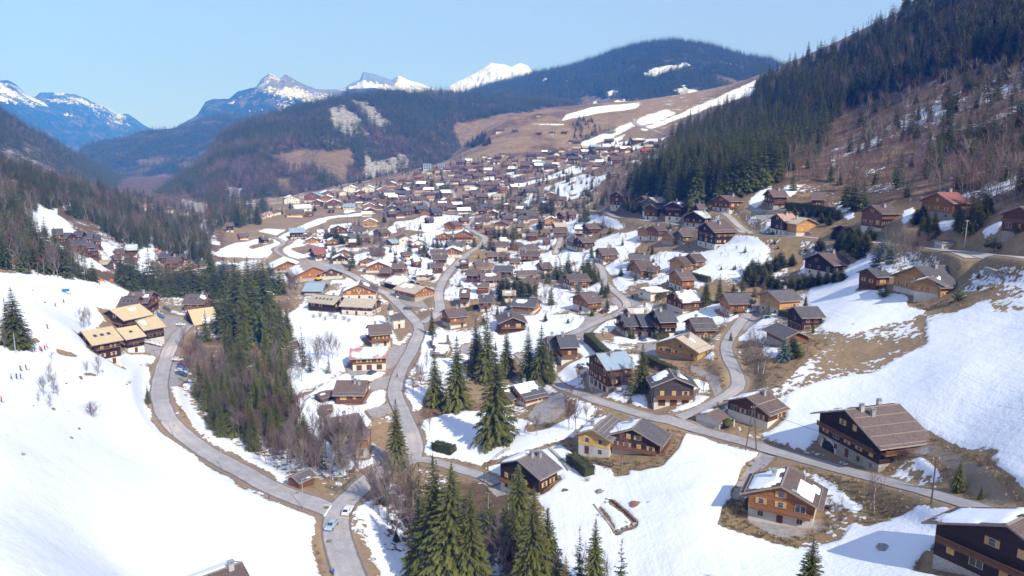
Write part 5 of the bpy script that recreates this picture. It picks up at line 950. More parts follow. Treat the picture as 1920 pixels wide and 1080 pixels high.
S(-2, 4, [(905,378),(990,350),(1075,326),(1020,350),(1000,368),(950,372)], [(1096,318),(1140,316),(1125,330),(1095,338)])
S(1.2, 4, [(1020,352),(1100,325),(1120,332),(1140,326),(1120,350),(1100,368),(1060,378),(1045,362)]); S(-1, 2, [(1055,349),(1075,340),(1088,338),(1070,348)], [(1050,354),(1062,353),(1058,357)], [(1066,365),(1085,362),(1080,368),(1068,370)])
S(1.1, 3, [(940,330),(975,318),(978,328),(950,335)], [(1010,318),(1030,310),(1050,312),(1030,322)], [(995,392),(1003,365),(996,362),(985,378)], [(1060,300),(1090,292),(1092,296),(1066,303)])
S(1, 4, [(985,230),(1060,232),(1060,236),(990,234)], [(1050,228),(1130,212),(1190,205),(1200,195),(1180,193),(1110,200),(1060,215)])
S(1.1, 4, [(440,468),(500,455),(560,425),(600,408),(690,398),(700,403),(630,410),(560,436),(530,456),(470,480)])
S(1.1, 5, [(395,480),(440,455),(500,445),(540,447),(520,462),(500,484),(430,482)], [(480,434),(500,428),(540,430),(520,442)], [(530,470),(560,448),(600,452),(622,465),(615,480),(575,484),(545,486)])
S(-2, 4, [(468,462),(510,450),(515,456),(470,468)], [(546,468),(580,458),(600,463),(570,478)])
S(1.1, 5, [(640,395),(668,390),(668,398),(645,400)], [(615,432),(620,420),(660,418),(652,432)], [(740,415),(830,405),(870,404),(860,410),(800,430),(745,438),(725,432),(738,420)], [(625,492),(700,470),(760,445),(830,430),(905,425),(880,440),(800,462),(790,480),(750,490),(700,500)], [(755,485),(850,478),(848,500),(830,518),(790,510),(760,500)])
S(-1.5, 4, [(700,445),(770,430),(800,436),(745,452)], [(740,430),(760,424),(762,432),(745,436)])
S(1.2, 6, [(1050,415),(1100,405),(1135,408),(1180,422),(1160,432),(1135,425),(1100,425),(1080,440),(1065,432)], [(1108,458),(1150,440),(1200,432),(1212,442),(1195,465),(1180,482),(1148,492),(1110,494),(1120,480),(1158,470),(1148,450)], [(985,480),(1020,478),(1060,470),(1105,485),(1060,495),(1010,512),(990,530),(940,535),(930,505),(960,495)])
S(1.1, 5, [(1133,502),(1160,500),(1200,508),(1260,516),(1230,520),(1180,515),(1140,516)], [(1215,490),(1270,485),(1300,490),(1330,475),(1380,440),(1420,450),(1440,470),(1400,500),(1350,520),(1300,545),(1290,520),(1240,500)], [(1070,415),(1050,430),(1030,440),(1010,465),(1030,470),(1045,445)])
S(1.2, 6, [(950,608),(980,598),(1040,592),(1075,590),(1102,600),(1080,618),(1050,628),(1010,625),(960,632)], [(1105,620),(1135,600),(1155,575),(1165,570),(1158,595),(1150,620),(1130,625)], [(1025,700),(1025,675),(1060,665),(1110,640),(1140,655),(1120,680),(1080,690),(1078,705),(1050,712)], [(1150,632),(1230,635),(1228,640),(1155,640)], [(1260,600),(1290,580),(1350,570),(1350,590),(1300,600),(1270,608)])
S(.9, 5, [(1190,745),(1215,738),(1232,755),(1250,762),(1230,770),(1195,762)], [(1275,765),(1290,750),(1320,745),(1325,752),(1300,768)], [(1290,705),(1325,712),(1330,730),(1300,725)], [(1370,640),(1385,625),(1405,632),(1400,655),(1385,680),(1372,660)], [(1320,655),(1350,640),(1352,660),(1340,680),(1325,672)])
S(-2, 6, [(1395,725),(1400,690),(1385,640),(1410,640),(1450,685),(1520,632),(1560,645),(1520,680),(1480,705),(1450,722)], [(1280,690),(1360,690),(1372,715),(1340,722),(1290,705)])
S(.02, 12, [(1460,720),(1500,680),(1560,630),(1600,618),(1700,600),(1745,622),(1740,650),(1660,690),(1560,712)])
S(-.15, 10, [(1560,640),(1620,628),(1720,625),(1740,635),(1660,665),(1580,690)])
S(1.3, 8, [(1520,545),(1560,532),(1620,525),(1640,540),(1680,545),(1720,570),(1740,585),(1700,605),(1640,612),(1590,625),(1545,615),(1520,580)])
S(1.0, 12, [(1735,600),(1800,572),(2600,500),(2600,605),(1880,612),(1800,625),(1740,640)])
S(-1.6, 5, [(1700,560),(1735,548),(1800,560),(1822,572),(1780,585),(1730,582),(1695,572)], [(1655,540),(1675,536),(1672,546)], [(1865,610),(2600,600),(2600,640),(1890,640)], [(1640,548),(1665,552),(1650,556)]); S(.0, 8, [(1850,570),(2600,560),(2600,650),(1870,630)])
S(1.3, 8, [(1465,800),(1480,745),(1540,722),(1640,705),(1720,655),(1800,620),(1850,590),(2600,560),(2600,610),(1880,640),(2600,650),(2600,960),(1870,900),(1855,870),(1880,850),(1850,838),(1800,836),(1740,815),(1700,780),(1560,765),(1545,800),(1570,842),(1550,842),(1500,825),(1468,815)])
S(1.1, 5, [(1445,800),(1500,808),(1560,845),(1500,835),(1440,815)], [(1715,858),(1745,850),(1775,870),(1810,880),(1850,920),(1840,930),(1800,915),(1740,880)], [(1660,880),(1700,885),(1680,890)])
S(1.3, 7, [(800,790),(880,765),(905,760),(960,790),(1010,795),(1060,790),(1085,760),(1110,765),(1085,800),(1060,825),(1085,870),(1150,880),(1240,872),(1280,815),(1420,852),(1405,895),(1370,935),(1350,985),(1420,1005),(1500,1035),(1580,1015),(1600,985),(1640,982),(1720,950),(1790,955),(2600,1100),(1000,1110),(1030,950),(960,900),(870,875),(815,860),(790,830)])
S(-2, 5, [(1345,985),(1355,955),(1385,940),(1410,965),(1470,1008),(1490,1030),(1440,1022)], [(1620,985),(1640,960),(1690,945),(1720,948),(1660,975)], [(1050,835),(1065,822),(1075,850),(1140,875),(1200,882),(1245,870),(1272,838),(1268,815),(1240,810),(1140,860),(1085,855)])
S(.8, 5, [(1520,890),(1560,895),(1620,910),(1630,930),(1600,955),(1570,925)]); S(-.7, 8, [(1480,868),(1540,882),(1640,905),(1720,940),(1640,960),(1600,940),(1540,900)])
S(-1.6, 5, [(900,870),(1000,838),(1065,822),(1060,828),(1000,845),(915,875)], [(985,800),(1040,795),(1080,765),(1080,775),(1030,805),(990,812)]); S(.2, 6, [(760,720),(795,730),(795,770),(760,770)])
S(1.1, 5, [(758,735),(795,730),(796,768),(770,772)], [(775,790),(800,800),(800,850),(785,830)])
S(-.9, 8, [(790,740),(880,750),(925,770),(880,772),(800,785)]); W(.5, 8, [(790,740),(880,750),(925,770),(880,772),(800,785)])
S(1.3, 8, [(545,590),(575,565),(650,590),(700,588),(735,600),(700,625),(670,650),(640,690),(590,715),(545,740),(540,700),(570,650)], [(545,760),(600,730),(650,705),(720,700),(740,730),(700,770),(680,830),(640,900),(600,870),(560,820)])
S(-1.2, 5, [(672,640),(690,628),(735,650),(700,655)], [(735,603),(760,600),(770,620),(745,640),(735,615)])
S(1.6, 8, [(-500,500),(0,512),(110,520),(200,530),(240,548),(270,566),(190,600),(150,650),(180,668),(240,668),(302,672),(292,700),(285,740),(294,780),(340,836),(400,885),(470,925),(560,958),(600,968),(612,1030),(625,1120),(-500,1120)])
S(1.1, 6, [(60,380),(110,390),(108,425),(200,470),(215,500),(195,510),(60,470),(70,440)], [(330,725),(340,745),(420,825),(520,880),(560,905),(520,895),(430,850),(350,790),(328,750)])
S(-.05, 10, [(340,700),(400,680),(450,720),(540,800),(620,880),(680,900),(640,915),(540,880),(420,810),(350,750)]); W(.7, 14, [(340,640),(420,600),(540,560),(560,640),(560,740),(620,830),(690,870),(660,900),(520,870),(400,790),(345,720)], [(-500,330),(60,380),(200,420),(300,410),(420,420),(420,540),(240,540),(0,505),(-500,500)])
S(-.15, 12, [(-500,330),(60,370),(60,490),(-500,490)], [(230,420),(400,420),(420,560),(260,540)])
S(.0, 10, [(670,930),(700,930),(760,1000),(900,1000),(1000,1110),(680,1110),(660,1000)]); S(1.1, 5, [(685,960),(700,975),(720,1040),(770,1090),(760,1110),(720,1110),(690,1020)]); W(.8, 10, [(700,920),(900,900),(1000,960),(1050,1110),(760,1110),(700,1000)])
S(.6, 6, [(660,850),(700,830),(700,870),(670,900)])
S(-2, 2, [(1113,948),(1120,946),(1155,996),(1150,998)], [(1134,938),(1148,936),(1195,978),(1190,982)], [(1150,995),(1190,978),(1196,984),(1156,1000)])
S(-1.7, 3, [(148,702),(185,703),(190,710),(160,708)], [(160,780),(187,781),(184,785),(165,784)], [(270,750),(285,752),(290,760),(278,760)], [(92,733),(105,730),(108,737),(95,738)], [(1148,880),(1180,878),(1182,890),(1155,893)], [(58,632),(78,640),(60,645)], [(20,645),(48,650),(30,655)], [(100,652),(155,668),(140,672),(105,664)])
_v = fbm(GX / 26 + 3, GY / 26 + 8, 3); _r = sm(560, 620, PX) * (1 - sm(1420, 1500, PX)) * sm(380, 420, PY) * (1 - sm(680, 760, PY)); SN[:] = SN - _r * np.clip(_v * 2.0 - .28, -.6, 1.1)
_r = (1 - sm(1050, 1250, PX)) * sm(620, 760, PX) * (1 - sm(395, 430, PY)); WD[:] = np.maximum(WD, _r * np.clip(fbm(GX / 60, GY / 60, 3) * 1.6 + .25, 0, .8))
S(.8, 5, [(1400,378),(1425,358),(1445,350),(1438,380),(1412,392)], [(1688,398),(1714,390),(1712,415),(1690,422)], [(1758,415),(1788,406),(1792,425),(1768,434)], [(1875,402),(2600,384),(2600,400),(1885,416)], [(1840,430),(1880,414),(1872,440),(1845,444)], [(1570,390),(1592,380),(1602,392),(1582,398)], [(1580,404),(1602,399),(1604,410),(1585,413)], [(1465,360),(1482,350),(1490,362),(1475,372)])
S(.7, 6, [(1345,505),(1385,478),(1420,470),(1400,500),(1380,520)], [(1500,508),(1530,485),(1540,500),(1515,515)], [(1590,500),(1640,478),(1660,500),(1625,520),(1600,520)], [(1560,508),(1600,505),(1640,520),(1590,528)])
S(.5, 8, [(60,395),(110,400),(150,440),(215,462),(235,480),(225,500),(180,480),(120,470),(75,440)], [(100,360),(130,350),(150,395),(120,400)], [(255,480),(275,450),(285,440),(290,480),(270,520)])
# natural thaw rings, road verges, yards, houses
for n, w_, L in ROAD3:
    m = (GX > L[:, 0].min() - 8) & (GX < L[:, 0].max() + 8) & (GY > L[:, 1].min() - 8) & (GY < L[:, 1].max() + 8)
    d = seg_dist(GX[m], GY[m], L[::2] if len(L) > 60 else L); vw = 1.1 + 1.8 * fbm(GX[m] / 13, GY[m] / 13, 3)
    SN[m] = np.where(d < w_ / 2 + 5, np.minimum(SN[m], np.clip((d - w_ / 2 - np.maximum(vw, .3)) * .9, -1.4, 1.4)), SN[m])
    DT[m] = np.maximum(DT[m], .75 * (1 - sm(w_ / 2 + .3, w_ / 2 + 1.6, d)))
for L in TRACK3:
    d = seg_dist(GX, GY, L); SN[:] = np.where(d < 6, np.minimum(SN, -1.2 + 2.4 * sm(2.0, 3.6, d)), SN); DT = np.maximum(DT, .8 - sm(1.0, 2.0, d))
for p in YARDS: paint(PV, PX, PY, p, 1.0, 3); paint(SN, X, Y, p, -2, 5)
for p in ROCKY: paint(RK, X, Y, p, 1, 6)
for x, y, L, Wd_, yw in HOUSES:
    rr = max(L, Wd_) * .6 + 6; m = (abs(GX - x) < rr) & (abs(GY - y) < rr)
    if not m.any(): continue
    dx, dy = GX[m] - x, GY[m] - y; u = np.abs(dx * math.cos(yw) + dy * math.sin(yw)) - L / 2; v = np.abs(-dx * math.sin(yw) + dy * math.cos(yw)) - Wd_ / 2
    d = np.hypot(np.maximum(u, 0), np.maximum(v, 0)) + np.minimum(np.maximum(u, v), 0); q = .0 + 1.5 * fbm(GX[m] / 6, GY[m] / 6, 2)
    SN[m] = np.minimum(SN[m], np.clip((d - q - .3) * .8, -1.3, 1.4))
# ------------------------------------------------------------------ trees one can tell apart: foot x, foot y, height in pixels, kind
KIND = {'s': ('hi', 'spruce_tree'), 't': ('tall', 'spruce_tree'), 'p': ('sparse', 'larch_tree'), 'b': ('blue', 'blue_spruce'), 'g': ('gold', 'golden_conifer'), 'y': ('yew', 'yew_tree'), 'd': ('bare', 'bare_tree'), 'r': ('red', 'bare_tree'), 'k': ('birch', 'birch_tree'), 'u': ('bush', 'bare_shrub'), 'c': ('cyp', 'cypress')}
YEW = spruce_mesh(60, 24, 13, 4, .42, .0, .12, M_YEW); CYP = spruce_mesh(61, 22, 8, 2, .16, .0, .1, M_YEW); PINE = spruce_mesh(62, 9, 8, 4, .38, .1, -.1, M_SPRUCE)
HERO = [ (817,1108,258,'s','tallest foreground spruce at the bottom centre, left of a twin'), (850,1122,255,'s','right-hand twin of the tallest foreground spruces at the bottom centre'), (884,1125,215,'s','broad foreground spruce right of the twin spruces, cut by the bottom edge'), (788,1095,165,'s','lower foreground spruce left of the twin spruces'),
 (1000,1112,200,'s','dense yellow-green foreground spruce below the dark chalet with two chimneys'), (972,1010,142,'s','dark spruce standing right in front of the dark chalet with two chimneys'), (962,1065,130,'s','slim spruce between bare trees left of the dense yellow-green one'), (916,1020,150,'p','sparse spruce tangled with bare branches left of the dark chalet'), (1026,1085,135,'s','narrow dark spruce touching the right side of the dense yellow-green one'),
 (1085,1112,128,'p','left of three small spruces along the bottom edge of the snow'), (1114,1122,152,'s','middle and tallest of three small spruces along the bottom edge'), (1163,1122,114,'p','lone thin spruce farthest right along the bottom edge of the snow'), (1060,1110,70,'g','low yellowish conifer at the bottom edge between the spruces'), (1515,1150,146,'s','spruce top rising from the bottom edge below the mid-brown balcony chalet'),
 (1796,921,64,'s','small spruce on the snow patch right of the large farmhouse'), (1839,936,27,'s','tiny spruce beside the dirt track near the right edge'), (745,878,132,'s','pointed spruce by the road junction, standing over grey bare trees'), (930,833,192,'s','tall lone spruce in front of the snow-topped orange chalet'),
 (914,716,138,'s','dark spruce behind the tall lone spruce in the central clump'), (950,706,92,'s','shorter spruce in the middle of the central clump'), (990,718,107,'s','left of two full spruces at the right of the central clump'), (1015,720,112,'s','right of two full spruces at the right of the central clump'), (1033,715,72,'s','smallest spruce at the right end of the central clump'), (893,705,110,'s','spruce at the left end of the central clump'),
 (816,762,113,'s','narrower of two tall spruces right of the village road'), (858,768,140,'s','broader of two tall spruces right of the village road'), (810,629,54,'s','dark spruce at the crossroads below the chapel'), (1203,734,92,'s','single spruce between the metal-roofed and charcoal chalets'), (1182,744,90,'p','tall leafless larch right of the metal-roofed chalet'),
 (278,757,37,'s','little spruce at the outer edge of the curving left road'), (33,653,118,'s','tallest spruce on the ski slope at the left edge'), (18,648,92,'s','thinner spruce left of the tallest one on the ski slope'), (46,652,62,'s','short spruce right of the tallest one on the ski slope'),
 (1470,677,60,'b','blue spruce beside the plain grey roof by the right lane'), (1487,669,44,'y','olive conifer right of the blue spruce by the lane'), (1440,597,42,'b','bluish spruce below the honey chalet with the tall chimney'),
 (1600,394,78,'s','largest dark spruce beside the plain brown gable on the slope'), (1586,390,66,'s','left neighbour of the largest dark spruce on the slope'), (1617,392,70,'s','right neighbour of the largest dark spruce on the slope'), (1296,408,46,'g','yellowish pine beside the upper road'), (1327,413,44,'t','slender tree-spire right of the yellowish pine'),
 (1640,960,100,'k','birch with bare pinkish crown leaning over the right road'), (1166,882,88,'r','red-twigged bare tree on a bare soil mound in front of the joined chalets'), (1067,808,80,'r','left of two bare trees with reddish twigs below the road'), (1080,808,76,'r','right of two bare trees with reddish twigs below the road'), (1421,698,60,'k','left of two white-stemmed birches by the lane'), (1430,702,62,'k','right of two white-stemmed birches by the lane'),
 (727,985,142,'d','largest grey bare tree beside the road junction'), (172,784,40,'u','round bare shrub alone on the left snowfield'), (182,706,45,'d','bare tree on a strip of earth below the tan lodges') ]
T_ = [ # kind, list of (x, y, h px)
 ('s',[(455,742,112),(420,768,84),(482,796,108),(497,812,112),(524,806,124),(551,816,100),(440,816,92),(414,820,78),(470,828,96),(510,752,106),(376,746,74),(435,706,100),(532,760,96),(403,730,74),(560,850,60),(400,806,72),(540,780,104),(455,800,100),(425,800,86),(510,836,84),(488,760,104)]),
 ('s',[(428,640,104),(443,612,122),(458,655,112),(470,600,120),(480,640,132),(500,610,118),(508,655,110),(528,650,92),(446,580,98),(495,580,90),(462,685,86),(520,680,74),(540,640,66),(415,600,60),(435,640,96),(425,700,78),(500,690,84)]),
 ('s',[(250,548,66),(262,546,60),(272,548,58),(290,552,60),(308,556,58),(322,556,60),(338,556,64),(352,558,58),(366,556,66),(386,556,70),(404,556,66),(418,556,62),(430,556,66),(226,534,56),(150,524,40),(162,526,44),(176,528,42),(140,520,46),(110,512,44),(96,508,48),(80,506,50),(64,504,52)]),
 ('s',[(392,770,84),(408,786,88),(432,788,96),(462,776,100),(520,830,90),(535,815,94),(572,850,80),(590,872,70),(500,790,104),(476,845,84)]),
 ('p',[(545,692,78),(568,690,80),(582,700,55),(617,702,46),(640,880,105),(606,885,80),(570,870,85)]),
 ('s',[(232,537,68),(243,540,76),(252,536,64),(283,540,76),(300,546,62),(316,549,64),(330,549,62),(346,551,72),(357,543,66),(376,546,76),(396,542,82),(410,560,60),(402,600,58),(388,640,60),(372,655,45),(410,625,70),(345,470,30),(368,478,34),(398,510,40),(420,525,50)]),
 ('s',[(487,545,58),(495,548,62),(505,552,66),(515,553,60),(525,552,56),(478,540,58),(466,545,62),(450,548,60),(440,545,52),(532,548,44)]),
 ('s',[(393,445,33),(410,428,43),(430,415,28),(449,418,45),(458,423,48),(465,415,38),(472,395,30),(494,398,21),(503,395,24),(404,420,36),(440,425,40),(81,443,26),(86,443,22)]),
 ('s',[(653,437,37),(660,438,29),(665,425,20),(625,487,37),(660,502,50),(672,460,32),(768,480,38),(797,482,42),(741,494,24),(734,424,26),(716,426,22),(638,455,26)]),
 ('s',[(833,355,34),(840,356,38),(847,354,34),(836,360,26),(757,353,17),(772,352,16),(735,378,21),(809,390,18),(858,382,10),(934,391,24),(941,389,18),(899,415,17),(684,378,20),(692,380,18),(700,379,16),(676,379,16),(641,392,14),(628,391,16),(708,376,15),(664,376,16)]),
 ('s',[(812,464,22),(820,466,26),(828,465,24),(838,464,26),(852,460,24),(889,463,23),(920,469,38),(928,447,26),(935,445,28),(946,448,32),(962,459,42),(968,448,30),(946,445,24),(990,450,26),(1087,418,34),(1101,417,42),(1131,429,25),(1094,416,28)]),
 ('b',[(673,424,18),(787,503,20),(978,430,32),(1085,551,36),(1060,530,34),(1650,492,52),(1640,502,60),(1668,495,56),(1655,470,50)]),
 ('s',[(1042,524,44),(1028,531,40),(1050,520,36),(1065,514,42),(1057,526,34),(1093,513,32),(1113,531,44),(1105,522,40),(1099,518,34),(1122,528,26),(1033,573,38),(1323,573,55),(1348,568,57),(1375,549,22),(1275,431,20),(1256,429,15),(1223,477,22),(1003,556,34),(956,575,22),(952,600,36),(1009,700,60),(900,690,70)]),
 ('y',[(942,552,34),(953,558,38),(965,560,40),(978,559,38),(990,556,32),(948,545,30),(970,548,34),(613,448,20),(622,452,22),(631,455,24),(640,458,22),(630,444,18),(1178,394,22),(1188,398,24),(1198,396,22),(1170,388,16),(1206,402,18),(1248,401,22),(1565,450,28),(1578,460,34),(1590,468,38),(1602,476,42),(1612,484,40),(1622,470,40),(1608,455,34),(1590,450,30),(1570,470,26),(1630,452,34),(1718,420,34),(1728,412,30),(720,418,16),(1012,430,20),(1025,400,22),(1015,395,20),(1035,398,18),(895,700,22)]),
 ('y',[(1402,526,34),(1412,536,32),(1420,518,34),(1432,530,34),(1445,537,32),(1452,508,34),(1463,502,36),(1457,542,30),(1470,546,30),(1483,547,32),(1495,543,28),(1508,540,30),(1520,537,30),(1535,534,28),(1550,532,28),(1565,530,28),(1578,527,26),(1410,510,28),(1438,515,34)]),
 ('y',[(1476,402,14),(1490,404,16),(1504,405,18),(1518,406,18),(1532,407,20),(1546,408,22),(1560,410,24),(1572,412,24),(1540,418,20),(1555,422,20),(1498,412,12),(1537,470,30),(1485,498,26)]),
 ('s',[(1486,358,44),(1738,446,54),(1750,444,58),(1728,442,46),(1805,434,66),(1818,437,80),(1830,432,76),(1843,412,70),(1795,430,54),(1852,405,56),(1895,432,34),(1908,436,36),(1918,430,34),(1885,436,26),(1700,370,40),(1510,575,26),(1524,624,26),(1370,640,20),(1392,545,30),(1640,345,30)]),
 ('g',[(1144,438,22),(1415,556,30),(1431,551,32),(1834,521,20),(1795,506,10),(1510,470,18),(634,368,10),(895,395,12),(1150,434,14),(1163,440,10),(1285,500,8)]),
 ('n',[(1797,565,34),(1655,559,36),(1629,539,16),(1834,543,14),(1862,466,24),(1850,465,20),(1873,468,18)]),
 ('s',[(989,293,17),(1031,291,22),(1037,292,26),(1042,290,24),(1034,285,20),(971,306,14),(929,298,15),(925,297,12),(896,303,14),(882,306,12),(888,306,11),(916,298,11),(1032,328,20),(975,343,24),(1003,336,16),(917,339,20),(870,331,16),(1080,314,14),(1086,312,12),(1008,379,26),(1016,377,20),(1000,380,20),(990,376,16),(936,392,22),(1098,263,20),(1103,262,22),(1093,264,14),(1118,254,18),(1135,250,22),(1141,250,24),(1147,250,26),(1152,248,22),(1168,294,13),(1129,346,16),(1172,300,12),(1044,330,14),(1140,345,18),(1158,340,24),(1150,350,22)]),
 ('c',[(1295,638,20),(1302,640,22),(1309,641,24),(1316,642,25),(1323,642,26),(1329,642,26),(1288,636,16),(1207,628,8),(1213,629,8),(1199,628,8),(1120,420,8)]),
 ('d',[(700,955,112),(750,975,130),(765,962,112),(742,1000,84),(772,1012,92),(712,968,96),(940,1090,120),(918,1080,110),(895,1095,105),(1090,1100,90),(1040,1095,80),(1130,1110,75),(960,1105,90),(595,902,82),(620,906,90),(640,913,98),(652,902,92),(543,892,100),(558,897,92),(577,898,84),(520,882,82),(500,872,78),(668,896,84)]),
 ('d',[(1005,819,50),(985,821,38),(1165,737,60),(1150,735,50),(1288,716,42),(1318,738,44),(1350,780,24),(1705,498,84),(1697,495,78),(1713,496,72),(1722,492,64),(1688,492,70),(1680,490,60),(1880,393,46),(1868,390,40),(1405,662,46),(1414,668,50),(1424,664,48),(1412,650,40),(1440,690,40),(770,436,24),(745,432,16),(1175,330,30),(1125,375,40),(1135,385,44),(1148,380,46),(1110,378,34),(1118,390,30),(1160,372,40),(790,735,60),(782,720,55),(800,700,50),(775,745,50),(830,745,50),(845,750,44)]),
 ('r',[(1358,611,56),(1095,725,40),(1085,715,36),(1112,745,30),(805,810,50),(1100,790,40),(1118,795,34),(1060,765,30),(1070,745,28),(1540,395,24),(1400,450,22),(1290,470,20),(1130,635,20),(1480,600,18)]),
 ('d',[(92,719,46),(100,736,42),(82,746,52),(108,746,36),(72,756,26),(92,766,32),(163,700,26),(152,616,48),(158,618,50),(166,614,42),(96,676,20),(60,640,24),(5,640,40),(12,655,46),(-4,650,40),(1,620,36)]),
 ('u',[(277,689,12),(243,721,10),(236,723,6),(44,856,12),(1665,862,26),(1680,866,28),(1695,862,26),(1708,858,24),(1650,868,20),(1850,866,20),(1862,872,18),(1870,868,16),(1838,872,14),(1560,1000,30),(1575,990,34),(1580,975,30),(1568,960,24),(1555,948,22),(1380,1000,1),(1398,972,18),(1515,610,22),(1525,605,20),(1450,640,22),(1100,905,14),(1240,690,16),(1230,700,16),(1215,755,20),(1345,765,16),(1600,610,6),(1700,535,10),(1720,530,12),(1735,545,8),(1857,544,10),(1870,540,10),(1140,970,6),(1215,945,8),(1062,922,8),(620,595,14),(630,600,14),(645,602,14),(600,596,14),(655,605,12),(610,602,12),(588,598,12),(700,590,10),(640,745,8),(655,768,6),(1845,345,26),(1860,350,26),(1835,355,24)]),
]
FILL = [ # polygon, count, kinds, metres, group, label
 ([(345,650),(430,690),(500,720),(560,700),(600,700),(560,745),(560,800),(620,850),(690,870),(690,890),(600,905),(520,868),(400,790),(345,725)], 76, 'dddddr', (10,18), 'bare trees of the streamside wood', 'grey-brown bare tree in the streamside wood right of the curving road'),
 ([(560,690),(640,650),(640,680),(590,705)], 8, 'dd', (9,14), 'bare trees of the streamside wood', 'grey-brown bare tree in the streamside wood right of the curving road'),
 ([(680,435),(715,440),(725,500),(690,510),(675,480)], 26, 'ddd', (9,15), 'bare trees along the central brook', 'slender bare tree along the brook in the middle of the village'),
 ([(545,500),(570,515),(560,560),(530,565)], 12, 'dd', (8,13), 'bare trees along the central brook', 'slender bare tree along the brook in the middle of the village'),
 ([(1000,395),(1130,390),(1130,405),(1040,425),(1000,410)], 12, 'dr', (7,11), 'bare garden trees of the village', 'small bare garden tree between the village chalets'),
 ([(700,330),(1080,290),(1120,310),(1100,390),(900,400),(700,385)], 60, 'drds', (8,14), 'bare garden trees of the village', 'small bare garden tree between the village chalets'),
 ([(700,390),(1000,400),(1120,470),(1100,560),(950,580),(850,530),(740,500),(720,440)], 60, 'drd', (6,10), 'bare garden trees of the village', 'small bare garden tree between the village chalets'),
 ([(1120,400),(1400,440),(1400,600),(1250,640),(1120,600)], 26, 'drd', (5,9), 'bare garden trees of the village', 'small bare garden tree between the village chalets'),
 ([(640,400),(720,380),(740,420),(680,440),(560,470),(540,460)], 10, 'ds', (7,11), 'bare garden trees of the village', 'small bare garden tree between the village chalets'),
 ([(690,930),(730,900),(800,960),(900,1000),(980,1080),(780,1090)], 16, 'ddp', (12,19), 'bare trees at the bottom centre', 'bare tree in the thicket beside the road at the bottom centre'),
 ([(395,690),(540,680),(560,760),(560,830),(450,780)], 10, 's', (11,17), 'spruces of the streamside wood', 'dark green spruce in the streamside wood right of the curving road'),
]
cnt = {}
def zone_of(x, y):
    if y > 900: return 'at the bottom of the view'
    if x < 560 and y > 560: return 'in the streamside wood right of the curving road'
    if x < 560 and y > 465: return 'in the row of trees behind the ski slope'
    if x < 560: return 'at the left foot of the far valley'
    if x > 1380 and y < 470: return 'among the chalets of the upper right slope'
    if x > 1380: return 'among gardens and hedges at the right of the village'
    if y < 345: return 'in the far upper village'
    if y < 480: return 'in the middle distance of the village'
    return 'between the chalets of the near village'
USED = set()
def near_label(nm, x, y):
    for d, hx, hy, lab in sorted((math.hypot(hx - x, (hy - y) * 1.6), hx, hy, lab) for hx, hy, lab, g in HLAB if g is None)[:6]:
        if d > 110: break
        dx, dy = x - hx, y - hy; w_ = ('left of' if dx < 0 else 'right of') if abs(dx) > abs(dy) * 1.4 else ('in front of' if dy > 0 else 'behind')
        for l in (f'{nm} {w_} the {lab}',):
            pass; l = f'{nm} {w_} the {lab}'
            if len(l.split()) <= 16 and l not in USED: USED.add(l); return l
    return None
def place_tree(x, y, hp=None, kind='s', label=None, group=None, hm=None, P=None):
    if P is None: P = h1(x, y)
    P = Vector(P); d = math.hypot(P.x, P.y); hm = hm or max(.8, HCAM + float(ray(x, y - hp)[1]) * d - P.z); i = cnt[kind] = cnt.get(kind, 0) + 1
    hi, md = d < 330, d < 600; rr = random.Random(i * 17 + int(x)); wide = rr.uniform(.9, 1.18)
    nm = {'s': 'spruce', 't': 'spruce', 'p': 'thin larch-like conifer', 'b': 'blue spruce', 'g': 'golden-green conifer', 'y': 'bushy dark conifer', 'n': 'low pine', 'd': 'bare grey-brown tree', 'r': 'bare reddish tree', 'k': 'birch', 'u': 'bare shrub', 'c': 'columnar cypress'}[kind]
    if kind == 's': ms = (TRUNK, (SPRUCE_HI[i % 4] if hi else SPRUCE_MD[i % 4] if md else SPRUCE_LO[i % 3])); name = 'spruce_tree'; wide *= .86 if y < 850 and hi and y > 560 else 1.0 if hi else 1.1 if md else 1.3
    elif kind == 't': ms = (TRUNK, SPRUCE_TALL[i % 3]); name = 'spruce_tree'
    elif kind == 'p': ms = (TRUNK_BARE, SPRUCE_SPARSE[i % 2]); name = 'larch_tree'
    elif kind == 'b': ms = (TRUNK, BLUE); name = 'blue_spruce'
    elif kind == 'g': ms = (TRUNK, GOLD); name = 'golden_conifer'
    elif kind == 'y': ms = (TRUNK, YEW); name = 'yew_tree'
    elif kind == 'n': ms = (TRUNK, PINE); name = 'pine_tree'
    elif kind == 'c': ms = (TRUNK, CYP); name = 'cypress'
    elif kind == 'd': ms = BARE[i % 4] if md else BARE_LO[i % 3]; name = 'bare_tree'; wide *= 1.1
    elif kind == 'r': ms = BARE_RED; name = 'bare_tree'; wide *= 1.1
    elif kind == 'k': ms = BIRCH[i % 2]; name = 'birch_tree'
    else: ms = BUSH[i % 3]; name = 'bare_shrub'; wide *= 1.5
    cat = {'bare_shrub': 'shrub'}.get(name, 'tree')
    z = zone_of(x, y)
    return tree((P.x, P.y, P.z - .15), hm, ms, wide, rr.uniform(0, 6.28), label or near_label(nm, x, y) or f'{nm} {z}', cat, name, group or f'{nm} {z}'[:60])
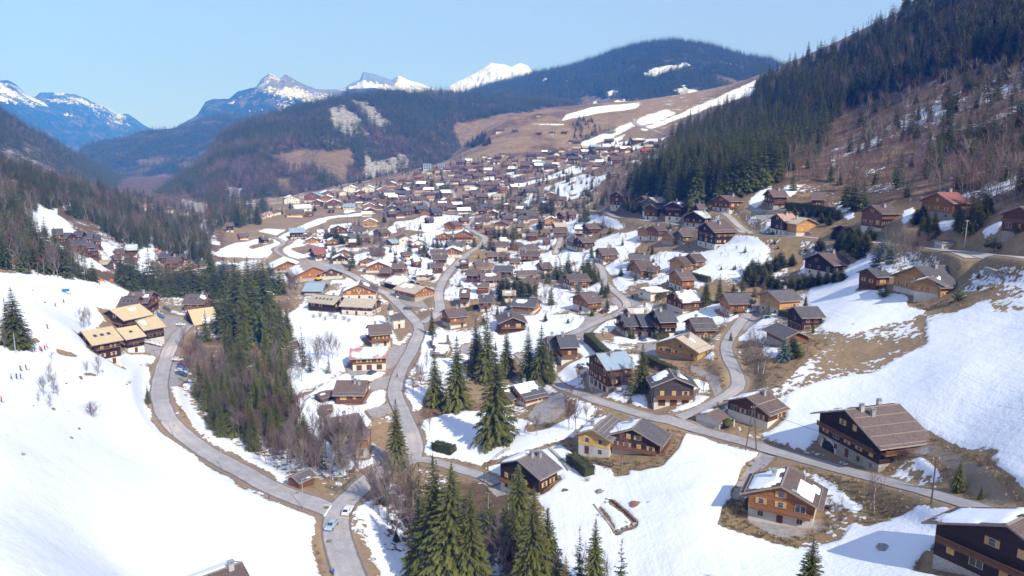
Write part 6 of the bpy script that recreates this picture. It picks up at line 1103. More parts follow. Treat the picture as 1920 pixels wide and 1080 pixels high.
def place_trees():
    for x, y, hp, k, lab in HERO: place_tree(x, y, hp, k, lab, group=f'single trees {zone_of(x, y)}')
    for k, L in T_:
        for x, y, hp in L:
            if hp > 2: place_tree(x, y, hp, k)
    for fi, (poly, n, kinds, (a, b), grp, lab) in enumerate(FILL):
        p = sample_poly(poly, n, 500 + fi); P, g = hit(p[:, 0], p[:, 1]); ok = g & free_of(P, 1.5); r = random.Random(fi)
        for q, P_ in zip(p[ok], P[ok]):
            k = r.choice(kinds); l2, g2 = (lab, grp)
            if k in 'sp': l2, g2 = lab.replace('bare grey-brown', 'thin').replace('grey-brown bare tree', 'slim conifer').replace('small bare garden tree', 'small garden spruce').replace('bare tree', 'slim conifer'), grp.replace('bare garden trees', 'small garden spruces').replace('bare trees', 'slim conifers')
            elif k == 'r': l2, g2 = lab.replace('grey-brown bare', 'red-twigged bare').replace('small bare', 'red-twigged bare'), grp.replace('bare', 'red-twigged bare', 1)
            place_tree(q[0], q[1], None, k, l2, g2, hm=r.uniform(a, b), P=P_)
# ------------------------------------------------------------------ small things
def smoothen(bm_mb): pass
PAINT = {}
def paint_mat(n, c): 
    if n not in PAINT: PAINT[n] = mat_plain(n + '_car_paint', c, .05, .5, rough=.3, spec=.6)
    return PAINT[n]
M_TYRE = mat_plain('tyre_rubber', (.03, .03, .03)); M_LAMP = mat_plain('headlight_lens', (.7, .7, .7), .1, rough=.2, spec=.6); M_TAIL = mat_plain('tail_light', (.35, .02, .02), .1, rough=.3)
def car_parts():
    prof = [(-2.1, .35), (2.1, .35), (2.18, .62), (2.05, .86), (1.15, .98), (.35, 1.42), (-1.25, 1.45), (-1.95, 1.0), (-2.15, .8)]
    b = MB(); n = len(prof)
    def ring(y, f): return [(x * (1 if z < 1.0 else .97), y * (1 if z < 1.0 else .80), z) for x, z in prof]
    # body shell: side rings at four widths
    V = []; 
    for y, ins in ((-.88, .06), (-.80, 0), (.80, 0), (.88, .06)): V.append([(x * (1 - ins * .4), y * (1 if z < .99 else .82), z - ins * (z > .5)) for x, z in prof])
    for r in V: b.v += r
    for k in range(3):
        for i in range(n): j = (i + 1) % n; b.f.append((k * n + i, k * n + j, (k + 1) * n + j, (k + 1) * n + i)); b.m.append(0)
    b.f.append(tuple(range(n))[::-1]); b.f.append(tuple(range(3 * n, 4 * n))); b.m += [0, 0]
    g = MB()   # glasshouse: windscreen, rear window, side windows, set just proud of the body
    g.poly([(1.12, -.62, 1.03), (1.12, .62, 1.03), (.43, .56, 1.42), (.43, -.56, 1.42)]); g.poly([(-1.90, .60, 1.05), (-1.90, -.60, 1.05), (-1.32, -.54, 1.44), (-1.32, .54, 1.44)])
    for s in (-1, 1): g.poly([(.85, s * .78, 1.04), (.30, s * .735, 1.36), (-1.15, s * .735, 1.38), (-1.6, s * .78, 1.06)])
    g.v = [(x * 1.012, y * 1.02, z + .012) for x, y, z in g.v]
    w_ = MB(); w_.tube((0, -.1, 0), (0, .1, 0), .33, k=12); rim = MB(); rim.tube((0, -.11, 0), (0, .11, 0), .19, k=8)
    hl = MB(); hl.box(-.05, .05, -.18, .18, -.07, .07)
    mr = MB(); mr.box(-.1, .08, -.1, .1, -.07, .07)
    return b.mesh('body', [None]), g.mesh('windows', [M_GLASS]), w_.mesh('wheel', [M_TYRE]), rim.mesh('rim', [M_METAL]), hl.mesh('headlight', [M_LAMP]), hl.mesh('tail_light', [M_TAIL]), mr
CARM = None
def car(x, y, yaw, paintn, c, label, group='parked cars', scale=1.0, name='car'):
    global CARM
    if CARM is None: CARM = car_parts(); CARM[0].materials.clear()
    body, glass, wh, rim, hl, tl, mr = CARM; key = 'body_' + paintn
    bm_ = bpy.data.meshes.get(key)
    if not bm_: bm_ = body.copy(); bm_.name = key; bm_.materials.append(paint_mat(paintn, c))
    P = h1(x, y); e = empty(name, (P.x, P.y, P.z + .16), R(yaw), label, 'car', group); e.scale = (scale,) * 3
    a = 2.0; zz = [float(ground_z(P.x + math.cos(R(yaw)) * k * a, P.y + math.sin(R(yaw)) * k * a)) for k in (-1, 1)]; e.rotation_euler = (0, -math.atan2(zz[1] - zz[0], 2 * a), R(yaw))
    put('body', bm_, e); put('windows', glass, e)
    for sx in (-1.32, 1.32):
        for sy in (-.82, .82): w_ = put('wheel', wh, e, loc=(sx, sy, .33)); put('rim', rim, w_)
    for sy in (-.62, .62): put('headlight', hl, e, loc=(2.08, sy, .74)); put('tail_light', tl, e, loc=(-2.06, sy, .86))
    return e
CARS = [(622,990,-100,'silver_blue',(.32,.42,.52),'silver-blue car driving down the road below the junction','cars on the road'),(652,962,84,'white',(.7,.7,.7),'white car driving up the road at the junction','cars on the road'),
 (333,677,15,'white',(.7,.7,.7),'white car parked alone at the top of the roadside row'),(344,684,12,'dark_grey',(.06,.06,.07),'dark grey car second in the roadside row'),(343,688,12,'maroon',(.09,.02,.03),'dark maroon car third in the roadside row'),(340,694,12,'blue',(.05,.14,.3),'blue car in the middle of the roadside row'),(338,699,14,'silver',(.5,.5,.52),'silver car second from the bottom of the roadside row'),(340,704,10,'dark_blue',(.03,.06,.12),'dark blue car at the bottom of the roadside row'),
 (276,644,20,'silver',(.5,.5,.52),'silver car left of three beside the tan lodge'),(284,645,20,'white',(.7,.7,.7),'white car in the middle of three beside the tan lodge'),(293,648,20,'white',(.7,.7,.7),'white car right of three beside the tan lodge'),(299,594,25,'blue',(.05,.14,.3),'blue car between the brown lodges'),(339,611,20,'white',(.7,.7,.7),'white car at the entrance to the lodges'),(312,582,10,'dark_grey',(.06,.06,.07),'dark car behind the brown lodges'),(296,588,10,'silver',(.5,.5,.52),'silver car behind the brown lodges'),
 (1091,690,-60,'white',(.7,.7,.7),'white car on the drive of the blue-grey metal-roofed chalet'),(1180,642,-75,'dark_blue',(.03,.06,.12),'x'),(1205,640,-75,'dark_blue',(.03,.06,.12),'dark blue car on the bend below the apartment row'),(1134,622,60,'white',(.7,.7,.7),'white van-like car beside the tall hedge'),(1094,590,-20,'silver',(.5,.5,.52),'silver car in front of the orange chalet by the clearing'),(1134,586,30,'maroon',(.12,.01,.03),'dark red car right of the silver one by the clearing'),(1080,468,10,'white',(.7,.7,.7),'white van-like car beside the dark chalet with honey balcony'),
 (1406,586,20,'white',(.7,.7,.7),'white car in front of the orange chalet with dark grey roof'),(1449,441,0,'dark_grey',(.06,.06,.07),'dark car parked on the upper road below the brick-red roof'),(764,581,20,'dark_blue',(.03,.06,.12),'dark blue car by the main road below the car park'),(731,533,-30,'blue',(.05,.14,.3),'blue car in the car park, leftmost'),(738,537,-30,'dark_grey',(.06,.06,.07),'dark grey car in the car park'),(744,540,-30,'white',(.7,.7,.7),'white car in the car park beside the garages'),(757,551,-30,'dark_grey',(.06,.06,.07),'dark car under the lower car park building'),(765,555,-30,'silver',(.5,.5,.52),'silver car under the lower car park building'),(746,558,-80,'white',(.7,.7,.7),'white car at the end of the car park island'),
 (697,702,70,'dark_blue',(.03,.06,.12),'small dark vehicle in the yard of the long red barn'),(620,742,30,'dark_blue',(.03,.06,.12),'dark car in the shade of the brown cabin'),(628,744,-15,'blue',(.05,.14,.3),'blue car right beside the brown cabin'),(894,672,15,'dark_blue',(.03,.06,.12),'dark car next to the deep snow roof'),(877,415,60,'dark_blue',(.03,.06,.12),'dark blue car on the bend of the climbing road'),(890,424,-20,'silver',(.5,.5,.52),'silver car parked at the bend of the climbing road'),(868,512,70,'dark_grey',(.06,.06,.07),'dark car left of two at the pale timber house'),(875,511,70,'dark_blue',(.03,.06,.12),'dark blue car right of two at the pale timber house'),(190,476,15,'white',(.7,.7,.7),'white car near the lift-slope huts'),(212,487,15,'dark_grey',(.06,.06,.07),'dark car near the open shelter')]
def person_mesh(pose, name, mats):
    """one continuous body grown by the skin modifier; pose = joint table"""
    J, E, Rr = pose; me = bpy.data.meshes.new(name); me.from_pydata(J, E, []); o = bpy.data.objects.new('tmp_body', me); COL.objects.link(o)
    md = o.modifiers.new('skin', 'SKIN'); sv = me.skin_vertices[0].data
    for i, r in enumerate(Rr): sv[i].radius = r if isinstance(r, tuple) else (r, r); sv[i].use_root = i == 0
    o.modifiers.new('sub', 'SUBSURF').levels = 1
    dg = bpy.context.evaluated_depsgraph_get(); m2 = bpy.data.meshes.new_from_object(o.evaluated_get(dg)); bpy.data.objects.remove(o); m2.name = name
    m2.materials.clear()
    for m in mats: m2.materials.append(m)
    idx = []
    for p in m2.polygons:
        z = p.center.z; x = p.center.x
        idx.append(3 if z < .12 else 1 if z < .92 else 0 if z < 1.47 else 2)
    m2.polygons.foreach_set('material_index', idx); m2.polygons.foreach_set('use_smooth', [True] * len(idx)); return m2
def pose(kind):
    J = [(0,0,.95),(0,.01,1.15),(0,.0,1.40),(0,.03,1.50),(0,.05,1.62),(0,.05,1.72)]; E = [(0,1),(1,2),(2,3),(3,4),(4,5)]; Rr = [(.15,.12),(.14,.11),(.17,.11),.06,(.095,.11),.07]
    st = {'ski': .10, 'walk': .22, 'stand': .04}[kind]
    for s in (-1, 1):
        f = s * st if kind == 'walk' else st; k = len(J)
        J += [(s*.10,0,.88),(s*.12,f*.7+.05,.50),(s*.13,f-.04,.10),(s*.13,f+.12,.06)]; E += [(0,k),(k,k+1),(k+1,k+2),(k+2,k+3)]; Rr += [.10,.075,.055,.05]
        a = -s * st if kind == 'walk' else .12; k = len(J)
        J += [(s*.20,0,1.38),(s*.27,a*.4-.02,1.12),(s*(.27 if kind != 'ski' else .32),a+.16,.98 if kind != 'stand' else .88),(s*(.27 if kind != 'ski' else .32),a+.24,.96 if kind != 'stand' else .82)]; E += [(2,k),(k,k+1),(k+1,k+2),(k+2,k+3)]; Rr += [.065,.05,.038,.04]
    return J, E, Rr
PEOPLE = [(66,661,'ski','green','green-jacketed skier at the left of the group on the piste'),(76,660,'ski','red','skier in red at the middle of the group on the piste'),(79,662,'ski','pink','skier in pink close behind the one in red'),(84,658,'ski','red','skier in red and white further right in the group'),(88,655,'ski','orange','last skier at the right of the group on the piste'),(49,696,'ski','dark','dark-clothed skier to the right of the lower group'),(39,698,'ski','red','skier in red above the lower group'),(22,714,'ski','tan','skier in pale clothes at the left of the lower group'),(32,713,'ski','blue','small skier in blue in the lower group'),(40,713,'ski','dark','dark-clothed skier leaning in the lower group'),(4,757,'ski','pink','skier cut close to the left edge'),
 (120,570,'ski','dark','dark skier high on the piste near the hut sign'),(104,576,'ski','orange','skier in orange and blue high on the piste'),(89,618,'ski','dark','dark skier alone halfway down the piste'),(187,536,'ski','red','skier in red by the orange barriers'),(197,532,'ski','orange','person in orange by the barriers at the lift path'),
 (505,941,'walk','dark','walker in dark clothes on the snow beside the road'),(745,709,'walk','dark','pedestrian in dark clothes on the village road'),(625,1079,'stand','blue','person in a bright blue jacket at the bottom edge of the road'),(1428,402,'stand','dark','person standing on the concrete drive of the upper right slope')]
def people():
    cols = {'green': (.02,.25,.15), 'red': (.55,.02,.04), 'pink': (.6,.05,.2), 'orange': (.65,.25,.03), 'dark': (.03,.03,.06), 'tan': (.45,.38,.3), 'blue': (.02,.12,.5)}
    skin = mat_plain('skin', (.5,.3,.22), .1); pants = mat_plain('dark_trousers', (.04,.04,.07)); boots = mat_plain('boots', (.05,.05,.05)); wp_ = mat_plain('winter_hat', (.08,.08,.12)); cache = {}
    ski = MB(); ski.box(-.05, .05, -.8, .75, 0, .03); ski.box(-.05, .05, .75, .9, .02, .09); skim = ski.mesh('ski', [mat_plain('ski_base', (.3,.05,.05))]); pole = MB(); pole.tube((0, 0, 0), (0, -.35, -.95), .02, .012, 4); polem = pole.mesh('ski_pole', [M_METAL])
    head = MB(); head.tube((0, .04, 1.62), (0, .03, 1.76), .115, .06, 8); hatm = head.mesh('hat', [wp_])
    for i, (x, y, k, c, lab) in enumerate(PEOPLE):
        if (k, c) not in cache: cache[(k, c)] = person_mesh(pose(k), 'body', [mat_plain(c + '_jacket', cols[c], .1), pants, skin, boots])
        P = h1(x, y); up = .36 if k == 'ski' or i == 16 else .12; e = empty('person', (P.x, P.y, P.z + up), R(140 + i * 37) if k == 'ski' else R(200 if i != 16 else -60), lab, 'person'); e.scale = (.95,) * 3
        put('body', cache[(k, c)], e); put('hat', hatm, e)
        if k == 'ski':
            for s in (-1, 1): put('ski', skim, e, loc=(s * .13, .1, -.01)); put('ski_pole', polem, e, loc=(s * .33, .36, .98))
def lamp_post(x, y, hpx, label):
    P = h1(x, y); d = math.hypot(P.x, P.y); h = hpx * d / F; e = empty('street_lamp', P, R(20), label, 'street lamp', 'street lamps along the left road')
    b = MB(); b.tube((0, 0, -.5), (0, 0, h), .11, .06, 8); b.put('pole', [M_METAL], e); b = MB(); b.tube((0, 0, h), (1.3, 0, h + .25), .05, .04, 6); b.put('arm', [M_METAL], e)
    b = MB(); b.prism([(1.1, h + .12), (2.0, h + .22), (2.0, h + .34), (1.15, h + .36)], 'y', -.18, .18); b.put('lamp_head', [M_LAMP], e)
def pole_(x, y, hpx, label, aframe=False, mat=None, name='power_pole', cat='power pole', hm=None):
    P = h1(x, y); d = math.hypot(P.x, P.y); h = hm or hpx * d / F; e = empty(name, P, R(10), label, cat); m = mat or TRUNK.materials[0]
    if aframe:
        for s in (-1, 1): b = MB(); b.tube((s * 1.4, 0, -.5), (s * .12, 0, h), .15, .1, 7); b.put('leg', [m], e)
        b = MB(); b.box(-.8, .8, -.06, .06, h * .45, h * .45 + .14); b.put('brace', [m], e)
    else: b = MB(); b.tube((0, 0, -.5), (0, 0, h), .15, .1, 7); b.put('mast', [m], e)
    if cat in ('post', 'lance', 'mast'): return e, P + Vector((0, 0, h))
    b = MB(); b.box(-.7, .7, -.06, .06, h - .5, h - .36); [b.tube((q, 0, h - .36), (q, 0, h - .12), .05, .05, 6, 1) for q in (-.6, 0, .6)]; b.put('crossarm', [m, M_LAMP], e)
    return e, P + Vector((0, 0, h - .12))
def wire(A, B, label, sag=1.5, r=.035, name='power_line'):
    b = MB(); pr = A
    for i in range(1, 13): t = i / 12; q = A.lerp(B, t) - Vector((0, 0, 4 * sag * t * (1 - t))); b.tube(pr, q, r, r, 4, cap=False); pr = q
    b.put(name, [M_DARK], label=label, cat='cable')
def hedge(pts, h, w_, label, mat=M_YEW, name='hedge'):
    P, g = hit([p[0] for p in pts], [p[1] for p in pts]); r = np.random.default_rng(int(pts[0][0])); V = []; T = []; tint = []
    L = [Vector(p) for p in P]
    # dense clipped body + leaf tufts
    for a, b in zip(L[:-1], L[1:]):
        n = max(2, int((b - a).length / .35)); dr = (b - a).normalized(); sd = Vector((-dr.y, dr.x, 0)).normalized()
        for i in range(n + 1):
            c = a.lerp(b, i / n); z0 = float(ground_z(c.x, c.y))
            for k in range(26):
                u = r.uniform(-1, 1); v = r.random(); onside = r.random() < .65
                if onside: s = 1 if r.random() < .5 else -1; q = c + sd * (s * w_ / 2 * (1 - .1 * v) * (1 + r.normal() * .05)) + Vector((0, 0, v * h)); nrm = sd * s
                else: q = c + sd * (u * w_ / 2) + Vector((0, 0, h * (1 + r.normal() * .03))); nrm = Vector((0, 0, 1))
                q.z = z0 + (q.z - c.z); q += dr * r.uniform(-.2, .2); t1 = Vector(r.normal(size=3)).cross(nrm).normalized() * .26; t2 = t1.cross(nrm).normalized() * .26
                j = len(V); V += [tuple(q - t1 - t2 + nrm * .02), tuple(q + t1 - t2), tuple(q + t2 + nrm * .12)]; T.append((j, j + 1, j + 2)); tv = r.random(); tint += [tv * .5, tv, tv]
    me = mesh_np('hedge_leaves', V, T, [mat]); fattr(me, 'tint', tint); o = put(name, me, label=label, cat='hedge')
    b = MB()
    for a, c in zip(L[:-1], L[1:]):
        dr = (c - a).normalized(); sd = Vector((-dr.y, dr.x, 0)).normalized() * (w_ / 2 * .86)
        q = [a - sd, c - sd, c + sd, a + sd]; za, zc = float(ground_z(a.x, a.y)), float(ground_z(c.x, c.y)); zz = [za, zc, zc, za]; n = len(b.v)
        b.v += [(p.x, p.y, z - .5) for p, z in zip(q, zz)] + [(p.x, p.y, z + h * .93) for p, z in zip(q, zz)]
        for f in ((0, 3, 2, 1), (4, 5, 6, 7), (0, 1, 5, 4), (1, 2, 6, 5), (2, 3, 7, 6), (3, 0, 4, 7)): b.f.append(tuple(n + k for k in f)); b.m.append(0)
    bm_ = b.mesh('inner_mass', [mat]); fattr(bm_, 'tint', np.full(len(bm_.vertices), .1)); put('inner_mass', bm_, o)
def rock(name, x, y, s, label, cat='boulder', flatness=.6, mat=None, group=None, P=None):
    P = P or h1(x, y); bm_ = bmesh.new(); bmesh.ops.create_icosphere(bm_, subdivisions=2, radius=1); r = random.Random(int(x * 3 + y))
    for v in bm_.verts: n = .75 + .5 * r.random(); v.co = Vector((v.co.x * s * n, v.co.y * s * n, v.co.z * s * flatness * n))
    me = bpy.data.meshes.new(name); bm_.to_mesh(me); bm_.free(); me.materials.append(mat or M_ROCK); return put(name, me, loc=(P.x, P.y, P.z + s * flatness * (.3 if s > 1.05 or s < .85 else .8)), label=label, cat=cat, group=group)
M_ROCK = mat_plain('grey_rock', (.33, .31, .29), .4, 1.5, bump=.1); M_SOIL = mat_plain('brown_soil', (.22, .13, .09), .4, 1.2, bump=.1); M_GREEN = mat_plain('green_plastic', (.02, .45, .12), .1); M_ORANGE = mat_plain('safety_orange', (.8, .25, .03), .1); M_YELLOW = mat_plain('machine_yellow', (.75, .42, .03), .15); M_BLUE = mat_plain('signal_blue', (.02, .15, .4), .1); M_WHITE = mat_plain('white_paint', (.8, .8, .8), .05)
def wall_line(pts, h, w_, label, mat, name='retaining_wall', cat='wall'):
    """dry stone wall: a row of separate stones along the line"""
    P, g = hit([p[0] for p in pts], [p[1] for p in pts]); L = [Vector(p) for p in P]; e = empty(name, L[0], 0, label, cat); r = random.Random(int(pts[0][0] + pts[0][1])); ms = []
    for k in range(5):
        bm_ = bmesh.new(); bmesh.ops.create_cube(bm_, size=1); bmesh.ops.bevel(bm_, geom=bm_.edges[:], offset=.14, segments=1)
        for v in bm_.verts: v.co *= r.uniform(.88, 1.08)
        me = bpy.data.meshes.new('stone'); bm_.to_mesh(me); bm_.free(); me.materials.append(mat); ms.append(me)
    tot = sum((b - a).length for a, b in zip(L[:-1], L[1:])); rows = max(1, round(h / .55)); sl = max(.9, tot * rows / 150)
    for a, b in zip(L[:-1], L[1:]):
        n = max(1, int((b - a).length / sl)); ang = math.atan2(b.y - a.y, b.x - a.x)
        for i in range(n):
            for q in range(rows):
                c = a.lerp(b, (i + .5 * (q % 2) + .5) / n); z = float(ground_z(c.x, c.y)) + (q + .35) * h / rows
                o = put('stone', r.choice(ms), e, loc=tuple(Vector((c.x, c.y, z)) - L[0]), rz=ang + r.uniform(-.06, .06), scale=(sl * .97, w_, h / rows * .98))
def small_things():
    lamp_post(326,821,44,'grey street lamp halfway along the curving left road'); lamp_post(417,880,45,'grey street lamp second down the curving left road'); lamp_post(569,955,62,'tall white-headed street lamp at the snow edge by the junction'); lamp_post(1108,737,32,'street lamp on the verge above the joined chalets'); lamp_post(292,668,30,'thin street lamp near the lodge car park')
    _, A = pole_(1408,845,0,'A-frame timber power pole beside the right road',True,hm=11); _, B = pole_(1746,945,0,'single timber pole beside the right road',hm=8.5); _, C_ = pole_(1808,466,46,'tall pale concrete pole beside the flat-roofed garage',mat=BASE['c']); _, D_ = pole_(1464,443,32,'thin pole before the brick-red roofed house'); pole_(1864,474,20,'short dark pole beside the upper road at right'); pole_(160,527,30,'left of two pale poles behind the ski slope',mat=BASE['c']); pole_(164,528,28,'right of two pale poles behind the ski slope',mat=BASE['c']); pole_(30,664,34,'thin snow-making mast on the left piste',mat=M_METAL,name='snow_making_mast',cat='mast'); pole_(32,690,8,'short white snow lance beside the piste',mat=M_WHITE,name='snow_lance',cat='lance'); pole_(1376,800,14,'thin white post beside the small garage',mat=M_WHITE,name='post',cat='post'); pole_(908,905,24,'thin post at the fenced terrace of the dark chalet',name='post',cat='post')
    wire(A, B, 'sagging cable from the A-frame pole to the single timber pole')
    # bus shelter
    e = house(547,886,581,885,5.2,3.9,'r','r','g',0,'small red timber bus shelter with grey roof beside the left road','bus_shelter','bus shelter',balc=0,chim=0,win=0,over=.8,bh=.8,Lm=5.6,yaw=38)
    b = MB(); b.box(-1.1, 1.1, -.05, .06, 0, 2.0); b.put('entrance', [M_DARK], e, loc=(-1.0, -2.02, 0))
    # garden bed of stone edging
    wall_line([(1113,948),(1152,997)],.5,.5,'low stone edging along the left of the snowed-in garden bed',M_ROCK,'garden_edging','edging'); wall_line([(1134,938),(1150,940),(1195,980)],.5,.5,'low dark edging along the right of the snowed-in garden bed',M_SOIL,'garden_edging','edging'); wall_line([(1156,998),(1194,982)],.45,.5,'short edging across the lower end of the snowed-in garden bed',M_ROCK,'garden_edging','edging')
    wall_line([(1408,404),(1440,402),(1472,400)],2.2,.9,'dry stone retaining wall under the stacked-balcony chalet',M_ROCK); wall_line([(1482,437),(1520,440)],1.4,.8,'pale stone wall below the hedge at the upper road',M_ROCK); wall_line([(1845,512),(1870,520),(1893,515)],2.0,.9,'dry stone wall in a curve at the end of the upper lane',M_ROCK); wall_line([(1030,843),(1050,862),(1068,885)],.8,.8,'line of rough stones running down right of the dark chalet',M_ROCK)
    for x, y, s, l in [(1654,1032,1.0,'single pale boulder poking from the snow below the mid-brown balcony chalet'),(1125,925,.9,'stone block with grey top left of the garden bed')]: rock('boulder', x, y, s, l)
    for x, y, s, l in [(1193,947,1.5,'dark soil mound right of the garden bed'),(1062,921,1.1,'brown shrub-topped mound below the dark chalet'),(1048,1015,.6,'small brown tuft near the bottom spruces')]: rock('soil_mound', x, y, s, l, 'mound', .35, M_SOIL)
    rr = random.Random(4)
    for i, (x, y) in enumerate([(108,521),(88,530),(96,535),(102,537),(79,572),(66,565),(82,568),(60,545),(50,632),(64,628),(73,605),(118,695),(112,700),(126,772),(60,762),(97,768),(146,805),(131,822),(275,765),(278,770),(280,775),(300,790),(190,697),(148,708),(150,711),(216,700),(236,722),(262,685),(122,720),(78,790),(300,700),(640,625),(632,632),(628,641),(590,640),(586,630),(583,650),(615,622),(650,612)]):
        rock('clod', x, y, rr.uniform(.35, .8), 'small dark earth clod showing through the left snowfield', 'clod', .4, M_SOIL, group='earth clods on the snowfields')
    # hedges
    for a in [([(1100,640),(1122,660),(1148,682)],3.4,2.6,'long tall clipped hedge running down beside the apartment yard'),([(1157,672),(1178,690)],3.0,2.6,'short dark hedge section below the long clipped hedge'),([(1212,680),(1240,694),(1264,705)],2.6,2.2,'clipped hedge above the charcoal chalet'),([(1229,638),(1260,630)],2.2,2.0,'low bright hedge right of the apartment row'),([(1256,625),(1262,616)],3.2,3.0,'cube-like hedge at the corner of the apartment row'),([(1233,563),(1258,548)],2.4,2.2,'hedge along the flat white garage block'),([(1292,520),(1330,530)],2.6,2.2,'long hedge right of the terrace-based chalet'),([(1374,590),(1402,582)],2.0,2.0,'olive hedge below the orange chalet with dark grey roof'),([(815,843),(833,848),(850,852)],2.4,2.6,'low shaggy hedge beside the side road'),([(1070,868),(1090,880),(1105,895)],2.6,2.8,'golden-green shrub hedge right of the dark chalet'),([(1465,591),(1500,597)],1.8,2.4,'dark low hedge below the brown garage'),([(1106,636),(1112,633)],2.0,1.6,'hedge stub at the top of the clipped hedge'),([(870,585),(895,578)],1.6,2.0,'low olive hedge right of the orange chalet'),([(1475,392),(1520,396),(1560,404)],3.5,3.5,'dark tall hedge below the stacked-balcony chalets')]: hedge(*a)
    # round shrubs
    def round_bush(x, y, hp, lab, mat=M_YEW, wide=1.0):
        P = h1(x, y); d = math.hypot(P.x, P.y); h = hp * d / F; r = np.random.default_rng(int(x)); V = []; T = []; tint = []
        for i in range(1800):
            n = r.normal(size=3); n /= np.linalg.norm(n); n[2] = abs(n[2]) * (1 if r.random() < .8 else -.3); q = n * [h * .42 * wide, h * .42 * wide, h * .52] * (1 - .08 * r.random()) + [0, 0, h * .48]; t1 = np.cross(n, r.normal(size=3)); t1 *= .2 / (np.linalg.norm(t1) + 1e-6); t2 = np.cross(n, t1)
            j = len(V); V += [q - t1, q + t1, q + t2 + n * .1]; T.append((j, j + 1, j + 2)); tv = r.random(); tint += [tv * .5, tv, tv]
        me = mesh_np('shrub_leaves', V, T, [mat]); fattr(me, 'tint', tint); put('round_shrub', me, loc=P, label=lab, cat='shrub')
    round_bush(1408,966,36,'clipped barrel-shaped evergreen beside the mid-brown chalet with snow patches'); round_bush(1364,804,20,'round evergreen bush right of the small white garage'); round_bush(1434,590,8,'tiny bright yellow bush by the right lane',M_GOLD)
    # yellow excavator in the works yard
    P = h1(597,526); e = empty('excavator', (P.x, P.y, P.z + .1), R(60), 'yellow excavator standing in the works yard beside the blue-roofed workshop', 'excavator')
    b = MB(); [b.box(-1.8, 1.8, s * 1.1 - .3, s * 1.1 + .3, 0, .8) for s in (-1, 1)]; b.put('track', [M_TYRE], e); b = MB(); b.box(-1.6, 1.2, -1.2, 1.2, .9, 1.9); b.put('body', [M_YELLOW], e); b = MB(); b.box(.1, 1.4, .1, 1.1, 1.9, 3.0); b.put('cab', [M_GLASS], e); b = MB(); b.tube((1.1, -.3, 1.8), (3.6, -.3, 4.4), .25, .2, 6); b.tube((3.6, -.3, 4.4), (5.4, -.3, 2.0), .2, .15, 6); b.put('boom', [M_YELLOW], e); b = MB(); b.prism([(5.0, 1.4), (5.9, 1.2), (5.9, 2.0), (5.2, 2.2)], 'y', -.8, .2); b.put('bucket', [M_DARK], e)
    # signs, barrier and markings at the junction
    P = h1(636,920); e = empty('direction_sign', P, R(-20), 'small white direction sign with blue arrows at the junction verge', 'sign'); b = MB(); b.tube((0, 0, -.3), (0, 0, 2.2), .05, .05, 6); b.put('post', [M_METAL], e); b = MB(); b.box(-.9, .9, -.04, .04, 1.5, 2.2); b.put('panel', [M_WHITE], e, loc=(0, -.07, 0))
    b = MB()
    for q in (-.45, .1): b.poly([(q, -.115, 2.1), (q + .25, -.115, 1.85), (q, -.115, 1.6), (q + .15, -.115, 1.6), (q + .4, -.115, 1.85), (q + .15, -.115, 2.1)])
    b.put('arrow', [M_BLUE], e)
    P = h1(638,906); e = empty('green_marker', P, 0, 'round bright green marker on a post in the wood by the junction', 'sign'); b = MB(); b.tube((0, 0, -.3), (0, 0, 2.6), .05, .05, 6); b.put('post', [M_METAL], e); b = MB(); b.tube((0, -.06, 2.6), (0, -.12, 2.6), .35, .35, 12); b.put('disc', [M_GREEN], e)
    def fence(pts, h, lab, mat, name='fence', step=2.0, rails=2, th=.06, mesh_=False):
        P, g = hit([p[0] for p in pts], [p[1] for p in pts]); L = [Vector(p) for p in P]; e = empty(name, L[0], 0, lab, name.replace('_', ' ')); o = L[0]
        for a, c in zip(L[:-1], L[1:]):
            n = max(1, int((c - a).length / step)); ps = [a.lerp(c, i / n) for i in range(n + 1)]; ps = [Vector((p.x, p.y, float(ground_z(p.x, p.y)) + .2)) for p in ps]
            for p in ps: b = MB(); b.tube((0, 0, -.5), (0, 0, h), th, th, 5); b.put('post', [mat], e, loc=tuple(p - o))
            for q in range(rails):
                b = MB()
                for p0, p1 in zip(ps[:-1], ps[1:]): z = Vector((0, 0, h * (q + 1) / rails - .08)); b.tube(p0 - o + z, p1 - o + z, th * .7, th * .7, 4, cap=False)
                b.put('rail', [mat], e)
    fence([(908,880),(955,845)],1.1,'dark timber railing along the snowy terrace of the dark chalet',M_RAIL,'railing',2,2,.08); fence([(985,822),(1030,815),(1085,808)],1.0,'thin wire fence crossing the snow below the turning area',M_METAL,'fence',2.5,1,.04); fence([(612,915),(628,921),(645,918),(656,908),(668,898)],1.1,'green metal guard fence along the stream at the junction',mat_plain('dark_green_paint',(.02,.12,.08)),'guard_fence',1.6,3,.05); fence([(334,668),(338,658),(346,648)],.8,'grey guard rail on the outside of the lodge bend',M_METAL,'guard_rail',2,1,.09)
    fence([(975,575),(990,582),(1000,578)],1.2,'curved timber garden fence below the dark round conifers',M_RAIL,'fence',2,2,.06)
    for i, (x, y) in enumerate([(186,527),(189,529),(192,528),(209,528),(212,526),(297,470),(295,468),(300,472)]): 
        P = h1(x, y); b = MB(); b.box(-.7, .7, -.08, .08, 0, 1.2); put('barrier', b.mesh('barrier', [M_ORANGE]), loc=P, rz=i, label='orange safety mat by the lift path', cat='barrier', group='orange safety mats')
    # timber frame hut sign on the piste
    P = h1(124,553); e = empty('piste_sign', P, R(15), 'timber frame with blue panel on the upper piste', 'sign'); b = MB(); [b.tube((q, 0, -.3), (q, 0, 3.4), .09, .09, 6) for q in (-1.6, 1.6)]; b.put('frame', [TRUNK.materials[0]], e); b = MB(); b.box(-1.3, 1.3, -.04, .04, 1.4, 2.6); b.put('panel', [M_BLUE], e)
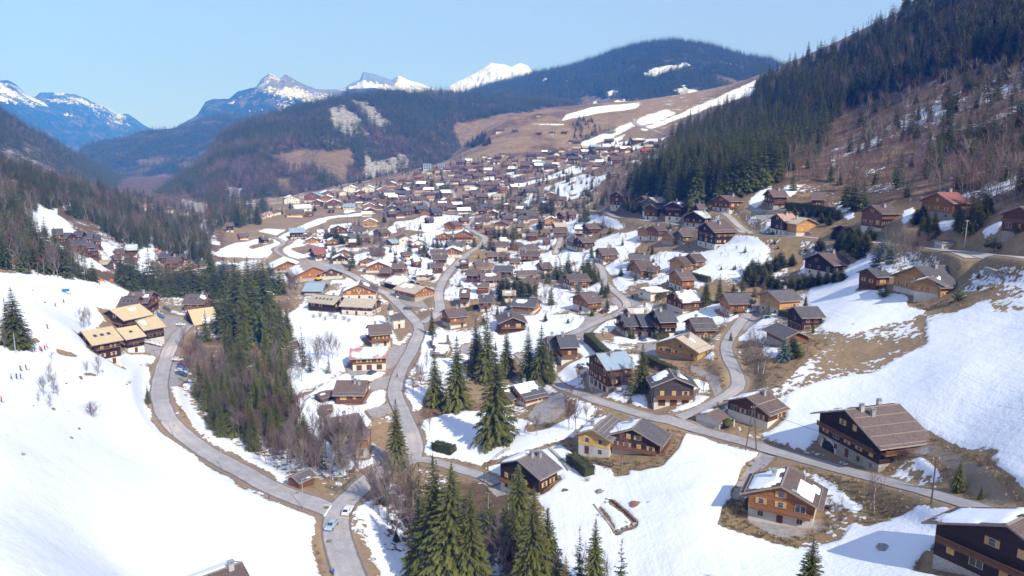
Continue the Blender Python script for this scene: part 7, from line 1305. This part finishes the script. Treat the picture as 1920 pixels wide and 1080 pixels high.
    # chair lift
    def pylon(x, y, hm, lab):
        P = h1(x, y); e = empty('lift_pylon', P, R(35), lab, 'lift pylon'); b = MB(); b.tube((0, 0, -1), (0, 0, hm), .55, .35, 8); b.put('mast', [M_METAL], e); b = MB(); b.box(-3.4, 3.4, -.25, .25, hm, hm + .5); b.put('crossarm', [M_METAL], e); b = MB(); [b.box(q - .2, q + .2, -1.8, 1.8, hm - .5, hm - .1) for q in (-3.2, 3.2)]; b.put('sheave_train', [M_DARK], e); return P + Vector((0, 0, hm))
    a = pylon(1492,124,18,'chairlift pylon on the snowy shoulder against the sky'); c = pylon(1242,206,15,'chairlift pylon above the far snow slope'); d = pylon(1038,262,22,'tall thin lift pylon on the far brown meadow'); pylon(868,314,22,'lift pylon beyond the far village')
    wire(a, c, 'chairlift cable running down the snowy shoulder', 8, .09, 'lift_cable')
    # blue-framed modern building, far centre
    for x, y, w_, h, lab in [(801,318,13,9,'tall pale block with blue glazed frame in the far village'),(828,316,11,7,'lower pale block with blue glazed frame right of the taller one')]:
        P = h1(x, y); e = empty('apartment_building', P, R(5), lab, 'building'); b = MB(); b.box(-w_/2, w_/2, -6, 6, -3, h); b.put('wall', [BASE['w']], e); b = MB(); b.box(-w_/2-.6, w_/2+.6, -6.6, 6.6, h, h+.5); b.put('roof', [ROOF['m']], e)
        for i in range(3):
            for j in range(3): b = MB(); b.box(-w_*.13, w_*.13, -.1, .1, 0, h*.22); b.put('window', [M_BLUE], e, loc=((i-1)*w_*.31, -6.1, .8+j*h*.31))
    # road markings: stop line, yellow zigzags, manhole covers
    def strip(px, w_, lab, mat, name, kind='structure'):
        P, g = hit([p[0] for p in px], [p[1] for p in px]); L = [Vector(p) for p in P]; b = MB()
        for a, c in zip(L[:-1], L[1:]):
            n = max(1, int((c - a).length / 1.2)); sd = Vector((-(c - a).y, (c - a).x, 0)).normalized() * w_ / 2
            for i in range(n):
                p, q = a.lerp(c, i / n), a.lerp(c, (i + 1) / n); v = []
                for pp in (p - sd, q - sd, q + sd, p + sd): v.append((pp.x, pp.y, float(ground_z(pp.x, pp.y)) + .215))
                b.poly(v)
        b.put(name, [mat], kind=kind)
    ylw = mat_plain('faded_yellow_marking', (.55, .42, .16), .2, 3); wht = mat_plain('worn_white_marking', (.68, .66, .64), .15, 3)
    strip([(608,948),(622,949)], .3, '', wht, 'road_marking'); strip([(621,950),(614,960),(608,970)], .5, '', wht, 'road_marking')
    for a, c in [((622,972),(655,975)),((620,985),(652,992)),((636,1002),(655,992)),((640,996),(650,1000)),((650,940),(660,946))]: strip([a, c], .18, '', ylw, 'road_marking')
    for x, y in ((617,1016),(612,953),(620,939)): P = h1(x, y); b = MB(); b.box(-.6, .6, -.6, .6, .16, .225); put('manhole_cover', b.mesh('manhole_cover', [mat_plain('cast_iron', (.2, .15, .13))]), loc=P, label={1016: 'large square drain cover on the road below the junction', 953: 'drain cover left of the white stop line', 939: 'drain cover above the white stop line'}[y], cat='drain cover')

def build_haze(density, colour):
    b = MB(); b.box(-9000, 9000, -60, 14500, -900, 2700)
    m = bpy.data.materials.new('thin_mountain_haze'); m.use_nodes = True; t = m.node_tree; t.nodes.clear()
    v = t.nodes.new('ShaderNodeVolumePrincipled'); v.inputs['Density'].default_value = density; v.inputs['Color'].default_value = (*colour, 1); v.inputs['Anisotropy'].default_value = -.35; v.inputs['Absorption Color'].default_value = (1, 1, 1, 1)
    o = t.nodes.new('ShaderNodeOutputMaterial'); t.links.new(v.outputs[0], o.inputs['Volume'])
    b.put('haze', [m], kind='stuff')
build_ground(); build_roads()
place_trees()
for c_ in CARS:
    if c_[5] != 'x': car(*c_)
people(); small_things()
far_forests()
NW = list(near_woods()); byname = {}
for name, P, h, K, m in NW: byname.setdefault(name, []).append((P, h, K))
for name, L in byname.items():
    P = np.concatenate([l[0] for l in L]); h = np.concatenate([l[1] for l in L]); K = np.concatenate([l[2] for l in L])
    stuff_forest(name, P - [0, 0, .3], h, h, K, MD + BL)
village_growth(); tufts()
build_haze(1.25e-4, (.04, .26, 1.0))
